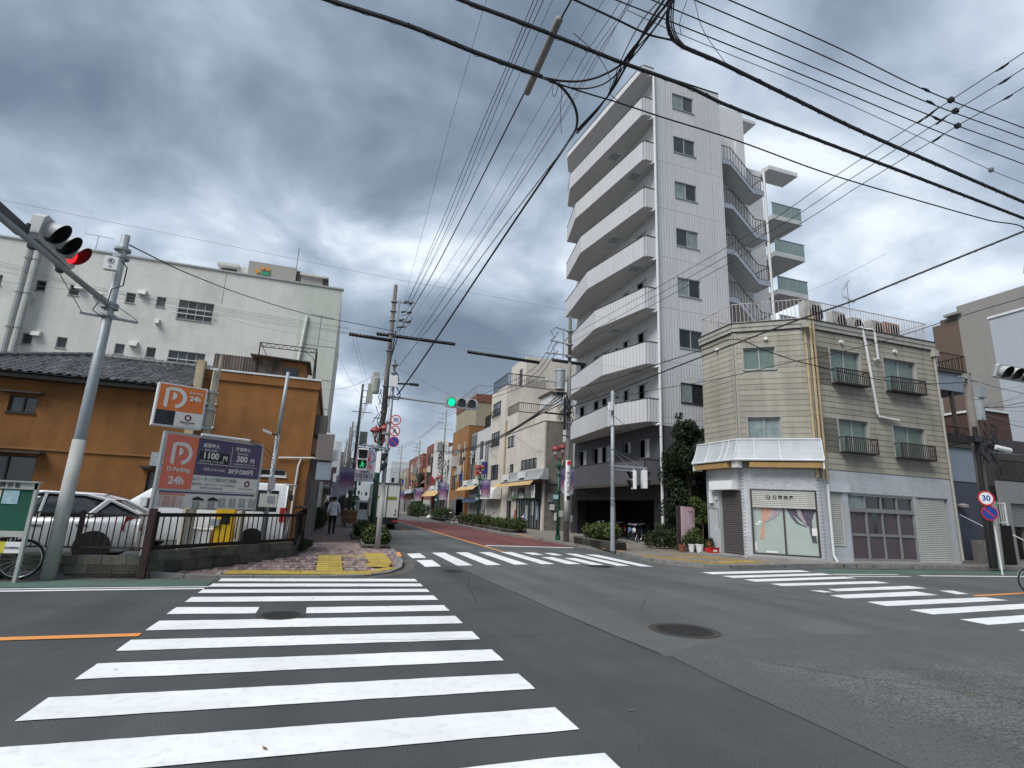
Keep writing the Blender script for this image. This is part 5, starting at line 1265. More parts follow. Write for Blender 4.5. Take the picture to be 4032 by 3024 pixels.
s = MB().cyl((-4.1,38,17.05), (-4.1,38,19.0), 0.02, n=5); s.build('roof_rod', bronze, wb)
yagi(-14.9,35.6,15.3,1.2,1.4, 'TV aerial on the parapet of the large pale building', 0.1)
# houses further up the left side
zz_ = 53.0
lefts = [(29.2,34.8,5.2, 'brown timber shopfront between the orange house and the pale building', mat('dark_timber', (0.085,0.07,0.06), 0.8,0.2,1)), (52.5,61,8.8, 'grey shop house just past the large pale building', greyw), (61.3,70,7.2, 'dark tiled shop house on the left side of the street', slate), (70.3,82,9.6, 'tan shop house mid way down the left side', tan_m), (82.3,96,7.6, 'low beige shop house down the left side', beige), (96.5,114,10.4, 'last grey shop house on the left before the white flats', greyw)]
for y0, y1, h, lb, m_ in lefts:
    t = thing('shop_house', lb, 'building', (-3,(y0 + y1) / 2,0.1))
    fc = Face(-0.85, y0,0,1); n = max(1, int((y1 - y0) / 3)); hs = []
    for k in range(n):
        a = (y1 - y0) * (k + 0.2) / n; b = (y1 - y0) * (k + 0.75) / n
        hs.append((a, b, 0.2,2.5));
        z = 4.0
        while z + 1.6 < h: hs.append((a, b, z, z + 1.3)); z += 3
    wall(fc, y1 - y0,0.11, h, hs, m_, t); MB().box((-8, y0,0.11), (-1.02, y1, h - 0.02)).build('wall_core', m_, t)
    for q in hs: window(fc, *q, t, bronze, (glass_dim, glass_m), 2, d=-0.08, sill=False)
    MB().box((-0.85, y0 + 0.2,2.75), (-0.05, y1 - 0.2,2.95)).build('shop_canopy', steel_awn, t)
    for k in range(3):
        yy = y0 + (y1 - y0) * (k + 0.4) / 3; zz = 3.1 + (k * 0.7) % 1.6; w = 0.5 + 0.3 * (k % 2)
        q = MB()
        for _ in range(5): a_, b_ = uni(y0 + .3, y1 - 1), uni(2.9, h - .8); q.box((-0.85, a_, b_), (-0.85 + uni(.1, .4), a_ + uni(.1, .8), b_ + uni(.1, .6)))
        q.build('wall_box', random.choice([ac_m, grey_steel, bronze]), t)
        MB().box((-0.85, yy, zz), (-0.85 + w, yy + 0.18, zz + 1.1)).build('projecting_sign', random.choice([white_sign, mat('sign_c%d' % int(yy), (uni(.1, .5), uni(.08, .3), uni(.08, .3)), 0.6,0.1,4), slate]), t)
# ------------------------------------------------------------------ street furniture
def pole(name, label, x, y, h, r0, r1, m, cat='utility pole', z0=0.11, group=None, step=True):
    t = thing(name, label, cat, (x, y, z0), group)
    MB().cyl((x, y, z0), (x, y, h), r0, r1, n=14).build('shaft', m, t, smooth=True)
    return t
def band(mb, x, y, z, r): mb.cyl((x, y, z), (x, y, z + 0.05), r, n=12)
def insulators(mb, p, q, n, r=0.05):
    p, q = Vector(p), Vector(q)
    for k in range(n):
        c = p.lerp(q, (k + 0.5) / n); mb.cyl(c, c + Vector((0,0,0.09)), r, r * 0.6, n=7)
# left signal pole
slp = pole('signal_pole', 'leaning looking grey steel signal pole rising beside the parking lot fence', -4.70,12.35,6.86,0.108,0.080, grey_steel, 'signal pole', 0.0)
MB().cyl((-4.70,12.35,0.02), (-4.70,12.35,2.55), 0.122,0.110, n=16).build('painted_base', pole_paint, slp, smooth=True)
b = MB()
for z in (6.5,6.32,5.28,5.22,5.04): band(b, -4.7,12.35, z, 0.15)
b.cyl((-5.15,12.3,5.06), (-4.15,12.3,5.0), 0.035, n=6); b.build('bracket', grey_steel, slp)
a0 = Vector((-4.7,12.3,5.28)); a1 = Vector((-4.7,7.2,5.16))
b = MB().cyl(a0, a1,0.055,0.045, n=10); b.build('arm', grey_steel, slp, smooth=True)
b = MB().cyl((-5.13,12.28,5.08), (-4.72,9.9,5.24), 0.008, n=5).cyl((-4.17,12.28,5.04), (-4.70,10.5,5.24), 0.008, n=5); b.build('stay_wire', wire_grey, slp)
b = MB().tube([(-4.74,12.22,6.35), (-4.50,12.2,6.1), (-4.5,12.2,5.7), (-4.68,12.2,5.6), (-4.7,12.2,5.3)], 0.013,5).tube([(-4.85,12.2,5.3), (-4.9,12.15,5.1), (-4.75,12.15,5.0)], 0.012,5); b.build('feed_cable', cable_m, slp)
b = MB().box((-4.87,12.07,5.97), (-4.63,12.2,6.25)); ob = b.build('control_box', white_plastic, slp)
text('K', 0.075,(-4.75,12.062,6.15), (1,0,0), (0,-1,0), ink, slp, bold=0.003)
b = MB()
for k in range(16): a_ = 2 * math.pi * k / 16; c_ = 2 * math.pi * (k + 1) / 16; b.cyl((-4.75 + 0.055 * math.cos(a_), 12.062,6.15 + 0.055 * math.sin(a_)), (-4.75 + 0.055 * math.cos(c_), 12.062,6.15 + 0.055 * math.sin(c_)), 0.004, n=4)
b.build('ring_mark', ink, slp)
text('124', 0.04,(-4.75,12.062,6.03), (1,0,0), (0,-1,0), ink, slp)
lens_g = mat('lens_green_lit', (0.01,0.5,0.25), 0.4,0.02,3, emit=(0.0,0.78,0.25), estr=0.8)
lens_r = mat('lens_red_lit', (0.5,0.01,0.01), 0.4,0.3,30, emit=(1.0,0.02,0.03), estr=0.7)
lens_off = mat('lens_dark', (0.03,0.035,0.035), 0.2,0.1,9, spec=0.7)
sig_case = mat('signal_case_grey', (0.42,0.43,0.43), 0.5,0.1,6, streak=0.12)
ped_green = mat('ped_green_lit', (0.01,0.2,0.08), 0.5,0.2,9, emit=(0.01,0.32,0.10), estr=0.7)
def signal_head(name, label, c, u, n, lit, w=1.25, h=0.45, dep=0.16, hood=0.26, cat='traffic light', lensr=0.145, slim=False):
    """three lens horizontal head: c centre, u along, n facing"""
    c, u, n = Vector(c), Vector(u).normalized(), Vector(n).normalized(); z = Vector((0,0,1)); u = (u).normalized(); up = n.cross(u) * -1
    if up.z < 0: up = -up
    t = thing(name, label, cat, tuple(c))
    s = MB()
    ch = 0.07
    outline = [(-w / 2 + ch, -h / 2), (w / 2 - ch, -h / 2), (w / 2,-h / 2 + ch), (w / 2, h / 2 - ch), (w / 2 - ch, h / 2), (-w / 2 + ch, h / 2), (-w / 2, h / 2 - ch), (-w / 2,-h / 2 + ch)]
    k = len(outline); fr = [c + u * a + up * b_ for a, b_ in outline]; bk = [p - n * dep for p in fr]
    s.add(fr + bk, [tuple(range(k)), tuple(range(k, 2 * k))[::-1]] + [(i, k + i, k + (i + 1) % k, (i + 1) % k) for i in range(k)])
    s.build('case', sig_case, t)
    hc, hb = MB(), MB();
    for i in (-1,0,1):
        p = c + u * (i * w * 0.31); N_ = 20;
        q = MB().cyl(p + n * 0.002, p + n * 0.012, lensr, n=20); q.build('lens', lens_g if lit == i and i < 0 else (lens_r if lit == i else lens_off), t)
        for rr, tgt, o_ in ((lensr + 0.022, hc, 0.0), (lensr + 0.012, hb, 0.0)):
            vs = []
            for j in range(N_ + 1):
                th = math.radians(-50 + 280 * j / N_); d_ = hood * (0.35 + 0.65 * max(0.0, math.sin((th + math.radians(50)) / math.radians(280) * math.pi)))
                e = u * math.cos(th) * rr + up * math.sin(th) * rr
                vs += [p + e, p + e + n * d_]
            tgt.add(vs, [(2 * j, 2 * j + 1,2 * j + 3,2 * j + 2) for j in range(N_)])
    hc.build('hood', sig_case, t, smooth=True); hb.build('hood_lining', black_m, t, smooth=True)
    return t
sh = signal_head('traffic_signal', 'three lens traffic signal showing red on the arm at the left edge', (-4.62,9.89,5.48), (0.0,1,-0.02), (1,-0.12,-0.10), 1, w=1.25, h=0.42, lensr=0.145, hood=0.26)
b = MB().box((-4.8,9.4,5.16), (-4.72,9.5,5.4)).box((-4.8,10.3,5.16), (-4.72,10.4,5.4)).cyl((-4.74,9.2,5.2), (-4.74,9.2,5.45), 0.03, n=6).box((-4.8,8.3,5.2), (-4.66,9.1,5.34)); b.build('mount', black_m, sh)
# far side signal pole with the green light
s2 = pole('signal_pole', 'grey signal pole at the left pavement corner carrying round road signs', 1.66,19.2,6.6,0.08,0.066, grey_steel, 'signal pole')
MB().cyl((1.66,19.2,0.12), (1.66,19.2,2.3), 0.09,0.083, n=14).build('painted_base', pole_paint, s2, smooth=True)
b = MB().cyl((1.66,19.2,5.34), (3.62,19.2,5.28), 0.04,0.032, n=8); b.build('arm', grey_steel, s2)
b = MB().cyl((1.66,19.2,5.83), (2.3,19.2,5.88), 0.035, n=7).box((2.26,19.12,5.84), (2.58,19.28,5.91)); b.build('lamp_arm', black_m, s2)
b = MB()
for z in (5.33,5.8,3.45,6.2,6.5,4.4,4.0): band(b, 1.66,19.2, z, 0.125)
b.build('band', grey_steel, s2)
b = MB().box((1.52,19.0,5.68), (1.80,19.09,6.08)); b.build('control_box', white_plastic, s2)
b = MB().tube([(1.8,19.15,5.7), (1.95,19.15,5.45), (1.9,19.15,5.25), (1.72,19.15,5.25)], 0.02,5).tube([(1.66,19.1,6.7), (1.62,19.1,6.3), (1.8,19.1,6.15), (1.85,19.1,5.9)], 0.02,5); b.build('feed_cable', cable_m, s2)
sg2 = signal_head('traffic_signal', 'horizontal traffic signal showing green over the main street', (4.2,19.15,5.36), (1,0,-0.02), (-0.12,-1,-0.08), -1, w=1.22, h=0.40, hood=0.14, lensr=0.14)
b = MB().cyl((3.58,19.22,5.29), (3.78,19.22,5.3), 0.05, n=8); b.build('mount', grey_steel, sg2)
def road_sign(parent, c, n, r, kind):
    c, n = Vector(c), Vector(n).normalized(); u = Vector((-n.y, n.x, 0)).normalized()
    o = MB().cyl(c, c + n * 0.012, r, n=28).build('sign_disc', red_sign, parent)
    f = white_sign if kind != 'stop' else blue_sign
    MB().cyl(c + n * 0.0125, c + n * 0.015, r * (0.80 if kind != 'stop' else 0.86), n=28).build('sign_face', f, parent)
    if kind == '30': text('30', r * 1.0, c + n * 0.017, u, n, ink_blue, parent, bold=r * 0.035)
    if kind in ('ped', 'stop'):
        z = Vector((0,0,1)); d = (u * -1 + z).normalized(); w = (u + z).normalized() * r * 0.09
        lines = [(d, red_sign if kind == 'stop' else ink)]
        for dd, m_ in lines:
            a, b_ = c + dd * r * 0.8 + n * 0.018, c - dd * r * 0.8 + n * 0.018
            MB().poly([a - w, a + w, b_ + w, b_ - w]).build('sign_bar', m_, parent)
        if kind == 'ped':
            MB().cyl(c + z * r * 0.4 + n * 0.016, c + z * r * 0.4 + n * 0.0165, r * 0.13, n=10).poly([c + u * (-0.12 * r) + z * r * 0.25 + n * 0.0165, c + u * (0.14 * r) + z * r * 0.25 + n * 0.0165, c + u * (0.34 * r) - z * r * 0.5 + n * 0.0165, c + u * (0.2 * r) - z * r * 0.5 + n * 0.0165, c - z * r * 0.1 + n * 0.0165, c - u * (0.25 * r) - z * r * 0.5 + n * 0.0165, c - u * (0.38 * r) - z * r * 0.45 + n * 0.0165]).build('sign_figure', ink, parent)
nn = Vector((-0.1,-1,0))
for z, k in ((4.49, '30'), (4.10, 'ped'), (3.72, 'stop')):
    t = thing('road_sign', {'30': 'round white 30 speed sign on the left corner signal pole', 'ped': 'no pedestrian crossing disc between the 30 disc and the blue disc', 'stop': 'blue no parking disc lowest on the left corner signal pole'}[k], 'road sign', (1.9,19.0, z))
    road_sign(t, (1.86,19.0, z), nn, 0.185, k)
    MB().box((1.72,19.02, z - 0.02), (1.9,19.06, z + 0.02)).build('clip', grey_steel, t)
def ped_signal(label, c, n, lit, w=0.33, h=0.72):
    c, n = Vector(c), Vector(n).normalized(); u = Vector((-n.y, n.x, 0)).normalized(); z = Vector((0,0,1))
    t = thing('pedestrian_signal', label, 'pedestrian signal', tuple(c))
    def slab(mb, cc, a, b_, d0, d1): mb.hexa([cc - u * a - z * b_ + n * d1, cc + u * a - z * b_ + n * d1, cc + u * a - z * b_ + n * d0, cc - u * a - z * b_ + n * d0, cc - u * a + z * b_ + n * d1, cc + u * a + z * b_ + n * d1, cc + u * a + z * b_ + n * d0, cc - u * a + z * b_ + n * d0])
    s = MB(); slab(s, c, w / 2, h / 2,-0.16,0); s.build('case', white_plastic, t, bevel=0.02)
    for sgn in (1,-1):
        cc = c + z * sgn * h * 0.235
        s = MB(); slab(s, cc, w * 0.39, h * 0.185,0.001,0.01); s.build('lens', black_m, t)
        s = MB()
        for a in (-1,1): p0 = cc + u * a * w * 0.43; s.poly([p0 + z * h * 0.2, p0 + z * h * 0.2 + n * 0.20, p0 - z * h * 0.13 + n * 0.05, p0 - z * h * 0.13])
        s.poly([cc - u * w * 0.43 + z * h * 0.2, cc + u * w * 0.43 + z * h * 0.2, cc + u * w * 0.43 + z * h * 0.2 + n * 0.2, cc - u * w * 0.43 + z * h * 0.2 + n * 0.2]); s.build('visor', black_m, t)
        if sgn == -1 and lit:
            s = MB(); e = n * 0.012
            s.cyl(cc + z * 0.085 + e, cc + z * 0.085 + e * 1.05,0.025, n=8)
            s.poly([cc - u * 0.03 + z * 0.055 + e, cc + u * 0.03 + z * 0.055 + e, cc + u * 0.03 - z * 0.02 + e, cc + u * 0.075 - z * 0.095 + e, cc + u * 0.045 - z * 0.10 + e, cc - z * 0.03 + e, cc - u * 0.05 - z * 0.10 + e, cc - u * 0.08 - z * 0.09 + e, cc - u * 0.025 - z * 0.01 + e])
            s.poly([cc + u * 0.03 + z * 0.05 + e, cc + u * 0.08 - z * 0.0 + e, cc + u * 0.065 - z * 0.015 + e, cc + u * 0.02 + z * 0.03 + e]); s.build('walking_figure', ped_green, t)
    s = MB(); s.cyl(c + z * h * 0.5 - n * 0.08, c + z * (h * 0.5 + 0.12) - n * 0.08,0.035, n=7); s.build('mount', grey_steel, t)
    return t
ped_signal('pedestrian signal with green walking figure beside the election banner', (0.87,18.9,3.04), (-0.15,-1,0), True)
ped_signal('pedestrian signal seen edge on just right of the green lamp post', (1.50,18.9,2.97), (1,-0.25,0), False, w=0.3)
b = MB().cyl((1.66,19.1,3.42), (0.84,18.95,3.55), 0.03, n=7).cyl((1.66,19.1,3.5), (1.1,19.0,3.56), 0.02, n=6); b.build('signal_bracket', grey_steel, s2)
# right signal pole
s3 = pole('signal_pole', 'slim galvanised signal pole on the right pavement beside the planter', 11.23,20.5,6.86,0.088,0.075, grey_steel, 'signal pole')
MB().cyl((11.23,20.5,0.12), (11.23,20.5,1.9), 0.096,0.09, n=12).build('painted_base', grey_steel, s3)
b = MB().box((11.2,20.46,3.56), (12.9,20.54,3.64)).box((11.2,20.46,3.42), (12.2,20.5,3.46)).cyl((11.23,20.5,4.3), (12.7,20.45,3.62), 0.008, n=4).cyl((11.23,20.5,4.25), (12.0,20.45,3.6), 0.008, n=4)
for z in (3.55,3.42,4.28,2.2,5.3): band(b, 11.23,20.5, z, 0.105)
b.build('bracket', grey_steel, s3)
b = MB().box((10.98,20.32,5.95), (11.16,20.45,6.32)); b.build('control_box', white_plastic, s3)
b = MB().tube([(11.18,20.4,5.95), (11.22,20.39,5.5), (11.28,20.39,5.2), (11.27,20.39,4.4), (11.27,20.39,3.7)], 0.014,5).tube([(11.25,20.45,6.85), (11.5,20.4,6.75), (11.23,20.4,6.6)], 0.012,5); b.build('feed_cable', cable_m, s3)
ped_signal('pedestrian signal on the right bracket turned to the left', (12.1,20.40,3.05), (-1,0.28,0), False, w=0.36, h=0.78)
ped_signal('pedestrian signal on the right bracket turned to the right', (12.78,20.40,3.10), (1,-0.12,0), False, w=0.36, h=0.78)
# utility pole on the right
up = pole('utility_pole', 'tall concrete utility pole with grey transformer on the right pavement', 11.64,26.1,12.3,0.15,0.09, pole_conc)
MB().cyl((11.64,26.1,1.15), (11.64,26.1,3.2), 0.157,0.15, n=16).build('grey_wrap', pole_wrap, up, smooth=True)
MB().cyl((11.64,26.1,9.6), (11.64,26.1,12.32), 0.105,0.09, n=14).build('upper_sleeve', pole_brown, up, smooth=True)
ad = MB()
pts = []
for k in range(7): a_ = math.radians(-150 + 120 * k / 6); pts.append((11.64 + 0.165 * math.cos(a_), 26.1 + 0.165 * math.sin(a_)))
for k in range(6): ad.poly([(pts[k][0], pts[k][1], 2.15), (pts[k + 1][0], pts[k + 1][1], 2.15), (pts[k + 1][0], pts[k + 1][1], 4.25), (pts[k][0], pts[k][1], 4.25)])
ad.build('advert_wrap', white_sign, up)
for i, c in enumerate('クリニック'): text(c, 0.21,(11.60,25.925,3.55 - i * 0.235), (1,-0.1,0), (-0.1,-1,0), ink, up, bold=0.004)
for i, c in enumerate('リハビリ内科'): text(c, 0.10,(11.735,25.95,3.75 - i * 0.2), (1,0.4,0), (0.4,-1,0), ink, up, bold=0.002)
b = MB().box((11.54,25.91,4.02), (11.74,25.93,4.2)); b.build('red_header', red_sign, up)
b = MB().box((11.54,25.91,2.2), (11.74,25.93,2.42)); b.build('black_footer', ink, up)
b = MB()
for z in (11.4,10.6,9.9,7.4,6.8,6.2): band(b, 11.64,26.1, z, 0.19)
b.cyl((11.64,26.0,11.35), (10.7,26.0,11.5), 0.035, n=6).cyl((11.64,26.0,10.6), (10.4,26.0,10.7), 0.035, n=6).cyl((11.64,26.0,10.0), (10.2,26.0,9.95), 0.035, n=6).cyl((11.2,26.0,9.8), (11.2,26.0,11.5), 0.04, n=6).cyl((11.0,26,8.4), (9.9,26,8.35), 0.03, n=6)
b.build('crossarm', grey_steel, up)
b = MB()
for x, z in ((10.75,11.5), (10.45,10.7), (10.85,10.68), (10.25,9.97), (10.6,9.95), (10.95,9.95), (10.0,8.4), (10.3,8.4)): b.lathe((x, 26, z), [(0.03,0), (0.06,0.03), (0.03,0.06), (0.06,0.09), (0.02,0.13)], 8)
b.build('insulator', white_plastic, up)
b = MB().tube([(10.75,26,11.5), (10.4,25.9,11.2), (10.6,25.9,10.9), (10.45,26,10.7)], 0.015,5).tube([(10.85,26,10.7), (10.5,25.9,10.3), (10.7,25.9,10.1), (10.6,26,9.95)], 0.015,5).tube([(11.4,26,8.7), (11.0,25.9,8.3), (11.3,25.9,7.9), (11.5,25.9,7.6)], 0.02,5)
for k in range(26):
    a = (11.5 + uni(-.45, .3), 25.9,6.4 + uni(0,1.3)); b.tube([a, (a[0] + uni(-.3, .3), 25.85, a[2] - 0.25), (a[0] + uni(-.2, .3), 25.85, a[2] - uni(0.4,0.7))], 0.018,5)
b.build('jumper_cable', cable_m, up)
b = MB().lathe((11.08,26.05,8.0), [(0.05,0), (0.26,0.0), (0.27,0.05), (0.26,0.1), (0.27,0.5), (0.26,1.0), (0.29,1.05), (0.25,1.12), (0.05,1.15)], 16); b.build('transformer', grey_steel, up, smooth=False)
b = MB().box((10.8,25.75,7.75), (11.36,26.35,7.83)).box((11.2,25.7,4.8 + 1.0), (11.32,25.8,7.5)).box((10.2,25.95,6.62), (11.6,26.05,6.7)).cyl((11.2,25.75,5.5), (11.6,26.0,5.5), 0.03, n=5)
for k in range(6): b.cyl((10.85 + k * 0.1,25.8,7.5), (10.85 + k * 0.1,25.8,7.8), 0.018, n=5)
b.build('cable_rack', black_m, up)
b = MB().box((11.80,26.0,1.1), (11.92,26.2,1.45)); b.build('meter_box', grey_steel, up)
b = MB().box((11.25,26.2,1.35), (11.48,26.22,1.65)); b.build('small_notice', shutter_light, up)
# utility pole on the left
ul = pole('utility_pole', 'tall weathered utility pole behind the left corner signal pole', 1.95,26.3,12.55,0.135,0.095, pole_brown)
b = MB()
for z in (11.6,11.1,10.6,9.9,9.0,7.2,5.9): band(b, 1.95,26.3, z, 0.17)
for z in (11.62,10.62): b.cyl((1.95,26.2, z), (2.85,26.2, z - 0.02), 0.03, n=6)
b.cyl((2.2,26.2,10.0), (2.2,26.2,11.75), 0.04, n=6).cyl((1.5,26.2,5.6), (1.9,26.2,5.6), 0.03, n=5)
for k in range(12): MB().cyl((1.83,26.2,2.5 + 0.72 * k), (1.68,26.1,2.5 + 0.72 * k), 0.009, n=4).build('step_bolt', grey_steel, ul)
b.build('crossarm', grey_steel, ul)
b = MB()
for x, z in ((2.55,11.66), (2.8,11.64), (2.45,11.1), (2.75,11.1), (2.4,10.66), (2.75,10.62), (2.3,10.25), (2.5,10.3)): b.cyl((x - 0.12,26.2, z), (x + 0.12,26.1, z + 0.05), 0.055,0.04, n=7)
b.build('insulator', black_m, ul)
b = MB().tube([(2.8,26.2,11.6), (2.85,26.1,11.3), (2.6,26.1,11.0), (2.35,26.2,10.9)], 0.015,5).tube([(2.75,26.2,11.1), (2.9,26.1,10.8), (2.6,26.1,10.5)], 0.015,5)
for k in range(24): a = (2.0 + uni(-.5, .3), 26.05,4.6 + uni(0,3.2)); b.tube([a, (a[0] + uni(-.2, .2), 26.0, a[2] - 0.4), (a[0] + uni(-.2, .2), 26.0, a[2] - uni(0.5,1.0))], 0.017,5)
b.tube([(2.15,26.1,10), (2.0,26.08,8), (2.08,26.08,6), (1.9,26.08,4)], 0.03,6); b.build('jumper_cable', cable_m, ul)
b = MB().lathe((1.42,26.1,6.75), [(0.05,0), (0.2,0.02), (0.22,0.1), (0.22,0.75), (0.1,0.82)], 10).box((1.1,25.95,6.3), (1.35,26.2,7.2)).box((1.3,26.0,7.3), (1.6,26.25,7.8)); b.build('transformer', mat('transformer_pale', (0.33,0.34,0.30), 0.6,0.1,3), ul)
# far poles
def far_pole(x, y, h, label, side=1, tr=True):
    t = pole('utility_pole', label, x, y, h, 0.17,0.10, pole_brown if side > 0 else pole_conc)
    b = MB()
    for k, z in enumerate((h - 0.6, h - 1.2, h - 1.8)): b.cyl((x, y, z), (x + side * 1.0, y, z + 0.03), 0.035, n=5)
    b.cyl((x + side * 0.45, y, h - 2.0), (x + side * 0.45, y, h - 0.5), 0.035, n=5).cyl((x - 0.7, y, h - 2.6), (x + 1.1, y, h - 2.6), 0.035, n=5).cyl((x - side * 0.1, y, h - 5.6), (x + side * 1.4, y, h - 5.6), 0.05, n=5)
    b.build('crossarm', grey_steel, t)
    if tr: b = MB().box((x + side * 0.2, y - 0.3, h - 5.5), (x + side * 0.85, y + 0.3, h - 4.4)); b.build('transformer', mat('tr_box%d' % int(y), (0.24,0.26,0.24), 0.6,0.1,3), t)
    b = MB()
    for k in range(16): a = (x + uni(-.5, .5), y - 0.2,3.5 + uni(0, h - 8)); b.tube([a, (a[0] + uni(-.3, .3), y - .25, a[2] - 0.5), (a[0] + uni(-.3, .3), y - .2, a[2] - uni(.6,1.3))], 0.03,4)
    b.build('jumper_cable', cable_m, t)
    return t
far_pole(1.64,50,12.25, 'second utility pole up the left pavement, with a pale transformer box')
far_pole(1.56,80,12.15, 'third utility pole up the left pavement')
far_pole(1.6,112,12.2, 'fourth utility pole up the left pavement', tr=False)
far_pole(13.1,68.5,14.0, 'utility pole on the right pavement beside the vertical shop sign', -1)
far_pole(1.5,66,11.0, 'short utility pole between the second and third left poles', tr=False)
far_pole(1.5,95,12.0, 'utility pole between the third and fourth left poles')
far_pole(12.9,88.5,12.0, 'utility pole before the dark tiled house on the right', -1)
far_pole(12.47,110,13.4, 'farthest utility pole on the right side of the street', -1, tr=False)
# right hand street: pole with many wires, transformer cylinder and lamp
ur = pole('utility_pole', 'dark cluttered utility pole with transformer at the right edge', 26.1,15.6,8.3,0.2,0.15, pole_brown)
MB().cyl((26.32,15.5,2.8), (26.1,15.5,0.1), 0.17,0.2, n=10).build('pole_base', pole_conc, ur)
MB().cyl((25.72,15.45,0.1), (25.9,15.45,5.9), 0.09,0.09, n=8).cyl((25.85,15.4,0.1), (26.0,15.4,3.2), 0.05, n=8).build('conduit', black_m, ur)
b = MB().lathe((26.35,15.45,6.2), [(0.05,0), (0.2,0.02), (0.21,0.9), (0.23,0.95), (0.05,1.1)], 12).box((26.2,15.2,7.2), (26.6,15.5,7.7)).cyl((25.5,15.5,8.1), (26.7,15.5,8.0), 0.04, n=6); b.build('transformer', grey_steel, ur)
b = MB().box((25.4,15.2,5.2), (26.0,15.5,5.45)).cyl((26.4,15.3,5.1), (27.2,15.3,4.95), 0.1, n=8)
b.build('closure_box', black_m, ur)
b = MB().cyl((26.5,15.2,5.05), (27.3,15.1,4.95), 0.12, n=10); b.build('white_closure', white_plastic, ur)
b = MB()
for k in range(30): a = (26.1 + uni(-.6, .9), 15.2,4.4 + uni(0,1.9)); b.tube([a, (a[0] + uni(-.3, .3), 15.15, a[2] - 0.2), (a[0] + uni(-.3, .3), 15.2, a[2] - uni(.3, .7))], 0.022,5)
b.build('jumper_cable', cable_m, ur)
sp = thing('sign_post', 'leaning white sign post with 30 and no stopping discs at the right edge', 'road sign', (24.0,14.15,0.02))
MB().cyl((24.0,14.15,0.0), (23.95,14.15,3.05), 0.032, n=8).build('post', white_metal, sp)
road_sign(sp, (23.62,14.08,2.78), (-0.55,-1,0), 0.28, '30'); road_sign(sp, (23.70,14.08,2.24), (-0.55,-1,0), 0.28, 'stop')
d = Vector((1,0,1));
MB().box((23.62,14.1,2.2), (24.0,14.14,2.26)).box((23.6,14.1,2.75), (23.98,14.14,2.81)).build('clip', grey_steel, sp)
sr = signal_head('traffic_signal', 'grey traffic signal seen from behind the lenses at the right edge', (22.6,12.0,7.08), (1,0.0,0.0), (-0.45,-1,-0.35), 9, w=1.7, h=0.55, hood=0.34, lensr=0.21)
MB().cyl((22.7,12.2,7.1), (27,12.6,7.2), 0.05, n=8).build('arm', grey_steel, sr)
MB().cyl((27,12.6,0.0), (27,12.6,7.6), 0.14,0.1, n=10).build('mast', grey_steel, sr)
# green twin lantern posts with banners
def lantern_post(x, y, label, banner, top=4.35, tilt=0.0, side=1):
    t = thing('lamp_post', label, 'street lamp', (x, y, 0.11))
    MB().cyl((0,0,0), (0,0, top), 0.095,0.075, n=10).build('post', green_steel, t, world=False, smooth=True)
    s = MB().cyl((0,0,0), (0,0,0.25), 0.14,0.13, n=10).box((-0.17,-0.14, top - 0.55), (0.17,0.14, top - 0.42)).box((-0.12,-0.12, top - 1.9), (0.12,0.12, top - 1.8)).box((-0.1,-0.1, top - 1.0), (0.1,0.1, top - 0.9))
    s.cyl((0,0, top - 1.92), (side * 0.85,0, top - 1.92), 0.018, n=5).cyl((0,0, top - 0.45), (side * 0.85,0, top - 0.45), 0.018, n=5); s.build('collar', green_steel, t, world=False)
    for sx_, zz in ((-0.22,0.05), (0.2,0.18)):
        MB().lathe((sx_, 0, top + 0.1 + zz), [(0.13,0), (0.15,0.22), (0.15,0.25)], 10).build('lantern_glass', lamp_glass, t, world=False, smooth=False)
        MB().lathe((sx_, 0, top + 0.35 + zz), [(0.25,-0.03), (0.25,0.02), (0.2,0.13), (0.1,0.2), (0.02,0.22)], 12).cyl((sx_, 0, top + 0.55 + zz), (sx_, 0, top + 0.66 + zz), 0.02, n=5).build('lantern_cap', lamp_red, t, world=False, smooth=True)
        MB().tube([(0,0, top - 0.15), (sx_ * 0.9,0, top - 0.08), (sx_, 0, top + 0.11 + zz)], 0.05,6).build('lantern_arm', lamp_red, t, world=False)
    return t
lp1 = lantern_post(1.86,25.8, 'green lamp post with twin red capped lanterns at the left corner', 0,4.4, side=-1)
lp2 = lantern_post(11.72,27.4, 'green lamp post with twin red capped lanterns beside the right utility pole', 0,4.4)
MB().tube([(11.72,27.3,4.4), (11.6,27.25,4.9)], 0.03,5)
MB().box((11.37,27.25,2.25), (11.64,27.29,2.47)).build('lane_sign', mat('pale_cyan_sign', (0.35,0.55,0.60), 0.5,0.05,3), lp2)
lp3 = copy_tree(lp2,(12.0,45.3,0.11), label='green lamp post with twin red lanterns above the long hedge'); lp3['category'] = 'street lamp'
for i, (x, y, lb) in enumerate(((12.3,66, 'dark lamp post with red lanterns beside the far concrete pole'), (12.6,88, 'red lantern lamp post in front of the dark tiled house'), (12.8,112, 'farthest red lantern lamp post on the right'))):
    copy_tree(lp2,(x, y, 0.11), label=lb)
for y, lb in ((44, 'second green lamp post up the left pavement'), (58, 'third green lamp post up the left pavement'), (74, 'fourth green lamp post up the left pavement')):
    copy_tree(lp1,(1.72, y, 0.11), label=lb)
ban_v = bpy.data.materials.new('banner_violet'); ban_v.use_nodes = True
t_ = ban_v.node_tree; bs = t_.nodes['Principled BSDF']; bs.inputs['Roughness'].default_value = 0.8
tcn = N(t_, 'ShaderNodeTexCoord'); sp_ = N(t_, 'ShaderNodeSeparateXYZ'); t_.links.new(tcn.outputs['Generated'], sp_.inputs[0])
nz = N(t_, 'ShaderNodeTexNoise'); nz.inputs['Scale'].default_value = 4.5; nz.inputs['Detail'].default_value = 5; t_.links.new(tcn.outputs['Generated'], nz.inputs[0])
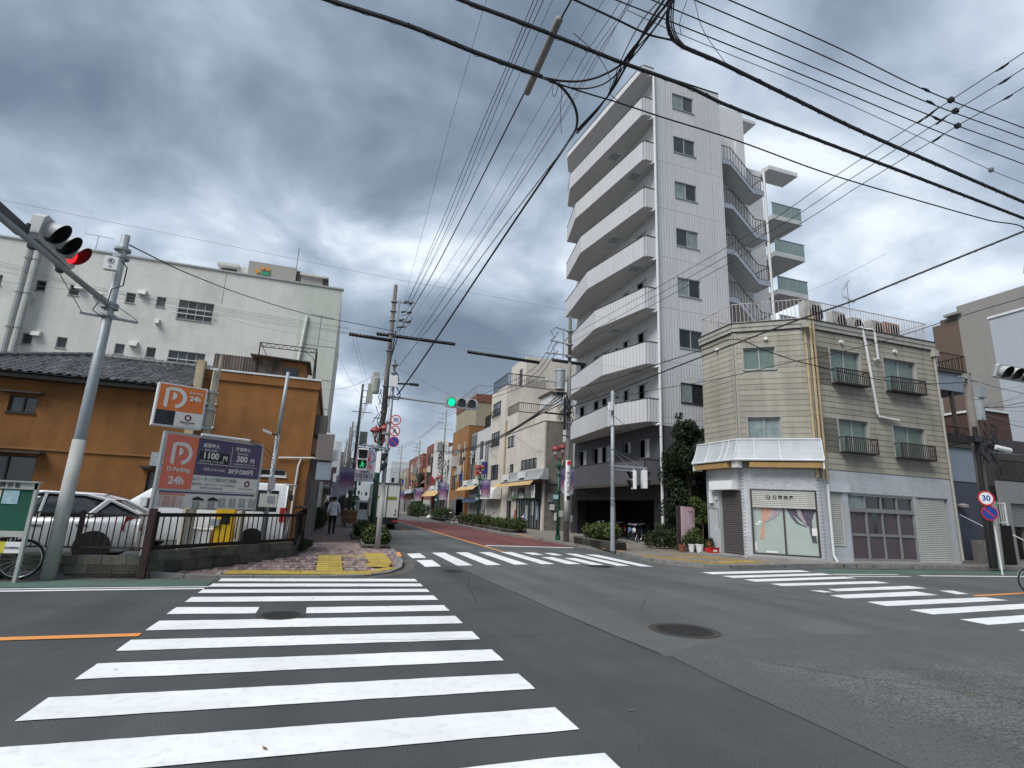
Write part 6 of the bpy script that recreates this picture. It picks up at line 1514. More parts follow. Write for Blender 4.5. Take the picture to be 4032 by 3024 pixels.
fv = mathn(t_, 'ADD', sp_.outputs[2], mathn(t_, 'MULTIPLY', mathn(t_, 'SUBTRACT', nz.outputs[0], 0.5), 0.45))
t_.links.new(ramp(t_, fv, [(0.05,(0.46,0.42,0.48)), (0.32,(0.33,0.15,0.24)), (0.55,(0.13,0.075,0.21)), (0.78,(0.20,0.15,0.32)), (0.9,(0.36,0.35,0.46)), (1.0,(0.2,0.16,0.33))]), bs.inputs['Base Color'])
def banner(x, y, z0, z1, w, label, m, group=None, side=1):
    t = thing('banner', label, 'banner', (x, y, z0), group)
    s = MB(); n = 6
    for k in range(n):
        a, b_ = x + side * w * k / n, x + side * w * (k + 1) / n; o0, o1 = 0.03 * math.sin(k * 1.3), 0.03 * math.sin((k + 1) * 1.3)
        s.poly([(a, y + o0, z0), (b_, y + o1, z0), (b_, y + o1 * 0.4, z1), (a, y + o0 * 0.4, z1)])
    s.build('cloth', m, t, smooth=True)
    MB().cyl((x, y, z1), (x + side * w, y, z1), 0.014, n=5).cyl((x, y, z0), (x + side * w, y, z0), 0.01, n=5).build('rod', grey_steel, t)
    return t
banner(11.82,27.36,2.55,3.98,0.75, 'violet festival banner on the lamp post beside the utility pole', ban_v)
banner(12.1,45.2,2.5,4.0,0.85, 'violet festival banner hanging above the long hedge', ban_v)
banner(12.4,65.9,2.4,4.5,0.95, 'violet festival banner in front of the ochre house doorway', ban_v)
banner(12.6,87.9,2.3,4.3,1.2, 'violet festival banner before the dark tiled house', ban_v)
banner(12.8,111.9,2.3,4.4,1.2, 'farthest violet festival banner on the right', ban_v)
ban_w = mat('banner_white', (0.50,0.48,0.56), 0.8,0.05,3)
bw_ = banner(1.76,25.7,2.56,4.1,0.86, 'white election date banner reading 26 July on the left lamp post', ban_w, side=-1)
def vote_mark(parent, cx, y, cz, s):
    b = MB()
    for k in range(22):
        a = math.radians(-60 + 250 * k / 22); c = math.radians(-60 + 250 * (k + 1) / 22)
        b.poly([(cx + s * math.cos(a), y, cz + s * math.sin(a)), (cx + s * math.cos(c), y, cz + s * math.sin(c)), (cx + s * .8 * math.cos(c), y, cz + s * .8 * math.sin(c)), (cx + s * .8 * math.cos(a), y, cz + s * .8 * math.sin(a))])
    b.build('ring_mark', mat('mark_blue', (0.10,0.17,0.32), 0.6,0.05,3) if 'mark_blue' not in bpy.data.materials else bpy.data.materials['mark_blue'], parent)
    b = MB()
    for a, l in ((-0.28,0.55), (-0.1,0.72), (0.08,0.72), (0.26,0.6)): b.poly([(cx + a * s - 0.05 * s, y - 0.002, cz - 0.3 * s), (cx + a * s + 0.06 * s, y - 0.002, cz - 0.3 * s), (cx + a * s * 1.5 + 0.04 * s, y - 0.002, cz + l * s), (cx + a * s * 1.5 - 0.03 * s, y - 0.002, cz + l * s)])
    b.poly([(cx - 0.32 * s, y - 0.002, cz - 0.25 * s), (cx + 0.34 * s, y - 0.002, cz - 0.25 * s), (cx + 0.2 * s, y - 0.002, cz - 0.65 * s), (cx - 0.2 * s, y - 0.002, cz - 0.65 * s)]); b.build('hand_mark', red_p, parent)
vote_mark(bw_, 1.42,25.64,3.68,0.33)
text('ITO', 0.2,(1.48,25.63,3.22), (1,0,0), (0,-1,0), red_p, bw_, bold=0.01)
text('令和8年', 0.115,(1.33,25.63,2.98), (1,0,0), (0,-1,0), ink, bw_, bold=0.003)
text('7月26日', 0.24,(1.33,25.63,2.80), (1,0,0), (0,-1,0), ink, bw_, bold=0.002)
text('投票に行こう', 0.06,(1.33,25.63,2.64), (1,0,0), (0,-1,0), ink, bw_)
banner(1.6,43.9,2.5,4.2,1.15, 'violet banner behind the election banner on the left', ban_v, side=-1)
bb = banner(1.4,57.9,2.3,4.2,1.1, 'small election banner further up the left pavement', ban_w, side=-1); vote_mark(bb, 0.85,57.84,3.5,0.42)
bb = banner(1.2,73.9,2.3,4.0,1.2, 'farthest election banner up the left pavement', ban_w, side=-1); vote_mark(bb, 0.6,73.84,3.3,0.42)
# ------------------------------------------------------------------ parking lot: walls, fences, signs, vehicles
blk = obj_var(mat('concrete_block', (0.09,0.088,0.07), 0.92,0.3,3,0.6,40, dark=(0.025,0.03,0.02), dfac=0.9, dscale=1.6), 0.4)
blk_core = mat('block_mortar', (0.06,0.06,0.05), 0.95,0.2,3)
def block_wall(name, label, p0, p1, h, th=0.14):
    a, b = Vector((*p0,0)), Vector((*p1,0)); L = (b - a).length; fc = Face(p0[0], p0[1], b.x - a.x, b.y - a.y)
    t = thing(name, label, 'wall', (a.x, a.y, 0.1))
    s = MB(); fc.box(s, 0, L, 0.05, h - 0.02,-th + 0.01,-0.012); s.build('wall_core', blk_core, t)
    rows = max(1, round((h - 0.08) / 0.17)); ph_ = (h - 0.08) / rows
    for r_ in range(rows):
        x = -0.2 * (r_ % 2)
        while x < L:
            x0, x1 = max(0, x), min(L, x + 0.4)
            if x1 - x0 > 0.05:
                s = MB(); o = uni(-0.004,0.004); fc.box(s, x0 + 0.005, x1 - 0.005,0.08 + r_ * ph_ + 0.004,0.08 + (r_ + 1) * ph_ - 0.004,-th, o); s.build('concrete_block', blk, t)
            x += 0.4
    return t
def iron_fence(name, label, p0, p1, z0, h, m, npost=2, gap=0.115, r=0.009, heavy=0.03):
    a, b = Vector((*p0,0)), Vector((*p1,0)); L = (b - a).length; fc = Face(p0[0], p0[1], b.x - a.x, b.y - a.y)
    t = thing(name, label, 'fence', (a.x, a.y, z0))
    for zz in (z0 + 0.06, z0 + h - 0.06):
        s = MB(); fc.box(s, 0, L, zz - heavy, zz + heavy * 0.7,-0.025,0.025); s.build('rail', m, t)
    for k in range(npost):
        a_ = L * k / max(1, npost - 1); s = MB(); fc.box(s, a_ - 0.035, a_ + 0.035, z0 - 0.1, z0 + h, -0.035,0.035); s.build('post', m, t)
    me = mesh_of(MB().box((-r, -r, z0 + 0.06), (r, r, z0 + h - 0.06)), 'fence_bar', m)
    n = int(L / gap)
    for k in range(1, n):
        q = fc.pt(L * k / n, 0,0); piece('fence_bar', me, t, (q[0], q[1], 0), rz=math.atan2(fc.u[1], fc.u[0]))
    return t
block_wall('block_wall', 'mossy concrete block wall under the thin fence beside the silver car', (-9,12.55), (-3.32,12.55), 0.42)
block_wall('block_wall', 'mossy concrete block wall slanting along the brick pavement corner', (-3.26,12.62), (-0.80,16.15), 0.50)
block_wall('block_wall', 'low block wall running away beside the left pavement', (-0.80,16.25), (-0.80,20.9), 0.50)
iron_fence('iron_fence', 'thin brown iron fence in front of the silver car', (-9,12.62), (-3.34,12.62), 0.50,0.74, rail_brown, 6, heavy=0.018)
iron_fence('iron_fence', 'heavy dark iron fence in front of the parking sign', (-3.26,12.70), (-0.80,16.20), 0.50,0.76, black_rail, 2, gap=0.16, heavy=0.045)
iron_fence('iron_fence', 'dark iron fence running away beside the left pavement', (-0.82,16.30), (-0.82,20.8), 0.50,0.80, black_rail, 4, gap=0.16, heavy=0.045)
t = thing('rusty_post', 'rusty brown steel post at the bend of the parking lot fence', 'post', (-3.28,12.52,0.0)); MB().box((-3.345,12.44,0.02), (-3.225,12.56,1.32)).build('shaft', rust_m, t)
t = thing('rusty_post', 'tall rusty brown post at the pavement corner of the fence', 'post', (-0.80,20.3,0.1)); MB().box((-0.87,20.2,0.1), (-0.73,20.34,2.5)).box((-0.95,16.9,1.36), (-0.6,20.3,1.42)).build('shaft', rust_m, t)
org_sign = mat('sign_orange', (0.58,0.155,0.035), 0.5,0.08,2)
red_or = mat('sign_coral', (0.62,0.145,0.10), 0.5,0.08,2, dark=(0.62,0.17,0.04), dfac=0.7, dscale=2.0)
purple = mat('sign_purple', (0.075,0.055,0.115), 0.5,0.06,2)
paper = mat('sign_cream', (0.60,0.59,0.56), 0.5,0.05,2, streak=0.05)
maroon = mat('ring_maroon', (0.12,0.01,0.035), 0.5,0.05,2)
stain_w = mat('stained_white_post', (0.42,0.38,0.30), 0.7,0.3,3, streak=0.5)
def p_logo(fc, parent, a, z, s, m):
    """hooked outer arch and small inner bowl"""
    b = MB(); d = 0.011
    def ring(ca, cz, ri, ro, t0, t1, n=16, sx_=1.0):
        for k in range(n):
            u0, u1 = math.radians(t0 + (t1 - t0) * k / n), math.radians(t0 + (t1 - t0) * (k + 1) / n)
            b.poly([fc.pt(ca + ri * math.cos(u0) * sx_, cz + ri * math.sin(u0), d), fc.pt(ca + ro * math.cos(u0) * sx_, cz + ro * math.sin(u0), d), fc.pt(ca + ro * math.cos(u1) * sx_, cz + ro * math.sin(u1), d), fc.pt(ca + ri * math.cos(u1) * sx_, cz + ri * math.sin(u1), d)])
    R_ = s * 0.5; w = s * 0.17
    ring(a + s * 0.0, z + s * 0.0, R_ - w, R_, -80,100)
    q = [(-0.42,0.34), (0.0,0.5), (0.0,0.33), (-0.26,0.30), (-0.26,-0.5), (-0.42,-0.42)]
    b.poly([fc.pt(a + x * s, z + y * s, d) for x, y in ((-0.42,-0.44), (-0.26,-0.5), (-0.26,0.33), (-0.42,0.38))])
    b.poly([fc.pt(a + x * s, z + y * s, d) for x, y in ((-0.42,0.38), (-0.26,0.33), (-0.05,0.333), (-0.08,0.495), (-0.3,0.47))])
    ring(a - s * 0.10, z + s * 0.08,0.0, s * 0.18,-90,90,10)
    b.build('parking_logo', m, parent)
def ring_logo(fc, parent, a, z, r):
    b = MB()
    for k in range(20):
        u0, u1 = 2 * math.pi * k / 20,2 * math.pi * (k + 1) / 20
        b.poly([fc.pt(a + r * .55 * math.cos(u0), z + r * .55 * math.sin(u0), .011), fc.pt(a + r * math.cos(u0), z + r * math.sin(u0), .011), fc.pt(a + r * math.cos(u1), z + r * math.sin(u1), .011), fc.pt(a + r * .55 * math.cos(u1), z + r * .55 * math.sin(u1), .011)])
    b.build('ring_logo', maroon, parent)
def txt(fc, parent, s, a, z, size, m, **k): return text(s, size, fc.pt(a, z, 0.012), (fc.u[0], fc.u[1], 0), (fc.n[0], fc.n[1], 0), m, parent, **k)
def rect(fc, parent, a0, a1, z0, z1, m, name, d=0.006):
    b = MB(); fc.box(b, a0, a1, z0, z1, d - 0.004, d); return b.build(name, m, parent)
# billboard
FBd = Face(-3.54,13.40,1.74,1.64); LB = 2.40
bd = thing('parking_billboard', 'large parking tariff board in coral and purple behind the dark fence', 'sign board', (-3.54,13.4,0.1))
s = MB(); FBd.box(s, 0, LB, 1.32,2.92,-0.06,0.0); s.build('board', paper, bd)
s = MB(); FBd.box(s, -0.05,0.0,0.1,2.95,-0.08,0.012); FBd.box(s, LB, LB + 0.04,1.3,2.9,-0.08,0.012); FBd.box(s, 0, LB, 2.92,2.95,-0.08,0.014); FBd.box(s, 0, LB, 1.70,1.72,0,0.012); s.build('frame', alu, bd)
for q in (0.06,0.75,2.15): s = MB(); FBd.box(s, q, q + .1,0.1,1.3,-0.2,-0.09); s.build('leg', stain_w, bd)
rect(FBd, bd, 0.02,0.72,1.73,2.90, red_or, 'coral_panel'); rect(FBd, bd, 0.722,2.38,2.06,2.90, purple, 'purple_panel')
rect(FBd, bd, 0.05,2.34,1.64,1.68, purple, 'purple_band'); rect(FBd, bd, 0.06,0.62,1.59,1.625, red_or, 'coral_band')
p_logo(FBd, bd, 0.37,2.50,0.50, paper)
txt(FBd, bd, 'D-Parking', 0.37,2.145,0.125, paper, bold=0.003); txt(FBd, bd, '24h', 0.36,1.90,0.23, paper, bold=0.008)
txt(FBd, bd, '昼間最大', 1.04,2.74,0.10, paper, bold=0.002); txt(FBd, bd, '8:00-20:00', 1.04,2.64,0.07, paper)
rect(FBd, bd, 0.78,1.52,2.36,2.60, ink, 'price_patch', 0.008)
txt(FBd, bd, '1100', 1.06,2.51,0.20, paper, bold=0.006); txt(FBd, bd, '円', 1.42,2.48,0.12, paper, bold=0.004); txt(FBd, bd, '駐車後24時間、繰り返し適用', 1.1,2.385,0.045, paper)
txt(FBd, bd, '夜間最大', 1.86,2.74,0.10, paper, bold=0.002); txt(FBd, bd, '20:00-8:00', 1.86,2.64,0.07, paper)
txt(FBd, bd, '300', 1.86,2.51,0.20, paper, bold=0.006); txt(FBd, bd, '円', 2.15,2.48,0.12, paper, bold=0.004); txt(FBd, bd, '駐車後24時間、繰り返し適用', 1.95,2.385,0.042, paper)
rect(FBd, bd, 0.76,2.30,2.325,2.335, paper, 'rule_line', 0.009); rect(FBd, bd, 1.57,1.58,2.36,2.78, paper, 'rule_line', 0.009)
txt(FBd, bd, '時間 (0:00-24:00)', 1.2,2.20,0.075, paper); txt(FBd, bd, '30分/200円', 1.88,2.20,0.14, paper, bold=0.004)
txt(FBd, bd, 'Dパーキング滝川2丁目第1', 1.28,1.97,0.095, ink_grey, bold=0.001); txt(FBd, bd, '管理 運営   大和ハウスパーキング株式会社', 1.25,1.86,0.055, ink_grey); txt(FBd, bd, 'お問合せ  0120-000-499', 1.2,1.78,0.055, ink_grey)
ring_logo(FBd, bd, 2.10,1.93,0.075); txt(FBd, bd, 'DaiwaHouse Parking', 2.08,1.81,0.045, ink_grey)
for k in range(5): txt(FBd, bd, '● ご利用の前にお読みください', 0.34,1.55 - k * 0.045,0.036, red_or)
for k in range(2):
    s = MB(); a = 0.80 + k * 0.36
    s.poly([FBd.pt(a + x, 1.50 + y, 0.009) for x, y in ((0,0), (0.26,0), (0.27,0.03), (0.20,0.05), (0.15,0.08), (0.08,0.08), (0.03,0.05), (0,0.04))]); s.build('car_pictogram', ink, bd)
    rect(FBd, bd, a - 0.03, a + 0.29,1.478,1.484, ink, 'rule_line')
for j in range(6):
    for k in range(6): txt(FBd, bd, '料金のご案内', 1.0 + j * 0.26 if j else 0.9,1.56 - k * 0.036 if j > 1 else 1.45 - k * 0.03,0.028, ink_grey)
s = MB(); q0, q1 = FBd.pt(0.72,2.97,0.06), FBd.pt(1.95,2.99,0.06); s.cyl(q0, q1,0.032, n=8); s.build('tube_light', white_metal, bd)
s = MB().tube([FBd.pt(1.95,2.99,0.06), FBd.pt(2.2,3.0,0.02), (-1.85,15.7,2.95), (-1.66,16.5,2.75)], 0.010,5).tube([FBd.pt(1.95,2.97,0.05), FBd.pt(2.3,2.9,0.02), (-1.8,15.8,2.72), (-1.66,16.5,2.68)], 0.009,5); s.build('power_lead', cable_m, bd)
# P sign on its stained post
class FaceK(Face):
    def pt(s, a, z, d=0.0): return Face.pt(s, a * 1.06,1.6 + (z - 1.6) * 1.06, d)
FPs = FaceK(-4.08,14.12,0.90,0.42); LP = 0.96
ps = thing('parking_sign', 'orange and white parking box sign with big P on a stained post', 'sign', (-3.05,14.7,0.1))
s = MB(); FPs.box(s, 0, LP, 3.06,4.01,-0.24,0.0); s.build('sign_box', white_metal, ps)
rect(FPs, ps, 0.03, LP - 0.03,3.41,3.98, org_sign, 'orange_panel'); rect(FPs, ps, 0.03,0.40,3.09,3.405, ink, 'led_panel'); rect(FPs, ps, 0.403, LP - 0.03,3.09,3.405, paper, 'white_panel')
p_logo(FPs, ps, 0.34,3.70,0.47, paper); txt(FPs, ps, 'D-Parking', 0.74,3.86,0.072, paper, bold=0.001); txt(FPs, ps, '24h', 0.74,3.73,0.16, paper, bold=0.006)
ring_logo(FPs, ps, 0.66,3.29,0.07); txt(FPs, ps, 'DaiwaHouse', 0.66,3.185,0.058, ink, bold=0.001); txt(FPs, ps, 'Parking', 0.66,3.14,0.035, ink_grey)
led = mat('led_grey', (0.07,0.075,0.09), 0.5,0.1,9)
for k in range(6): rect(FPs, ps, 0.06,0.10 + uni(0.1,0.26), 3.13 + k * 0.045,3.14 + k * 0.045, led, 'led_row', 0.009)
s = MB(); FPs.box(s, 1.03,1.12,0.1,4.5,-0.14,-0.05); s.build('post', stain_w, ps)
s = MB(); FPs.box(s, 1.125,1.17,0.1,4.9,-0.13,-0.06); s.build('inner_post', stain_w, ps)
s = MB();
for z in (3.1,3.55,3.95): FPs.box(s, LP + 0.001,1.2, z, z + 0.04,-0.16,-0.03)
s.build('bracket', grey_steel, ps)
# service pole in the lot
sv = thing('service_pole', 'grey service pole with meter box and floodlight inside the parking lot', 'pole', (-1.66,16.6,0.12))
MB().cyl((-1.66,16.6,0.12), (-1.64,16.6,3.4), 0.06,0.058, n=10).cyl((-1.64,16.6,3.4), (-1.60,16.6,5.25), 0.052,0.048, n=10).build('shaft', grey_steel, sv, smooth=True)
MB().box((-1.86,16.42,1.38), (-1.40,16.54,1.74)).build('meter_box', mat('box_beige', (0.42,0.42,0.38), 0.6,0.08,3), sv)
MB().box((-1.66,16.41,1.5), (-1.48,16.419,1.68)).box((-1.70,16.44,1.85), (-1.52,16.54,2.2)).build('meter_window', ink_grey, sv)
MB().hexa([(-2.0,16.2,3.42), (-1.78,16.3,3.36), (-1.78,16.45,3.36), (-2.0,16.4,3.42), (-2.0,16.2,3.5), (-1.78,16.3,3.42), (-1.78,16.45,3.42), (-2.0,16.4,3.5)]).build('floodlight', white_metal, sv)
s = MB().cyl((-1.8,16.4,3.38), (-1.64,16.55,3.38), 0.02, n=5)
for k in range(10): a = (-1.66 + uni(-.09, .09), 16.5,1.25 + uni(0,2.1)); s.tube([a, (a[0] + uni(-.1, .1), 16.48, a[2] - 0.12), (a[0] + uni(-.06, .06), 16.5, a[2] - 0.25)], 0.011,4)
s.build('wiring', cable_m, sv)
# payment machine, white cabinet, cone
pmn = thing('payment_machine', 'yellow parking payment machine cabinet behind the dark fence', 'payment machine', (-2.62,16.5,0.12))
MB().box((-2.86,16.4,0.12), (-2.40,16.8,1.34)).build('cabinet', yellow_p, pmn, bevel=0.015); MB().box((-2.95,16.34,0.85), (-2.74,16.4,1.02)).build('keypad', grey_steel, pmn); MB().box((-2.7,16.385,0.9), (-2.5,16.399,1.15)).build('screen', black_m, pmn)
ypl = thing('yellow_bollard', 'yellow post left of the white cabinet in the parking lot', 'bollard', (-3.5,16.3,0.12)); MB().cyl((-3.5,16.3,0.12), (-3.5,16.3,1.3), 0.085, n=10).cyl((-3.5,16.3,1.3), (-3.5,16.3,1.33), 0.07, n=10).build('post', yellow_p, ypl)
wc = thing('white_cabinet', 'low white cabinet between the yellow post and yellow machine', 'cabinet', (-3.2,16.6,0.12)); MB().box((-3.58,16.45,0.12), (-2.92,16.9,0.72)).build('cabinet', white_plastic, wc, bevel=0.02); MB().box((-3.6,16.43,0.72), (-2.90,16.92,0.76)).build('lid', paper, wc)
cn = thing('traffic_cone', 'red traffic cone with white bands beside the yellow machine', 'traffic cone', (-2.24,16.35,0.12))
MB().box((-0.17,-0.17,0), (0.17,0.17,0.03)).build('base', red_p, cn, world=False); MB().cyl((0,0,0.03), (0,0,0.72), 0.13,0.025, n=14).build('cone', mat('cone_red', (0.55,0.05,0.02), 0.5,0.1,4), cn, world=False)
MB().cyl((0,0,0.32), (0,0,0.42), 0.092,0.077, n=14).cyl((0,0,0.52), (0,0,0.6), 0.064,0.05, n=14).build('band', white_sign, cn, world=False)
# ---- vehicles
tyre_m = mat('tyre_rubber', (0.015,0.015,0.015), 0.85,0.1,6); rim_m = mat('wheel_rim', (0.32,0.33,0.34), 0.35,0.05,4, metal=0.7)
car_glass = mat('car_glass', (0.010,0.012,0.013), 0.05,0.1,1, spec=0.9)
def wheel(parent, x, y, r, w=0.19, side=1):
    t = MB().lathe((0,0,-w / 2), [(r * .62,0), (r * .95,0.005), (r, 0.04), (r, w - 0.04), (r * .95, w - 0.005), (r * .62, w)], 22)
    tt = t.build('tyre', tyre_m, parent, world=False, smooth=True); tt.rotation_euler = (math.pi / 2,0,0); tt.location = (x, y, r)
    h = MB().lathe((0,0,-w * .42), [(0.03,0.0), (r * .60,0.01), (r * .62, w * .84), (0.03, w * .84)], 22)
    hh = h.build('rim', rim_m, parent, world=False); hh.rotation_euler = (math.pi / 2,0,0); hh.location = (x, y, r)
    g = MB()
    for k in range(8): a = 2 * math.pi * (k + .5) / 8; g.cyl((math.cos(a) * r * .34, math.sin(a) * r * .34,-w * .44), (math.cos(a) * r * .34, math.sin(a) * r * .34, w * .44), r * .1, n=6)
    gg = g.build('rim_slot', black_m, parent, world=False); gg.rotation_euler = (math.pi / 2,0,0); gg.location = (x, y, r)
def loft_body(stations, m, name, parent, bevel=0.0):
    """stations: (x, half_width_bottom, half_width_mid, half_width_top, z_bottom, z_mid, z_top)"""
    s = MB(); vs = []
    for (x, wb, wm, wt, zb, zm, zt) in stations:
        vs += [(x, -wb, zb), (x, -wm, zb + (zm - zb) * .35), (x, -wm, zm), (x, -wt, zt), (x, wt, zt), (x, wm, zm), (x, wm, zb + (zm - zb) * .35), (x, wb, zb)]
    fs = []
    for i in range(len(stations) - 1):
        for k in range(8): fs.append((i * 8 + k, i * 8 + (k + 1) % 8,(i + 1) * 8 + (k + 1) % 8,(i + 1) * 8 + k))
    n = len(stations); fs += [tuple(range(8)), tuple(range((n - 1) * 8, n * 8))[::-1]]
    s.add(vs, fs); o = s.build(name, m, parent, world=False, smooth=True)
    md = o.modifiers.new('bevel', 'BEVEL'); md.width = bevel or 0.04; md.segments = 3; md.limit_method = 'ANGLE'; md.angle_limit = math.radians(25)
    return o
silver = mat('car_silver', (0.58,0.59,0.60), 0.3,0.03,1, metal=0.25, spec=0.6)
car = thing('parked_car', 'silver hatchback parked behind the thin fence with its tail to the right', 'car', (-6.1,14.75,0.12), None, math.radians(4))
# local x: tail at +2.15, nose at -2.2
loft_body([(-2.2, .60, .66, .5, .28, .55, .62), (-2.0, .76, .82, .72, .2, .6, .74), (-1.2, .80, .86, .78, .18, .72, .86), (-0.4, .80, .87, .80, .18, .80, .90), (1.2, .80, .87, .80, .18, .84, .93), (1.85, .78, .85, .76, .22, .86, .97), (2.12, .70, .78, .66, .3, .82, .92)], silver, 'body', car)
loft_body([(-1.15, .70, .74, .60, .84, .87, .89), (-0.35, .72, .76, .58, .85, .95,1.32), (0.25, .72, .76, .58, .86,1.0,1.42), (1.0, .72, .76, .58, .88,1.0,1.40), (1.5, .70, .74, .56, .90,1.0,1.28), (2.02, .62, .66, .56, .90, .95,1.02)], car_glass, 'greenhouse', car)
s = MB()
for sg_ in (-1,1):
    s.tube([(-1.2, sg_ * .73, .88), (-0.35, sg_ * .635,1.32), (0.25, sg_ * .625,1.425), (1.0, sg_ * .625,1.405), (1.5, sg_ * .61,1.29), (2.05, sg_ * .60,1.03)], 0.035,6)
    s.tube([(0.30, sg_ * .77, .92), (0.32, sg_ * .63,1.40)], 0.03,5).tube([(1.15, sg_ * .77, .94), (1.45, sg_ * .63,1.30)], 0.06,5)
s.hexa([(-0.3,-.6,1.33), (1.45,-.57,1.31), (1.45, .57,1.31), (-0.3, .6,1.33), (0.1,-.56,1.43), (1.1,-.55,1.415), (1.1, .55,1.415), (0.1, .56,1.43)])
s.build('roof', silver, car, world=False, smooth=False)
for x in (-1.35,1.35):
    for yy in (-.78, .78): wheel(car, x, yy, .31)
    MB().cyl((x, -.885, .33), (x, .885, .33), .335, n=22).build('wheel_arch', black_m, car, world=False)
for yy in (-1,1):
    MB().hexa([(1.80, yy * .70, .68), (2.1, yy * .60, .66), (2.14, yy * .60, .66), (1.83, yy * .885, .68), (1.88, yy * .70, .96), (2.06, yy * .60, .92), (2.11, yy * .60, .92), (1.86, yy * .86, .98)] if yy > 0 else [(1.83,-.885, .68), (2.14,-.60, .66), (2.1,-.60, .66), (1.80,-.70, .68), (1.86,-.86, .98), (2.11,-.60, .92), (2.06,-.60, .92), (1.88,-.70, .96)]).build('tail_light', mat('tail_light_red%d' % (yy > 0), (0.35,0.02,0.02), 0.2,0.1,3), car, world=False)
    MB().box((0.2, yy * .875 - .012, .74), (0.42, yy * .875 + .012, .77)).box((1.0, yy * .875 - .012, .76), (1.2, yy * .875 + .012, .79)).build('door_handle', rim_m, car, world=False)
MB().box((2.11,-.20, .55), (2.145, .20, .74)).build('number_plate', white_sign, car, world=False)
MB().tube([(1.3,-.45,1.38), (1.45,-.45,1.46)], 0.012,4).build('aerial', black_m, car, world=False)
white_car = mat('van_white', (0.62,0.64,0.65), 0.35,0.04,1, spec=0.5)
van = thing('parked_van', 'white delivery van parked behind the parking billboard', 'van', (-3.35,17.95,0.12), None, 0)
loft_body([(-2.25, .66, .72, .66, .35, .75, .85), (-2.1, .74, .80, .74, .25, .85,1.05), (-1.25, .80, .85, .70, .25,1.05,1.70), (-0.9, .80, .85, .72, .25,1.1,1.90), (2.0, .80, .85, .74, .25,1.1,1.93), (2.14, .78, .82, .70, .3,1.1,1.86)], white_car, 'body', van, 0.05)
for yy in (-1,1):
    y_ = yy * .845
    MB().hexa([(-1.5, y_, 1.12), (-0.65, y_, 1.12), (-0.65, y_ * .99,1.12), (-1.5, y_ * .99,1.12), (-1.12, y_ * .935,1.62), (-0.65, y_ * .91,1.72), (-0.65, y_ * .86,1.72), (-1.12, y_ * .88,1.62)]).hexa([(-0.55, y_ * 1.005,1.12), (0.45, y_ * 1.005,1.12), (0.45, y_ * .95,1.12), (-0.55, y_ * .95,1.12), (-0.55, y_ * .925,1.72), (0.45, y_ * .925,1.72), (0.45, y_ * .86,1.72), (-0.55, y_ * .86,1.72)]).hexa([(0.55, y_ * 1.005,1.12), (1.9, y_ * 1.005,1.12), (1.9, y_ * .95,1.12), (0.55, y_ * .95,1.12), (0.55, y_ * .925,1.72), (1.9, y_ * .925,1.72), (1.9, y_ * .86,1.72), (0.55, y_ * .86,1.72)]).build('side_window', car_glass, van, world=False)
    MB().box((2.0, yy * .80 - .05, .85), (2.155, yy * .80 + .05,1.25)).build('tail_light', mat('tail_lamp%d' % (yy > 0), (0.33,0.02,0.03), 0.3,0.1,3), van, world=False)
    MB().box((-1.45, yy * .98 - .05,1.15), (-1.3, yy * .98 + .07,1.38)).build('mirror', white_car, van, world=False)
MB().hexa([(-2.12,-.66,1.08), (-2.12, .66,1.08), (-2.05, .66,1.08), (-2.05,-.66,1.08), (-1.33,-.62,1.66), (-1.33, .62,1.66), (-1.22, .62,1.62), (-1.22,-.62,1.62)]).build('windscreen', car_glass, van, world=False)
MB().box((2.12,-.62,1.15), (2.17, .62,1.75)).build('rear_window', car_glass, van, world=False)
MB().hexa([(2.0,-.7,1.9), (2.3,-.68,1.9), (2.3, .68,1.9), (2.0, .7,1.9), (2.0,-.7,1.94), (2.3,-.68,1.92), (2.3, .68,1.92), (2.0, .7,1.94)]).build('spoiler', white_car, van, world=False)
MB().box((2.2,-.9,1.45), (2.3,-.72,1.62)).cyl((2.1,-.7,1.75), (2.25,-.82,1.6), .015, n=4).build('rear_mirror', black_m, van, world=False)
for x in (-1.45,1.35):
    for yy in (-.76, .76): wheel(van, x, yy, .30, .17)
    MB().cyl((x, -.86, .32), (x, .86, .32), .34, n=22).build('wheel_arch', black_m, van, world=False)
MB().box((2.1,-.8, .33), (2.2, .8, .52)).build('bumper', white_car, van, world=False, bevel=0.02)
# box truck
trk = thing('box_truck', 'white box truck stopped at the left kerb, seen from behind', 'truck', (3.42,38.4,0.0))
box_w = mat('truck_box_white', (0.56,0.57,0.54), 0.5,0.05,1, streak=0.08)
MB().box((-.85,-2.4, .78), (.85,1.6,2.9)).build('cargo_box', box_w, trk, world=False)
MB().box((-.86,-2.43, .76), (-.80,-2.36,2.93)).box((.80,-2.43, .76), (.86,-2.36,2.93)).box((-.86,-2.44,2.86), (.86,-2.36,2.94)).box((-.02,-2.43, .78), (.02,-2.40,2.88)).build('door_frame', bronze, trk, world=False)
MB().box((-.7,-2.415,1.95), (-.35,-2.405,2.1)).box((.03,-2.415,1.88), (.62,-2.405,2.08)).build('green_stripe', mat('stripe_olive', (0.22,0.21,0.03), 0.6,0.1,2), trk, world=False)
MB().box((.5,-2.42, .9), (.68,-2.405,1.02)).box((-.4,-2.42, .86), (-.1,-2.405, .96)).box((.55,-2.42,1.1), (.65,-2.405,1.3)).build('label', ink_grey, trk, world=False)
s = MB()
for zz in (1.0,1.6,2.3,2.75): s.box((.84,-2.46, zz), (.92,-2.38, zz + .05))
s.cyl((.78,-2.45, .85), (.78,-2.45,2.85), .015, n=5); s.build('door_hinge', rim_m, trk, world=False)
MB().box((-.8,-2.38, .42), (.8,1.6, .76)).box((-.78,-2.44, .36), (.78,-2.36, .46)).build('chassis', black_m, trk, world=False)
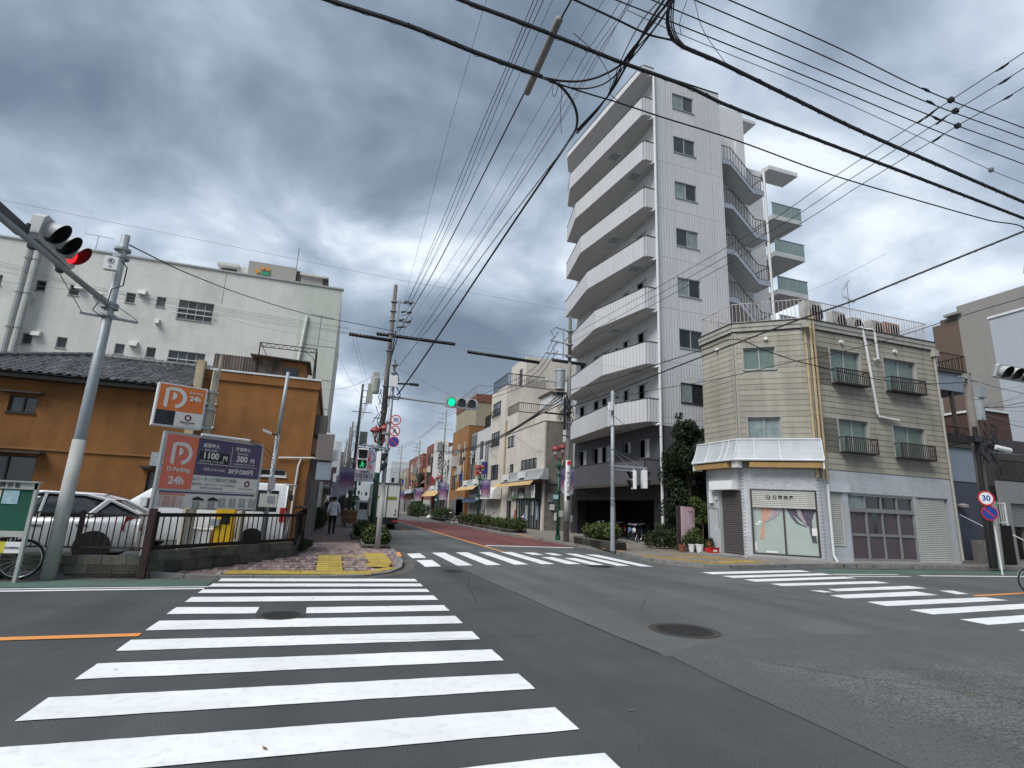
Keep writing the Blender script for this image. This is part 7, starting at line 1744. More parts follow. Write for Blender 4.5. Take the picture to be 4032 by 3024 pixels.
MB().box((-.78,-2.46, .5), (-.5,-2.44, .6)).box((.5,-2.46, .5), (.78,-2.44, .6)).build('tail_light', red_p, trk, world=False)
MB().box((-.82,1.75, .6), (.82,3.1,2.0)).build('cab', white_car, trk, world=False, bevel=0.08)
for x in (-.66,-.46, .46, .66):
    t_ = MB().lathe((0,0,-.09), [(.2,0), (.33, .01), (.35, .04), (.35, .14), (.33, .17), (.2, .18)], 18).build('tyre', tyre_m, trk, world=False); t_.rotation_euler = (0, math.pi / 2,0); t_.location = (x, -1.3, .35)
for x in (-.66, .66): t_ = MB().lathe((0,0,-.09), [(.05,0), (.33, .01), (.35, .04), (.35, .14), (.33, .17), (.05, .18)], 18).build('tyre', tyre_m, trk, world=False); t_.rotation_euler = (0, math.pi / 2,0); t_.location = (x, 2.2, .35)
# van far up the left kerb, doors to the camera
mv = thing('parked_van', 'pale small van beyond the brown cart at the left kerb', 'van', (2.95,52,0.0), None, math.radians(90))
loft_body([(-1.7, .62, .66, .6, .25, .9,1.75), (-1.6, .68, .70, .64, .22,1.0,1.85), (1.2, .68, .70, .64, .22,1.0,1.85), (1.7, .64, .68, .6, .25, .9,1.2)], white_car, 'body', mv, .05)
MB().box((-1.71,-.5,1.05), (-1.66, .5,1.65)).build('rear_window', car_glass, mv, world=False); MB().box((-1.73,-.66, .7), (-1.66,-.56,1.0)).box((-1.73, .56, .7), (-1.66, .66,1.0)).build('tail_light', red_p, mv, world=False)
for x in (-1.1,1.1):
    for yy in (-.6, .6): wheel(mv, x, yy, .27, .15)
# ---- bicycles and scooters
chrome = mat('chrome', (0.45,0.46,0.47), 0.25,0.1,3, metal=0.8)
def wheel_ring(parent, x, r, lab='wheel', tire=tyre_m):
    s = MB(); n = 26
    for k in range(n):
        a, b = 2 * math.pi * k / n, 2 * math.pi * (k + 1) / n; s.cyl((x + r * math.cos(a), 0, r + r * math.sin(a)), (x + r * math.cos(b), 0, r + r * math.sin(b)), 0.019, n=5, caps=False)
    w = s.build(lab, tire, parent, world=False)
    s = MB()
    for k in range(n):
        a, b = 2 * math.pi * k / n, 2 * math.pi * (k + 1) / n; q = r - .028; s.cyl((x + q * math.cos(a), 0, r + q * math.sin(a)), (x + q * math.cos(b), 0, r + q * math.sin(b)), 0.011, n=5, caps=False)
    for k in range(18): a = 2 * math.pi * k / 18; q = r - .03; s.cyl((x, 0.02 * (-1) ** k, r), (x + q * math.cos(a), 0, r + q * math.sin(a)), 0.0028, n=3, caps=False)
    s.cyl((x, -.04, r), (x, .04, r), .022, n=8); o = s.build('rim', chrome, parent, world=False)
def bicycle(label, loc, rz, m, basket=True, group=None):
    t = thing('bicycle', label, 'bicycle', loc, group, rz)
    r = .335
    wheel_ring(t, -.53, r); wheel_ring(t, .55, r)
    s = MB().cyl((-.53,0, r), (-.1,0, .3), .012, n=6).cyl((-.1,0, .3), (-.22,0, .78), .017, n=6).cyl((-.1,0, .3), (.36,0, .62), .02, n=6).cyl((-.18,0, .62), (.38,0, .72), .017, n=6).cyl((-.2,0, .7), (-.53,0, r), .011, n=6).cyl((.40,0, .85), (.36,0, .58), .02, n=6).cyl((.36, .04, .58), (.55, .04, r), .013, n=6).cyl((.36,-.04, .58), (.55,-.04, r), .013, n=6)
    s.build('frame', m, t, world=False)
    MB().lathe((-.25,0, .80), [(.02,0), (.11, .02), (.12, .05), (.05, .09)], 10).build('saddle', black_m, t, world=False)
    MB().tube([(.22,-.28, .98), (.36,-.2, .97), (.40,0, .92), (.36, .2, .97), (.22, .28, .98)], .013,6).cyl((.40,0, .92), (.40,0, .82), .014, n=6).build('handlebar', chrome, t, world=False)
    MB().cyl((-.1,-.08, .3), (-.1, .08, .3), .07, n=12).box((-.26,-.12, .24), (-.16,-.06, .26)).box((.0, .06, .36), (.1, .12, .38)).cyl((-.1,-.07, .3), (-.2,-.08, .25), .01, n=5).build('pedal_crank', black_m, t, world=False)
    s = MB()
    for q in (-.53, .55):
        for k in range(8): a, b = math.radians(20 + k * 18), math.radians(38 + k * 18); s.poly([(q + .37 * math.cos(a), -.025, r + .37 * math.sin(a)), (q + .37 * math.cos(b), -.025, r + .37 * math.sin(b)), (q + .37 * math.cos(b), .025, r + .37 * math.sin(b)), (q + .37 * math.cos(a), .025, r + .37 * math.sin(a))])
    s.build('mudguard', chrome, t, world=False)
    if basket:
        s = MB()
        for zz in (.72, .8, .9, .97):
            w = .10 + (zz - .72) * .2
            for a, b in (((-w, -w), (w, -w)), ((w, -w), (w, w)), ((w, w), (-w, w)), ((-w, w), (-w, -w))): s.cyl((.60 + a[0], a[1], zz), (.60 + b[0], b[1], zz), .006, n=4)
        for k in range(5):
            for sg_ in (-1,1): u = -.1 + .05 * k; s.cyl((.60 + u, sg_ * .10, .72), (.60 + u * 1.5, sg_ * .15, .97), .004, n=3).cyl((.60 + sg_ * .10, u, .72), (.60 + sg_ * .15, u * 1.5, .97), .004, n=3)
        s.build('basket', m if basket == 2 else black_m, t, world=False)
    return t
bicycle('bicycle with spoked wheel behind the green notice board at the left edge', (-5.72,12.32,0.02), math.radians(2), black_m, False)
bicycle('bicycle whose front wheel just enters the right edge of the road', (18.42,9.72,0.0), math.radians(160), black_m, False)
bicycle('silver blue bicycle parked before the pharmacy doors', (15.0,42.6,0.12), math.radians(75), mat('bike_blue', (0.25,0.38,0.42), 0.3,0.1,3), True)
bicycle('white wheeled bicycle at the kerb beyond the long hedge', (11.45,50.8,0.12), math.radians(-20), mat('bike_white', (0.5,0.5,0.48), 0.4,0.1,3), True)
bicycle('dark bicycle leaning into the white wheeled one beyond the hedge', (11.0,52.6,0.12), math.radians(40), black_m, 2)
pb = []
blue_tag = mat('tag_blue', (0.12,0.25,0.45), 0.5,0.1,3)
for i, (x, y, m_, lb) in enumerate(((16.75,26.9, black_m, 'bicycle with white number disc nearest the right pillar of the tower parking'), (17.0,27.9, mat('bike_navy', (0.03,0.06,0.14), 0.4,0.1,3), 'navy bicycle with blue cover, second from the right pillar'), (16.9,29.6, red_p, 'red framed bicycle in the middle of the tower parking'), (17.0,30.7, black_m, 'black bicycle half hidden by the signal pole in the tower parking'), (17.1,32.4, mat('bike_navy2', (0.04,0.08,0.18), 0.4,0.1,3), 'navy bicycle above the planter, leftmost in the tower parking'))):
    b_ = bicycle(lb, (x, y, 0.17), math.radians(190 + i * 7), m_, False if i == 0 else True)
    if i in (0,1,4):
        s = MB(); s.cyl((.78,-.0, .62), (.79,0, .62), .13, n=14); s.build('round_cover', white_sign if i == 0 else blue_tag, b_, world=False)
        s = MB(); s.lathe((.72,0, .85), [(.05,0), (.16, .02), (.15, .1), (.05, .12)], 10); s.build('front_box', chrome, b_, world=False)
def scooter(label, loc, rz, m):
    t = thing('scooter', label, 'scooter', loc, None, rz)
    for x in (-.55, .6): o = MB().lathe((0,0,-.05), [(.1,0), (.2, .005), (.22, .03), (.22, .07), (.2, .095), (.1, .1)], 14).build('wheel', tyre_m, t, world=False); o.rotation_euler = (math.pi / 2,0,0); o.location = (x, 0, .22)
    MB().hexa([(-.8,-.14, .35), (-.1,-.16, .25), (-.1, .16, .25), (-.8, .14, .35), (-.85,-.12, .65), (-.15,-.14, .7), (-.15, .14, .7), (-.85, .12, .65)]).box((-.15,-.15, .22), (.35, .15, .30)).hexa([(.3,-.17, .25), (.48,-.16, .25), (.48, .16, .25), (.3, .17, .25), (.38,-.15, .85), (.52,-.12, .85), (.52, .12, .85), (.38, .15, .85)]).build('body', m, t, world=False, bevel=.03)
    MB().box((-.78,-.13, .70), (-.2, .13, .78)).build('seat', black_m, t, world=False, bevel=.02)
    MB().tube([(.32,-.3, .98), (.42,0, .95), (.32, .3, .98)], .016,6).cyl((.45,0, .5), (.42,0, .95), .03, n=6).cyl((.36,-.24, .98), (.36,-.27,1.15), .008, n=4).cyl((.36, .24, .98), (.36, .27,1.15), .008, n=4).box((.34,-.32,1.14), (.37,-.22,1.22)).box((.34, .22,1.14), (.37, .32,1.22)).build('handlebar', black_m, t, world=False)
    return t
scooter('black scooter behind the middle of the long hedge', (13.6,50.5,0.12), math.radians(70), black_m); scooter('white and black scooter beside the black one behind the hedge', (13.9,48.2,0.12), math.radians(60), mat('scooter_grey', (0.3,0.3,0.31), 0.3,0.1,3))
# brown trolley cart
ct = thing('handcart', 'brown wooden handcart on castors standing on the left pavement', 'cart', (1.28,35.9,0.12))
MB().hexa([(-.44,-.35, .22), (.36,-.35, .22), (.36, .5, .22), (-.44, .5, .22), (-.48,-.38, .95), (.40,-.38, .95), (.40, .5, .95), (-.48, .5, .95)]).build('body', mat('cart_brown', (0.12,0.065,0.03), 0.7,0.25,4), ct, world=False)
MB().box((-.5,-.40, .95), (.42, .52,1.0)).box((-.3,-.39, .55), (.2,-.37, .62)).build('lid', mat('cart_tan', (0.22,0.13,0.06), 0.7,0.2,4), ct, world=False)
for x in (-.32, .25):
    for y in (-.25, .35): o = MB().cyl((x, y - .0, .1), (x + .05, y, .1), .10, n=12).build('castor', black_m, ct, world=False)
bicycle('dark bicycle with basket standing behind the brown handcart', (0.9,37.6,0.12), math.radians(95), black_m, True)
# notice board
nb = thing('notice_board', 'green notice board in a pale steel frame at the left edge', 'notice board', (-5.6,12.0,0.02))
MB().box((-6.35,12.0,0.86), (-5.05,12.03,1.58)).build('green_board', mat('board_green', (0.012,0.085,0.055), 0.8,0.1,3), nb)
MB().box((-6.4,11.97,1.58), (-5.02,12.06,1.70)).box((-6.4,11.98,0.76), (-5.02,12.05,0.86)).build('frame', mat('frame_pale', (0.40,0.42,0.38), 0.6,0.1,3), nb)
for x in (-5.04,-6.4): MB().box((x - .025,11.97,0.0), (x + .025,12.05,1.72)).build('leg', mat('leg_pale%d' % int(-x * 10), (0.36,0.39,0.36), 0.6,0.1,3), nb)
MB().box((-6.42,11.93,1.70), (-5.0,12.1,1.725)).build('cap', alu, nb)
text('掲 示 板', 0.085,(-5.42,11.965,1.64), (1,0,0), (0,-1,0), ink, nb, bold=0.002); text('町 会', 0.08,(-5.52,11.975,0.81), (1,0,0), (0,-1,0), ink, nb, bold=0.002)
MB().box((-5.50,11.99,1.32), (-5.27,11.999,1.56)).build('poster', mat('poster_blue', (0.35,0.50,0.56), 0.6,0.25,14), nb); MB().box((-5.85,11.99,1.35), (-5.53,11.999,1.56)).build('poster', mat('poster_cream', (0.55,0.52,0.42), 0.6,0.2,14), nb)
MB().box((-6.35,11.98,0.49), (-5.29,11.99,0.68)).build('yellow_plate', mat('plate_yellow', (0.55,0.50,0.05), 0.6,0.1,3), nb); MB().box((-5.288,11.98,0.49), (-5.06,11.99,0.68)).build('white_plate', white_sign, nb)
text('違法駐輪禁止', 0.035,(-5.18,11.975,0.58), (1,0,0), (0,-1,0), ink, nb); text('ゴミ', 0.07,(-5.42,11.975,0.56), (1,0,0), (0,-1,0), red_p, nb)
# pink panel and red crate
pk = thing('pink_panel', 'pale pink standing panel beside the white brick shop', 'panel', (15.7,21.5,0.1))
MB().box((15.28,21.45,0.15), (15.48,21.6,2.08)).box((15.481,21.47,0.15), (16.0,21.6,2.06)).build('panel', pink_m, pk); MB().box((15.1,21.5,0.12), (15.27,21.62,2.1)).build('side_post', bronze, pk); text('呑処 彩', 0.07,(15.75,21.46,1.85), (1,0,0), (0,-1,0), ink_grey, pk)
cr = thing('red_crate', 'red plastic crate at the foot of the brown shop shutter', 'crate', (15.55,19.75,0.12))
MB().box((-.22,-.16,0), (.22,-.145, .28)).box((-.22, .145,0), (.22, .16, .28)).box((-.22,-.144,0), (-.205, .144, .28)).box((.205,-.144,0), (.22, .144, .28)).box((-.204,-.144,0), (.204, .144, .02)).box((-.235,-.175, .25), (.235,-.161, .29)).build('body', red_p, cr, world=False); MB().box((-.08,-.166, .12), (.1,-.161, .19)).build('label', white_sign, cr, world=False)
# ------------------------------------------------------------------ vegetation
def leaf_mat(name, c, var=0.5):
    m = mat(name, c, 0.6,0.35,1.6, spec=0.3); return m
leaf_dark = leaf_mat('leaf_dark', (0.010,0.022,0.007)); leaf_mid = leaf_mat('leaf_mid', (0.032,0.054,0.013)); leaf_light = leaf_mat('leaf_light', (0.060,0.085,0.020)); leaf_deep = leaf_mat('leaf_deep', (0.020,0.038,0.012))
leaf_dry = leaf_mat('leaf_dry', (0.09,0.075,0.03)); bark = mat('bark', (0.07,0.05,0.035), 0.9,0.3,6)
def leaves(n, sampler, size, name, m, parent, world=False):
    s = MB()
    for _ in range(n):
        p = sampler();
        if p is None: continue
        a, b = uni(0,6.283), uni(-1.0,1.0); d = Vector((math.cos(a) * math.cos(b), math.sin(a) * math.cos(b), math.sin(b))); w = d.orthogonal().normalized(); w.rotate(Matrix.Rotation(uni(0,6.28), 3, d)); L = size * uni(.6,1.3)
        p = Vector(p); s.add([p - w * L * .35, p + d * L * .5 - w * 0.0, p + w * L * .35, p + d * L * -.45], [(0,1,2,3)])
    o = s.build(name, m, parent, world=world)
    return o
def blob_sampler(blobs, shell=0.5):
    tot = sum(b[3] ** 2 for b in blobs)
    def f():
        r = rnd() * tot
        for b in blobs:
            r -= b[3] ** 2
            if r <= 0: break
        v = Vector((random.gauss(0,1), random.gauss(0,1), random.gauss(0,1))).normalized() * (b[3] * (shell + (1 - shell) * rnd() ** .5))
        sq = b[4] if len(b) > 4 else 1.0
        return (b[0] + v.x, b[1] + v.y, max(0.02, b[2] + v.z * sq))
    return f
def shrub(label, loc, blobs, n, size, mats, cat='shrub', stems=4, name='shrub'):
    t = thing(name, label, cat, loc)
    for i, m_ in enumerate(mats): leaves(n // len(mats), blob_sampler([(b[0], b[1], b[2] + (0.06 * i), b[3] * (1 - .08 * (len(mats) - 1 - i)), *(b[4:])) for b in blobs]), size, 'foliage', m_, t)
    leaves(n // 12, blob_sampler([(b[0], b[1], b[2] + .04, b[3] * 1.22, *(b[4:])) for b in blobs], .8), size * .9, 'sprigs', random.choice((leaf_mid, leaf_dry)), t)
    s = MB()
    for k in range(stems): b = random.choice(blobs); s.tube([(b[0] * .3 + uni(-.05, .05), b[1] * .3 + uni(-.05, .05), 0), (b[0] * .7, b[1] * .7, b[2] * .5), (b[0], b[1], b[2])], 0.012 + size * .05,5)
    s.build('stem', bark, t, world=False)
    return t
# the big dark tree in the gap
bl = []
for k in range(64):
    z = uni(.5,6.0); r = 1.75 - max(0, z - 3.4) * .42 + uni(-.2, .15); a = uni(0,6.28); rr = r * uni(.15, .95); bl.append((math.cos(a) * rr, math.sin(a) * rr * .7, z, uni(.38, .62) * (1 if z < 4.8 else .7)))
bl += [(-.55,0,6.0, .28), (-.5, .1,6.5, .2), (-.1,0,5.5, .4)]
tr_ = thing('evergreen_tree', 'dense dark evergreen tree filling the gap between tower and cream building', 'tree', (16.9,22.9,0.11))
s = MB().tube([(0,0,0), (.05, .05,1.2), (-.05,0,2.6), (-.3,0,4.4), (-.45,0,6.2)], .11,8)
for k in range(12): a = uni(0,6.28); z = uni(1,4.8); s.tube([(0,0, z), (math.cos(a) * .5, math.sin(a) * .5, z + .4), (math.cos(a) * .95, math.sin(a) * .95, z + .7)], .03,5)
s.build('trunk', bark, tr_, world=False)
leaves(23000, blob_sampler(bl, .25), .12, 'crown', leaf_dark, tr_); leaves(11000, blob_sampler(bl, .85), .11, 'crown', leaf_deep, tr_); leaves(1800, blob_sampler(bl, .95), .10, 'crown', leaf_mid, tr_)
# potted and planted things by the white shop
shrub('bushy green shrub below the dark tree, left of the pink panel', (14.9,22.6, .12), [(0,0, .45, .45), (.4,-.2, .4, .38), (-.45, .2, .35, .35), (.1, .1, .8, .3)], 2600, .09,(leaf_deep, leaf_mid))
shrub('leafy shrub under the pink panel behind the white pots', (15.6,21.1, .12), [(0,0, .6, .32), (.25, .1, .8, .22), (-.25,0, .45, .25)], 1300, .08,(leaf_mid, leaf_light))
yt = thing('young_tree', 'slim young tree with light green leaves beside the shop corner', 'tree', (16.02,20.95, .12))
MB().tube([(0,0,0), (0.02,0,1.0), (-.03, .02,1.7), (-.2,0,2.1)], .03,6).tube([(0,0,1.3), (.15,-.1,1.7), (.25,-.15,2.0)], .015,5).build('trunk', bark, yt, world=False)
leaves(1700, blob_sampler([(-.35,0,2.15, .3), (.05,0,1.85, .35), (.3,-.15,1.95, .22), (.15,0,1.45, .25), (-.1, .1,1.35, .2), (-.55,0,2.25, .15)], .3), .085, 'crown', leaf_light, yt)
terracotta = mat('terracotta', (0.20,0.075,0.04), 0.8,0.15,5)
def pot(label, loc, r, h, m, plant, n=260, size=.07, spread=.2, hh=.25, flower=None):
    t = thing('potted_plant', label, 'potted plant', loc)
    MB().lathe((0,0,0), [(r * .72,0), (r, h * .86), (r * 1.08, h * .87), (r * 1.08, h), (r * .9, h), (r * .85, h * .92)], 14).build('pot', m, t, world=False)
    if plant == 'spike':
        s = MB()
        for k in range(16): a = uni(0,6.28); l = uni(.25, .5); t_ = uni(.1, .3); s.add([(.02 * math.cos(a + 1.57), .02 * math.sin(a + 1.57), h), (-.02 * math.cos(a + 1.57), -.02 * math.sin(a + 1.57), h), (math.cos(a) * t_, math.sin(a) * t_, h + l)], [(0,1,2)])
        s.build('leaves', leaf_deep, t, world=False)
    else:
        leaves(n, blob_sampler([(0,0, h + hh * .6, spread), (spread * .4,0, h + hh, spread * .7)], .2), size, 'leaves', plant, t)
    if flower: leaves(90, blob_sampler([(0,0, h + hh * .9, spread * .8)], .6), .06, 'flowers', flower, t)
    return t
or_fl = mat('flower_orange', (0.60,0.20,0.03), 0.7,0.2,9)
pot('spiky plant in a terracotta pot, leftmost of the pots', (14.75,20.75, .12), .16, .30, terracotta, 'spike')
pot('tall white pot with dark leaves, left of the wider white pot', (15.25,20.75, .12), .14, .34, white_plastic, leaf_mid, spread=.16)
pot('wide white pot with pale plant', (15.45,20.45, .12), .17, .36, white_plastic, leaf_light, spread=.18)
pot('small pink pot in the row before the shop', (15.62,20.2, .12), .09, .22, mat('pot_pink', (0.50,0.06,0.12), 0.5,0.1,5), leaf_mid, n=60, spread=.08, hh=.08)
pot('small white pot with orange flowers', (15.72,20.15, .12), .09, .2, white_plastic, leaf_mid, n=140, spread=.12, hh=.2, flower=or_fl)
pot('small white pot with a green leafy plant beside the red crate', (15.78,19.98 + .25, .12), .1, .22, white_plastic, leaf_mid, n=380, spread=.2, hh=.3)
# planters with hedges
stone = obj_var(mat('planter_stone', (0.12,0.115,0.10), 0.9,0.25,3,0.4,40, dark=(0.04,0.045,0.03), dfac=0.7), 0.3)
def planter(label, poly_, h, blobs, n, size, mats, cat='planter'):
    cx = sum(p[0] for p in poly_) / len(poly_); cy = sum(p[1] for p in poly_) / len(poly_)
    t = thing('planter', label, cat, (cx, cy, .11))
    for i in range(len(poly_)):
        a, b = Vector((*poly_[i], 0)), Vector((*poly_[(i + 1) % len(poly_)], 0)); L = (b - a).length; fc = Face(a.x, a.y, b.x - a.x, b.y - a.y); k = max(1, round(L / 1.0))
        for q in range(k): s = MB(); fc.box(s, L * q / k + .004, L * (q + 1) / k - .004, .11, .11 + h, -.1, .0); s.build('edging_stone', stone, t)
    MB().prism(poly_, .12, .11 + h - .05).build('soil', mat('soil', (0.04,0.03,0.02), 0.95,0.3,5) if 'soil' not in bpy.data.materials else bpy.data.materials['soil'], t)
    hd = thing('hedge', 'clipped green shrubs growing in the ' + label, 'hedge', (cx, cy, .11 + h - .06))
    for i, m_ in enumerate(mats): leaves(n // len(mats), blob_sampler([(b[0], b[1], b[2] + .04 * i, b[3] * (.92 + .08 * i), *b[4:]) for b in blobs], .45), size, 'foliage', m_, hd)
    leaves(n // 12, blob_sampler([(b[0], b[1], b[2] + .05, b[3] * 1.2, *b[4:]) for b in blobs], .8), size * .9, 'sprigs', random.choice((leaf_light, leaf_dry)), hd)
    s = MB()
    for b in blobs: s.tube([(b[0], b[1], 0), (b[0] + .02, b[1], b[2])], .015,4)
    s.build('stem', bark, hd, world=False)
    return t
planter('stone edged bed at the left corner signal pole', [(1.15,19.5), (2.1,19.4), (2.15,22.6), (1.25,22.8)], .13, [(-.1,-.95, .24, .30), (.15,-.3, .28, .32), (-.2,-.5, .22, .26), (.05, .5, .26, .33), (-.15,1.1, .24, .30), (.3,-1.1, .2, .22)], 4200, .085,(leaf_deep, leaf_mid, leaf_light))
planter('second bed further along the left kerb', [(1.0,23.8), (2.1,23.7), (2.15,27.4), (1.05,27.6)], .13, [(-.2,-1.2, .26, .33), (.1,-.8, .26, .3), (-.15, .2, .26, .33), (.05,1.0, .26, .33)], 3000, .09,(leaf_deep, leaf_mid))
planter('grey edged bed left of the right signal pole', [(10.6 + .75,20.85), (12.1,20.9), (12.3,24.6), (11.5,24.9)], .36, [(-.15,-1.5, .35, .33), (.1,-1.0, .4, .36), (0,-.4, .35, .33), (.1, .2, .38, .36), (.1, .9, .3, .3), (.15,1.4, .32, .3)], 4200, .10,(leaf_mid, leaf_light, leaf_light))
bl2 = [(uni(-.3, .3), -8.2 + k * .62, .30 + uni(-.05, .05), .40 + uni(-.05, .06)) for k in range(27)]
planter('long stone bed before the pharmacy', [(11.25,34.6), (12.5,34.4), (12.9,51.0), (11.7,51.2)], .22, bl2,16000, .10,(leaf_deep, leaf_mid, leaf_light))
planter('far bed beside the concrete pole on the right', [(11.9,60), (13.3,60), (13.3,68), (11.9,68)], .2, [(uni(-.4, .4), -3.3 + k * 1.1, .5, uni(.6, .85)) for k in range(7)], 4200, .15,(leaf_deep, leaf_mid))
planter('farthest bed on the right of the street', [(11.9,78), (13.6,78), (13.6,90), (11.9,90)], .2, [(uni(-.5, .5), -5 + k * 1.4, .7, uni(.8,1.2)) for k in range(8)], 4200, .2,(leaf_deep, leaf_mid))
shrub('weedy shrubs against the left house wall', (-.6,30.5, .12), [(0,-1.2, .5, .4), (.1,0, .7, .5), (0,1.0, .6, .45), (.2,2.0, .4, .4)], 3200, .09,(leaf_deep, leaf_mid))
shrub('patch of weeds at the foot of the low block wall', (-.62,19.0, .11), [(0,0, .12, .22, .5), (.05, .6, .1, .2, .5), (0,-.7, .1, .18, .5), (.0,-1.6, .08, .15, .5)], 900, .06,(leaf_mid, leaf_deep))
shrub('climbing greenery on the red tile house far right', (15.5,103.5, .1), [(0,0,1.5,1.2), (0, .3,3.4,1.2), (0,0,5.2,1.1), (.2, .4,6.8, .8)], 3000, .25,(leaf_deep, leaf_mid))
shrub('low greenery where the street ends on the left', (3.2,150, .0), [(0,0,1.2,1.5), (1.5,0,1.6,1.6), (-1.2,0,1.4,1.4), (2.8,0,2.2,1.4)], 2500, .4,(leaf_deep, leaf_dark))
# ------------------------------------------------------------------ people
skin_m = mat('skin', (0.33,0.19,0.13), 0.6,0.1,5); hair_m = mat('hair_black', (0.010,0.009,0.009), 0.5,0.2,20)
def person(label, loc, rz, shirt, trousers, shoes, h=1.74, step=0.16, bag=None, armbend=0.12):
    t = thing('person', label, 'person', loc, None, rz)
    s_ = h / 1.74
    J = {'pelvis': (0,0, .93, .135, .10), 'belly': (0,0,1.05, .145, .10), 'chest': (0, .01,1.26, .165, .11), 'neckb': (0, .01,1.42, .09, .075), 'neck': (0, .02,1.50, .052, .052), 'head': (0, .035,1.60, .078, .09), 'crown': (0, .03,1.69, .06, .075),
         'hipL': (-.09,0, .88, .088, .095), 'kneeL': (-.095, step * .55, .50, .060, .062), 'ankL': (-.09,-step * .15 + .05, .10, .042, .045), 'toeL': (-.10, .16, .04, .038, .030),
         'hipR': (.09,0, .88, .088, .095), 'kneeR': (.095, step * .15, .49, .060, .062), 'ankR': (.09,-step * 1.2, .13, .042, .045), 'toeR': (.10,-step * .5, .035, .038, .030),
         'shL': (-.17,0,1.39, .062, .062), 'elL': (-.25,-.04,1.12, .046, .046), 'wrL': (-.27, .02, .88, .030, .030), 'haL': (-.27, .05, .80, .034, .022),
         'shR': (.17,0,1.39, .062, .062), 'elR': (.26,-.03,1.13, .046, .046), 'wrR': (.31, armbend, .92, .030, .030), 'haR': (.32, armbend + .06, .86, .034, .022)}
    E = [('pelvis', 'belly'), ('belly', 'chest'), ('chest', 'neckb'), ('neckb', 'neck'), ('neck', 'head'), ('head', 'crown'), ('pelvis', 'hipL'), ('hipL', 'kneeL'), ('kneeL', 'ankL'), ('ankL', 'toeL'), ('pelvis', 'hipR'), ('hipR', 'kneeR'), ('kneeR', 'ankR'), ('ankR', 'toeR'),
         ('neckb', 'shL'), ('shL', 'elL'), ('elL', 'wrL'), ('wrL', 'haL'), ('neckb', 'shR'), ('shR', 'elR'), ('elR', 'wrR'), ('wrR', 'haR')]
    ks = list(J); me = bpy.data.meshes.new('body'); me.from_pydata([(J[k][0] * s_, J[k][1] * s_, J[k][2] * s_) for k in ks], [(ks.index(a), ks.index(b)) for a, b in E], [])
    o = bpy.data.objects.new('body_tmp', me); COL.objects.link(o)
    md = o.modifiers.new('skin', 'SKIN')
    for i, k in enumerate(ks): v = me.skin_vertices[0].data[i]; v.radius = (J[k][3] * s_ * 1.12, J[k][4] * s_ * 1.12); v.use_root = (k == 'pelvis')
    sb = o.modifiers.new('sub', 'SUBSURF'); sb.levels = 2; sb.render_levels = 2
    bpy.context.view_layer.update()
    ev = o.evaluated_get(bpy.context.evaluated_depsgraph_get()); me2 = bpy.data.meshes.new_from_object(ev); bpy.data.objects.remove(o)
    me2.materials.clear()
    for m_ in (skin_m, shirt, trousers, shoes): me2.materials.append(m_)
    for p in me2.polygons:
        z = p.center.z / s_; x = abs(p.center.x) / s_; p.use_smooth = True
        if x > .2 and z > .72: p.material_index = 1 if z > .98 else 0
        elif z > 1.47: p.material_index = 0
        elif z > .93: p.material_index = 1
        elif z > .10: p.material_index = 2
        else: p.material_index = 3
    b = bpy.data.objects.new('body', me2); COL.objects.link(b); b.parent = t
    hr = MB(); vs = []
    for i in range(7):
        for j in range(14):
            th = math.pi * .62 * i / 6; ph = 2 * math.pi * j / 14; vs.append((math.sin(th) * math.cos(ph) * .092 * s_, (math.sin(th) * math.sin(ph) * .108 + .02) * s_, (1.615 + math.cos(th) * .118) * s_))
    hr.add(vs, [(i * 14 + j, i * 14 + (j + 1) % 14,(i + 1) * 14 + (j + 1) % 14,(i + 1) * 14 + j) for i in range(6) for j in range(14)]); hr.build('hair', hair_m, t, world=False, smooth=True)
    sh_ = MB();
    for k in range(14): a, c = 2 * math.pi * k / 14,2 * math.pi * (k + 1) / 14; sh_.poly([(.185 * math.cos(a) * s_, .135 * math.sin(a) * s_, .86 * s_), (.185 * math.cos(c) * s_, .135 * math.sin(c) * s_, .86 * s_), (.17 * math.cos(c) * s_, .125 * math.sin(c) * s_, 1.1 * s_), (.17 * math.cos(a) * s_, .125 * math.sin(a) * s_, 1.1 * s_)])
    sh_.build('shirt_hem', shirt, t, world=False, smooth=True)
    f = MB().lathe((0, .125 * s_, 1.575 * s_), [(.012,0), (.016, .01), (.01, .035)], 6).box((-.085 * s_, .01,1.57 * s_), (-.078 * s_, .04,1.62 * s_)).box((.078 * s_, .01,1.57 * s_), (.085 * s_, .04,1.62 * s_)); f.build('nose_and_ears', skin_m, t, world=False)
    for sgn, hx, hy, hz in ((-1,-.27, .05, .80), (1, .32, armbend + .06, .86)):
        g = MB()
        for k, l in enumerate((.055, .065, .062, .05)): g.tube([(hx * s_, (hy - .03 + k * .02) * s_, (hz - .02) * s_), ((hx - sgn * .008) * s_, (hy - .03 + k * .02) * s_, (hz - .02 - l * .6) * s_), ((hx - sgn * .025) * s_, (hy - .028 + k * .02) * s_, (hz - .02 - l) * s_)], .0085,5)
        g.tube([(hx * s_, (hy + .035) * s_, (hz + .02) * s_), (hx * s_, (hy + .06) * s_, (hz - .02) * s_)], .009,5); g.build('fingers', skin_m, t, world=False)
    if bag: MB().box((-.15,-.26,1.05), (.15,-.12,1.42)).build('backpack', bag, t, world=False, bevel=.04)
    return t
shirt_w = mat('shirt_white', (0.78,0.80,0.86), 0.8,0.08,6, bump=0.4, bscale=9); tro_b = mat('trousers_black', (0.012,0.012,0.014), 0.85,0.2,5)
navy_c = mat('cloth_navy', (0.03,0.05,0.10), 0.8,0.2,5)
person('man in a loose white shirt and black trousers walking away on the left pavement', (0.18,27.1,0.11), 0, shirt_w, tro_b, black_m, 1.76)
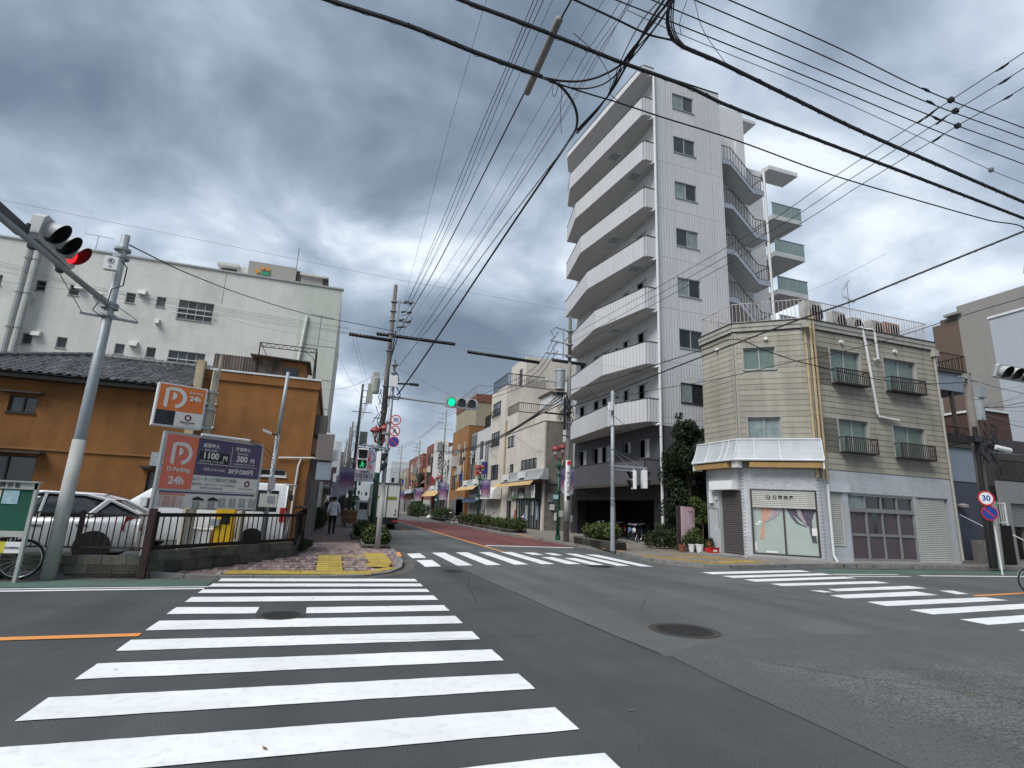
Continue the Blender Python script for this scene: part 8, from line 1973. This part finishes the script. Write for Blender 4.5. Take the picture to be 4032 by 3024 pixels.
person('distant walker with a blue backpack on the right pavement', (13.95,82,0.11), 0, navy_c, tro_b, black_m, 1.72, bag=mat('bag_blue', (0.04,0.12,0.30), 0.7,0.1,4))
person('distant walker in pale clothes at the far right of the street', (14.2,122,0.11), 0, shirt_w, navy_c, black_m, 1.72)
person('distant walker in dark clothes far up the left pavement', (-0.3,62,0.11), 0, tro_b, tro_b, black_m, 1.7)
wbag = thing('white_bag', 'small white rubbish bag at the kerb by the far concrete pole', 'bag', (11.4,66,0.12)); MB().lathe((0,0,0), [(.2,0), (.3, .12), (.26, .26), (.08, .36), (.1, .42)], 9).build('bag', white_plastic, wbag, world=False, smooth=True)
WIRES = [
('thick bundled cable entering at the top left and crossing to the junction above the road', 0.0297, 'c', [(-2.07,7.15,9.0),(-0.9,7.22,9.0),(0.33,7.24,9.0),(1.49,7.36,9.0),(2.7,7.44,9.0)], None, 1),
('thick cable bending from the overhead junction down to the left signal pole', 0.0255, 'c', [(2.7,7.44,9.0),(3.02,7.49,9.0),(3.36,7.71,9.0),(3.63,8.02,9.0),(3.79,8.39,9.0),(3.76,8.62,8.9),(3.45,11.5,8.36),(2.21,16.5,6.0),(1.85,19.2,5.42)], None, 0),
('thick wrapped cable from the top centre over the tower roof to the right edge', 0.0264, 'c', [(-0.03,6.42,9.0),(1,6.51,9.0),(2.12,6.56,9.0),(3.7,6.67,9.0),(5.13,6.72,9.0),(6.09,6.84,9.0),(8.58,6.97,9.0),(11.53,7.12,9.0),(15.21,7.32,9.0),(20.52,7.63,9.0)], None, 1),
('thick wrapped cable starting from the drooping loops at the top and falling to the right', 0.0277, 'c', [(4.12,5.63,9.3),(4.1,5.72,9.2),(4.18,5.86,9.1),(4.34,5.99,9.05),(4.56,6.04,9.0),(5.3,6.09,9.0),(6.43,6.21,9.0),(8.84,6.47,9.0),(11.35,6.66,9.0),(14.41,6.88,9.0),(19.54,7.21,9.0)], None, 1),
('first drooping loop of cable at the top of the picture beside the tower roof', 0.0102, 'c', [(4.12,5.64,9.5),(4.22,5.86,9.4),(4.32,6.01,9.3),(4.46,6.1,9.2),(4.63,6.13,9.1)], 'drooping cable loops at the top', 0),
('second drooping loop of cable at the top of the picture beside the tower roof', 0.0102, 'c', [(4.14,5.63,9.5),(4.25,5.85,9.4),(4.35,6,9.3),(4.49,6.09,9.2),(4.66,6.12,9.1)], 'drooping cable loops at the top', 0),
('third drooping loop of cable at the top of the picture beside the tower roof', 0.0102, 'c', [(4.17,5.62,9.5),(4.28,5.84,9.4),(4.38,5.99,9.3),(4.52,6.08,9.2),(4.69,6.11,9.1)], 'drooping cable loops at the top', 0),
('last drooping loop of cable at the top of the picture beside the tower roof', 0.0102, 'c', [(4.09,5.65,9.5),(4.2,5.87,9.4),(4.29,6.02,9.3),(4.43,6.11,9.2),(4.61,6.14,9.1)], 'drooping cable loops at the top', 0),
('cable dipping from the top to the loops right of centre', 0.017, 'c', [(2.52,6.13,9.3),(2.72,6.15,9.3),(3.41,6.14,9.2),(4.01,6.12,9.1),(4.41,6,9.0),(4.65,6.05,9.0)], None, 0),
('thin twisted cable from the junction past the tower windows to the right', 0.0153, 'c', [(2.67,7.36,8.9),(3.41,7.39,8.9),(4.2,7.39,8.9),(5.07,7.42,8.9),(6.78,7.44,8.9),(9.25,7.59,8.9),(11.68,7.6,8.9),(14.36,7.57,8.9),(15.52,7.5,8.9),(18.32,9.05,8.9)], None, 0),
('curved cable sweeping from the junction up to the top right bundle', 0.0213, 'c', [(2.7,7.44,9.0),(3.01,7.4,9.0),(3.35,7.28,9.0),(3.64,7.04,9.0),(3.84,6.69,9.0),(3.87,6.31,9.0),(3.94,5.81,9.1),(4.03,5.57,9.2),(4.08,5.29,9.3)], None, 0),
('thinner curved cable under the sweeping one at the junction', 0.0136, 'c', [(2.81,7.39,8.9),(3.17,7.38,8.9),(3.49,7.29,8.9),(3.74,7.05,8.9),(3.92,6.66,9.0),(3.97,6.1,9.0),(4.03,5.72,9.1),(4.07,5.5,9.2)], None, 0),
('first dark cable of the bundle falling from the top toward the left signal pole', 0.0187, 'c', [(3.96,5.36,9.2),(3.89,5.53,9.1),(3.84,5.85,9.0),(3.92,6.55,9.0),(3.97,7.42,9.0),(3.83,8.43,9.0)], 'cables of the bundle above the left corner', 0),
('second dark cable of the bundle falling from the top toward the left signal pole', 0.0119, 'c', [(4.02,5.34,9.2),(3.95,5.5,9.1),(3.91,5.82,9.0),(3.84,6.58,9.0),(3.97,7.46,9.0),(3.84,8.47,9.0)], 'cables of the bundle above the left corner', 0),
('third dark cable of the bundle falling from the top toward the left signal pole', 0.0102, 'c', [(4.07,5.32,9.2),(4.01,5.48,9.1),(3.99,5.79,9.0),(3.89,6.56,9.0),(3.97,7.5,9.0),(3.86,8.51,9.0)], 'cables of the bundle above the left corner', 0),
('last dark cable of the bundle falling from the top toward the left signal pole', 0.0085, 'c', [(3.9,5.38,9.2),(3.83,5.55,9.1),(3.72,5.9,9.0),(3.79,6.6,9.0),(3.97,7.54,9.0),(3.88,8.54,9.0)], 'cables of the bundle above the left corner', 0),
('spiral wrapped grey cable falling beside the heavy one to the left signal pole', 0.0106, 'g', [(3.79,8.34,8.9),(3.73,8.39,8.8),(3.27,11.5,8.32),(2.34,15,6.95),(2.21,17,6.96),(1.81,19.2,6.5)], None, 1),
('first power wire running along the main street over the crossing, left group', 0.0093, 'c', [(2.71,7.58,11.4),(2.7,8.11,11.4),(2.67,9.77,11.3),(2.6,11.9,11.2),(2.61,17.49,11.3),(2.6,26.2,11.73)], 'power wires along the left side of the street', 0),
('second power wire running along the main street over the crossing, left group', 0.0093, 'c', [(2.79,7.56,11.4),(2.78,8.08,11.4),(2.74,9.74,11.3),(2.7,11.86,11.2),(2.72,17.44,11.3),(2.6,26.2,11.71)], 'power wires along the left side of the street', 0),
('third power wire running along the main street over the crossing, left group', 0.0093, 'c', [(2.88,7.52,11.4),(2.88,8.04,11.4),(2.83,9.71,11.3),(2.81,11.82,11.2),(2.87,17.38,11.3),(2.59,26.2,11.18)], 'power wires along the left side of the street', 0),
('last power wire running along the main street over the crossing, left group', 0.006, 'c', [(3.05,7.46,11.4),(3.05,7.98,11.4),(3.02,9.59,11.3),(2.98,11.75,11.2),(2.95,17.35,11.3),(2.57,26.2,11.12)], 'power wires along the left side of the street', 0),
('rod thick wire continuing the long grey tube down to the left utility pole', 0.017, 'c', [(3.07,9.6,10.6),(2.99,12,10.5),(2.92,15.83,10.5),(2.83,20.5,10.62),(2.3,26.1,10.02)], None, 0),
('long grey insulating tube over the street near the top centre', 0.075, 't', [(3.1,7.71,10.7),(3.12,9.58,10.6)], None, 2),
('short dark wire from the grey tube to the top of the picture', 0.017, 'c', [(3.13,7.69,10.7),(3.15,7.29,10.7),(3.15,6.77,10.7)], None, 0),
('lone thin wire left of the power wires', 0.006, 'g', [(1.85,8.52,11.5),(1.84,8.77,11.5),(1.9,12.59,11.4),(2.1,17.89,11.4),(2.43,26.2,11.79)], None, 0),
('first thin twisted service wire in the fan between the power wires and the heavy cable', 0.006, 'g', [(3.54,6.41,10.3),(3.54,6.78,10.3),(3.44,7.73,10.2),(3.34,10.01,10.1),(3.24,14.93,10.1),(2.37,25.5,9.68)], 'thin service wires fanning to the left utility pole', 0),
('second thin twisted service wire in the fan between the power wires and the heavy cable', 0.006, 'c', [(3.81,6.5,10.3),(3.82,6.88,10.3),(3.71,7.76,10.2),(3.69,9.52,10.1),(3.57,14.79,10.1),(2.85,25.5,9.55)], 'thin service wires fanning to the left utility pole', 0),
('third thin twisted service wire in the fan between the power wires and the heavy cable', 0.006, 'g', [(3.94,6.45,10.3),(3.96,6.83,10.3),(3.83,7.63,10.2),(3.81,9.42,10.1),(3.72,14.73,10.1),(3.03,25.5,9.55)], 'thin service wires fanning to the left utility pole', 0),
('fourth thin twisted service wire in the fan between the power wires and the heavy cable', 0.006, 'c', [(4,6.43,10.3),(4.01,6.81,10.3),(3.92,7.59,10.2),(3.92,9.49,10.1),(3.77,14.71,10.1),(3.06,25.5,9.5)], 'thin service wires fanning to the left utility pole', 0),
('last thin twisted service wire in the fan between the power wires and the heavy cable', 0.006, 'g', [(3.96,6.25,10.3),(3.97,6.61,10.3),(3.97,7.53,10.2),(3.96,9.19,10.1),(3.79,14.7,10.1),(3.09,25.5,9.47)], 'thin service wires fanning to the left utility pole', 0),
('smooth power wire crossing above the tower to the upper right, top of three', 0.0119, 'c', [(3.98,6.12,10.5),(5.67,6.16,10.5),(8.23,6.21,10.45),(10.67,6.33,10.4),(13.97,6.41,10.5),(18.5,6.51,10.6)], None, 0),
('smooth power wire crossing above the tower to the upper right, middle of three', 0.0119, 'c', [(3.46,6.31,10.5),(5.12,6.37,10.5),(7.75,6.43,10.45),(11.07,6.55,10.4),(14.34,6.62,10.5),(19.05,6.75,10.6)], None, 0),
('smooth power wire crossing above the tower to the upper right, lowest of three', 0.0119, 'c', [(3.23,6.58,10.5),(4.91,6.65,10.5),(7.62,6.71,10.45),(11.69,6.8,10.4),(14.8,6.88,10.5),(19.72,7.04,10.6)], None, 0),
('twisted wire just below the three smooth power wires at upper right', 0.0119, 'c', [(3.6,6.62,10.2),(4.8,6.65,10.2),(7.67,6.67,10.1),(12.06,6.85,10.1),(14.75,6.9,10.1),(18.74,7,10.1)], None, 0),
('thin wire carrying a small white ball near the right edge', 0.0068, 'g', [(3.79,6.41,9.8),(4.81,6.49,9.8),(8.21,6.56,9.7),(13.55,6.97,9.7),(14.87,7.03,9.7),(18.36,7.21,9.7)], None, 0),
('diagonal wire from the right utility pole up across the tower, upper of three', 0.0102, 'c', [(12.24,3.75,11.0),(12.25,5.39,11.0),(12.13,6.69,10.9),(12.04,9.49,10.8),(12.19,12.53,10.8),(11.72,26.1,11.18)], None, 0),
('diagonal wire from the right utility pole up across the tower, middle of three', 0.0102, 'c', [(12.62,3.92,11.0),(12.7,5.64,11.0),(12.56,6.88,10.9),(12.52,9.46,10.8),(12.66,12.34,10.8),(11.72,26.1,10.78)], None, 0),
('diagonal wire from the right utility pole up across the tower, lower of three', 0.0102, 'c', [(13.11,4.13,11.0),(13.29,5.96,11.0),(13.11,7.19,10.9),(13.01,9.46,10.8),(13.13,12.14,10.8),(11.73,26.1,10.41)], None, 0),
('black cable from the right utility pole past the cream building to the cluttered pole', 0.0187, 'c', [(11.71,26.1,8.06),(12.73,23,8.14),(12.87,20.5,8.09),(13.67,17.2,8.24),(14.09,16.1,8.36),(15.3,15.8,7.98),(16.59,15.6,7.67),(17.23,15.5,7.58),(19.02,15.4,7.42),(20.73,15.4,7.36),(23.65,15.5,7.56),(26.31,15.5,7.96)], None, 0),
('thick black cable rising from the right utility pole to the upper right corner', 0.0198, 'c', [(11.69,26.1,7.1),(11.93,22,7.13),(12.37,18.5,7.36),(13.34,15.5,7.81),(14.08,13,8.13),(14.41,11.6,8.22),(14.2,10.4,8.14),(14.26,9.6,8.19),(17.14,8.3,9.58),(27.2,7,14.42)], None, 1),
('thin black cable from the slim signal pole across the cream building to the right edge', 0.0119, 'c', [(11.29,20.4,6.5),(12.01,18.8,6.62),(13.34,16.2,6.72),(15.05,14.2,7.13),(15.37,13.8,7.17),(16.92,12.6,7.61),(18.37,10.8,8.19),(19.61,9.8,8.64),(20.86,9,9.07)], None, 0),
('faint thin wire crossing in front of the tower to the cream wall', 0.006, 'g', [(9.81,25,9.38),(12.8,22,8.47),(13.45,17,6.82),(17.23,16.2,6.59),(17.88,16.2,6.6),(24.93,16.3,6.77)], None, 0),
('thin wire rising from the cream roof to the right edge', 0.006, 'g', [(15.2,17.5,8.99),(17.05,16,10.48),(17.02,15,10.5),(17.7,14.5,10.85),(18.54,13,11.45)], None, 0),
('long thin wire spanning the whole street from the left edge to the tower', 0.0068, 'g', [(-15.05,25,12.91),(-13.4,25,12.87),(-10.68,25,12.76),(-7.64,25,12.66),(-3.88,25,12.52),(1.86,25,12.31),(4.87,25,12.28),(9.73,25,12.2),(13.22,24.5,11.89),(16.25,24.2,11.66)], None, 0),
('black cable from the left signal pole top to the left utility pole', 0.0153, 'c', [(-4.58,12.3,6.64),(-4.48,13.5,6.92),(-4.41,15.5,7.44),(-3.57,20,8.58),(-1.64,24,9.54),(-0.09,25.5,9.96),(2.23,26.2,10.04)], None, 0),
('first thin wire of the group passing in front of the large pale building', 0.006, 'c', [(-15.04,26,10.56),(-13.99,26,10.62),(-10.73,26,10.12),(-7.45,26,10.06),(-5.92,26,9.98),(-3.16,26,9.9),(-0.11,26,9.83)], 'thin wires before the large pale building', 0),
('second thin wire of the group passing in front of the large pale building', 0.0068, 'c', [(-15.01,26,10.45),(-13.97,26,10.51),(-10.71,26,10.04),(-7.43,26,9.94),(-5.91,26,9.89),(-3.15,26,9.81),(-0.1,26,9.78)], 'thin wires before the large pale building', 0),
('third thin wire of the group passing in front of the large pale building', 0.0068, 'c', [(-14.99,26,10.36),(-13.95,26,10.42),(-10.7,26,10.0),(-7.42,26,9.86),(-5.9,26,9.8),(-3.14,26,9.72),(-0.09,26,9.59)], 'thin wires before the large pale building', 0),
('fourth thin wire of the group passing in front of the large pale building', 0.0068, 'g', [(-14.95,26,10.16),(-13.9,26,10.21),(-10.7,26,10.0),(-7.41,26,9.79),(-5.88,26,9.71),(-3.12,26,9.62),(-0.08,26,9.56)], 'thin wires before the large pale building', 0),
('last thin wire of the group passing in front of the large pale building', 0.0068, 'g', [(-14.85,26,9.73),(-13.81,26,9.78),(-10.67,26,9.81),(-7.38,26,9.64),(-5.87,26,9.62),(-3.11,26,9.53),(-0.08,26,9.51)], 'thin wires before the large pale building', 0),
('thin wire sagging from the pale building window to its far corner', 0.006, 'g', [(-6.77,30,10.81),(-5.04,31,10.8),(-3.2,32,10.95),(-0.81,34.5,11.43)], None, 0),
('wire linking the two black tubes and the right utility pole', 0.0068, 'g', [(-0.06,26,9.8),(1.27,26,9.78),(5.15,26,9.74),(7.33,26,9.72),(10.65,26,9.69),(11.56,26,9.87)], None, 0),
('thin wire under the black tubes', 0.006, 'g', [(1.97,26,9.54),(3.46,26,9.53),(5.84,26,9.49)], None, 0),
('black insulating tube left of the utility pole', 0.085, 'k', [(-0.03,26,9.53),(1.97,26,9.48)], None, 2),
('longer black insulating tube right of the left utility pole', 0.085, 'k', [(1.27,26.4,9.86),(5.23,26.4,9.86)], None, 2),
('dark ribbed insulating tube over the street centre', 0.085, 'k', [(5.91,26.2,9.49),(9.87,26.2,9.41)], None, 2),
('short dark insulating tube meeting the right utility pole', 0.085, 'k', [(10.69,26.2,9.66),(12.63,26.2,9.64)], None, 2),
('first wire from the left utility pole to the second pole up the street', 0.0102, 'c', [(2.32,26.2,9.99),(2.42,34,10.03),(2.38,50,12.01)], 'wires between the first two left poles', 0),
('middle wire from the left utility pole to the second pole up the street', 0.0102, 'c', [(2.29,26.2,9.76),(2.39,34,9.74),(2.41,50,11.65)], 'wires between the first two left poles', 0),
('last wire from the left utility pole to the second pole up the street', 0.0102, 'c', [(2.25,26.2,9.53),(2.36,34,9.46),(2.45,50,11.3)], 'wires between the first two left poles', 0),
('first wire continuing up the left poles of the street', 0.017, 'c', [(2.33,50,12.0),(2.08,62,11.43),(2.19,80,11.88),(1.78,112,12.43)], 'wires between the far left poles', 0),
('second wire continuing up the left poles of the street', 0.017, 'c', [(2.36,50,11.7),(2.12,62,11.06),(2.21,80,11.65),(1.78,112,12.43)], 'wires between the far left poles', 0),
('third wire continuing up the left poles of the street', 0.017, 'c', [(2.39,50,11.4),(2.16,62,10.7),(2.23,80,11.42),(1.78,112,12.43)], 'wires between the far left poles', 0),
('last wire continuing up the left poles of the street', 0.017, 'c', [(2.42,50,11.1),(2.19,62,10.34),(2.26,80,11.19),(1.78,112,12.43)], 'wires between the far left poles', 0),
('first wire from the right utility pole down the street to the far concrete pole', 0.0272, 'c', [(11.26,26.1,7.91),(11.17,30,7.25),(12.68,42,7.5),(13.87,56,8.02),(13.26,68,8.42)], 'cables along the beige fronts', 0),
('second wire from the right utility pole down the street to the far concrete pole', 0.0272, 'c', [(11.27,26.1,7.7),(11.17,30,7.2),(12.68,42,7.42),(13.88,56,7.93),(13.27,68,8.31)], 'cables along the beige fronts', 0),
('third wire from the right utility pole down the street to the far concrete pole', 0.0272, 'c', [(11.27,26.1,7.49),(11.17,30,7.15),(12.68,42,7.34),(13.88,56,7.85),(13.28,68,8.21)], 'cables along the beige fronts', 0),
('last wire from the right utility pole down the street to the far concrete pole', 0.0272, 'c', [(11.28,26.1,7.29),(11.18,30,7.1),(12.69,42,7.26),(13.89,56,7.76),(13.29,68,8.1)], 'cables along the beige fronts', 0),
('first upper wire from the right utility pole to the top of the far concrete pole', 0.0187, 'c', [(10.87,26,11.23),(11.93,33,10.84),(11.23,45,11.14),(12.91,68,13.6)], 'upper wires along the right side', 0),
('middle upper wire from the right utility pole to the top of the far concrete pole', 0.0187, 'c', [(10.89,26,10.7),(11.95,33,10.43),(11.25,45,10.85),(12.94,68,13.26)], 'upper wires along the right side', 0),
('last upper wire from the right utility pole to the top of the far concrete pole', 0.0187, 'c', [(10.9,26,10.17),(11.96,33,10.03),(11.27,45,10.56),(12.96,68,12.92)], 'upper wires along the right side', 0),
('first wire from the far concrete pole to the farthest right pole', 0.017, 'g', [(12.4,68,12.51),(12.49,85,12.41),(12.58,110,13.33)], 'far wires along the right side', 0),
('middle wire from the far concrete pole to the farthest right pole', 0.017, 'g', [(12.41,68,12.35),(12.51,85,12.25),(12.61,110,12.98)], 'far wires along the right side', 0),
('last wire from the far concrete pole to the farthest right pole', 0.017, 'g', [(12.42,68,12.19),(12.52,85,12.09),(12.64,110,12.64)], 'far wires along the right side', 0),
('service wire sagging across the beige front to a wall bracket', 0.0119, 'c', [(15.06,45.5,8.1),(15.38,44,7.35),(15.8,42.5,6.65),(16.07,41,6.25)], None, 0),
('service wire sagging to the beige tower house wall', 0.0119, 'c', [(15.6,57,8.29),(15.78,55,7.27),(16.12,53.5,6.67),(16.15,49,6.11)], None, 0),
('wire from the left utility pole sagging to the pale building corner', 0.0102, 'g', [(1.4,26.2,7.72),(0.54,29,7.68),(-0.62,33,8.1),(-1.35,35,8.5)], None, 0),
('wire from the second left pole to the pale building edge', 0.0085, 'g', [(-0.72,34,10.66),(0.68,42,10.4),(1.51,50,11.17)], None, 0),
('upper pair of thin wires dropping from the black tube to the second left pole', 0.0068, 'g', [(0.12,26.1,9.42),(1.79,50,12.13)], 'drop wires from the black tube', 0),
('lower pair of thin wires dropping from the black tube to the second left pole', 0.0068, 'g', [(0.29,26.1,9.45),(2.12,50,12.16)], 'drop wires from the black tube', 0),
('stay wire from the left signal pole to the green traffic signal', 0.006, 'g', [(1.82,19.2,6.36),(2.79,19.2,6.01),(3.98,19.2,5.55)], None, 0),
('cable sagging from the slim signal pole across the dark tree', 0.011, 'c', [(11.31,20.5,5.75),(12.19,20.6,5.26),(13.18,20.8,5.09),(14.66,21.2,5.23),(16.49,21.6,5.79)], None, 0),
('cable from the right utility pole sleeve to the slim signal pole box', 0.011, 'c', [(11.78,24,7.77),(11.53,22.5,6.94),(11.01,20.5,6.0)], None, 0),
('first wire leaving the cluttered pole toward the right edge', 0.0076, 'g', [(26.64,15.4,6.83),(26.6,14.6,6.96),(26.48,13.8,7.13),(26.3,12.5,7.24)], 'wires at the right edge pole', 0),
('second wire leaving the cluttered pole toward the right edge', 0.0119, 'c', [(26.57,15.4,6.79),(26.49,14.6,6.73),(26.34,13.8,6.73),(26.08,12.5,6.62)], 'wires at the right edge pole', 0),
('third wire leaving the cluttered pole toward the right edge', 0.0076, 'g', [(26.62,15.4,6.75),(26.47,14.6,6.51),(26.24,13.8,6.34),(25.9,12.5,6.02)], 'wires at the right edge pole', 0),
('fourth wire leaving the cluttered pole toward the right edge', 0.0119, 'c', [(26.7,15.4,6.84),(26.54,14.6,6.67),(26.3,13.8,6.55),(25.99,12.5,6.32)], 'wires at the right edge pole', 0),
('fifth wire leaving the cluttered pole toward the right edge', 0.0076, 'g', [(26.62,15.4,6.51),(26.14,14.6,6.17),(25.6,13.8,5.9),(25.25,12.5,5.52)], 'wires at the right edge pole', 0),
('sixth wire leaving the cluttered pole toward the right edge', 0.0119, 'c', [(26.65,15.4,6.39),(26.4,14.6,6.0),(26.07,13.8,5.68),(25.66,12.5,5.21)], 'wires at the right edge pole', 0),
('seventh wire leaving the cluttered pole toward the right edge', 0.0076, 'g', [(26.62,15.4,7.53),(26.62,14.6,7.46),(26.53,13.8,7.44),(26.28,12.5,7.3)], 'wires at the right edge pole', 0),
('eighth wire leaving the cluttered pole toward the right edge', 0.0119, 'c', [(26.77,15.4,7.92),(26.65,14.6,7.49),(26.45,13.8,7.12),(26.06,12.5,6.55)], 'wires at the right edge pole', 0),
('last wire leaving the cluttered pole toward the right edge', 0.0076, 'g', [(26.73,15.4,6.96),(26.61,14.6,6.95),(26.41,13.8,6.98),(26.17,12.5,6.93)], 'wires at the right edge pole', 0),
('double black cable from the cluttered pole to the blue grey house', 0.0255, 'c', [(25.92,15.4,5.47),(26.26,16,5.35),(27.13,17.5,5.37)], None, 0),
('lower wire at the right edge before the garage', 0.0102, 'g', [(25.87,15,4.78),(26.14,14,4.59)], None, 0),
('thin black lead hanging from the cables near the top centre', 0.006, 'c', [(2.87,7.36,8.8),(2.96,7.51,8.75),(2.95,7.24,8.8),(3.13,7.62,8.6),(3.29,7.94,8.4)], None, 0),
('loose thin wire looping beside the tower roof', 0.006, 'c', [(2.83,6.43,9.0),(3.33,6.59,8.9),(3.69,6.83,8.8),(3.87,7.14,8.8),(4.15,7.29,8.8)], None, 0),
('loose grey wire looping at the top right of the tower', 0.006, 'g', [(4.32,5.55,9.3),(4.4,5.85,9.2),(4.5,5.95,9.1)], None, 0),
('fine grey lead crossing to the wrapped cable right of the tower', 0.006, 'g', [(4.42,5.51,9.3),(4.81,5.82,9.2),(5.5,6.12,9.05)], None, 0),
]
CLIPS = [[(10.671,6.346,10.45), (10.944,6.371,10.45)], [(11.086,6.553,10.45), (11.392,6.587,10.45)], [(11.643,6.834,10.45), (11.976,6.869,10.45)], [(12.271,5.898,11.0), (12.279,5.667,11.0)], [(12.728,6.105,11.0), (12.712,5.87,11.0)], [(13.295,6.373,11.0), (13.315,6.182,11.0)], [(12.318,7.394,11.0), (12.238,7.026,11.0)], [(12.756,7.431,11.0), (12.682,7.107,11.0)], [(13.314,7.909,11.0), (13.252,7.577,11.0)], [(12.296,7.551,11.0), (12.301,7.4,11.0)]]
KNOBS = [(12.126,6.692,10.9), (12.564,6.884,10.9), (13.11,7.191,10.9)]
BALL = (13.615,6.967,9.7)
def smooth_pts(P_, n=6):
    P_ = [Vector(q) for q in P_]
    if len(P_) < 3: return P_
    out = []
    for i in range(len(P_) - 1):
        p0 = P_[max(0, i - 1)]; p1 = P_[i]; p2 = P_[i + 1]; p3 = P_[min(len(P_) - 1, i + 2)]
        # chord length parametrised Catmull-Rom, clamped so spans of very different length stay calm
        m1 = (p2 - p0) * ((p2 - p1).length / max(1e-6,(p2 - p0).length)); m2 = (p3 - p1) * ((p2 - p1).length / max(1e-6,(p3 - p1).length))
        for k in range(n):
            t = k / n; out.append(p1 * (2*t**3 - 3*t**2 + 1) + m1 * (t**3 - 2*t**2 + t) + p2 * (-2*t**3 + 3*t**2) + m2 * (t**3 - t**2))
    out.append(P_[-1]); return out
wm = {'c': cable_m, 'g': wire_grey, 't': tube_grey, 'k': black_m}
for lab, r, mk, pts, grp, wrap in WIRES:
    c0 = pts[0]
    if wrap == 2:
        t = thing('insulating_tube', lab, 'cable cover', c0, grp)
        MB().cyl(pts[0], pts[1], r, n=10).build('sleeve', wm[mk], t, smooth=True)
        a, b = Vector(pts[0]), Vector(pts[1]); s = MB(); d = (b - a).normalized(); n_ = int((b - a).length / 0.16)
        for k in range(n_ + 1): q = a.lerp(b, k / max(1, n_)); s.cyl(q - d * .02, q + d * .02, r * 1.12, n=10)
        if mk == 'k': s.build('rib', wm[mk], t)
        continue
    sp = smooth_pts(pts)
    if wrap == 1:
        t = thing('overhead_cable', lab, 'cable', c0, grp)
        MB().tube(sp, r, 7).build('core', wm[mk], t, smooth=True)
        s = MB(); up_ = []
        for k, q in enumerate(sp): up_.append(q + Vector((0,0, r * 1.6)))
        s.tube(up_, r * .35,5); s.build('messenger_wire', wm[mk], t)
        s = MB(); i = 0; dense = []
        for k in range(len(sp) - 1):
            L = (sp[k + 1] - sp[k]).length; m_ = max(1, int(L / 0.10))
            for j in range(m_): dense.append(sp[k].lerp(sp[k + 1], j / m_))
        hel = []
        for k, q in enumerate(dense):
            if k + 1 >= len(dense): break
            d = (dense[k + 1] - q).normalized(); a = d.orthogonal().normalized(); b = d.cross(a); th = k * 0.10 / 0.42 * 2 * math.pi; hel.append(q + (a * math.cos(th) + b * math.sin(th)) * r * 1.55)
        if len(hel) > 3: s.tube(hel, r * .16,4); s.build('spiral_wrap', wm[mk], t)
    else:
        o = MB().tube(sp, r, 6 if r > .01 else 4).build('overhead_wire', wm[mk], None, smooth=True)
        tagp(o, lab, 'wire', grp)
t = thing('wire_junction', 'dark clamps and insulators where wires cross at upper right', 'insulator', KNOBS[0])
for a, b in CLIPS:
    a, b = Vector(a), Vector(b); m_ = (a + b) / 2; MB().cyl(a, m_, .012, .03, n=8).cyl(m_, b, .03, .012, n=8).build('clamp', cable_m, t)
for k in KNOBS: MB().box((k[0] - .05, k[1] - .05, k[2] - .045), (k[0] + .05, k[1] + .05, k[2] + .045)).cyl((k[0] - .08, k[1], k[2]), (k[0] + .08, k[1], k[2]), .03, n=7).build('insulator', cable_m, t)
b = MB().lathe((BALL[0], BALL[1], BALL[2] - .08), [(.02, .02), (.045, .04), (.055, .08), (.045, .12), (.02, .14)], 10).build('marker_ball', wire_grey); tagp(b, 'small pale ball clamped on the thin wire near the right edge', 'wire marker')
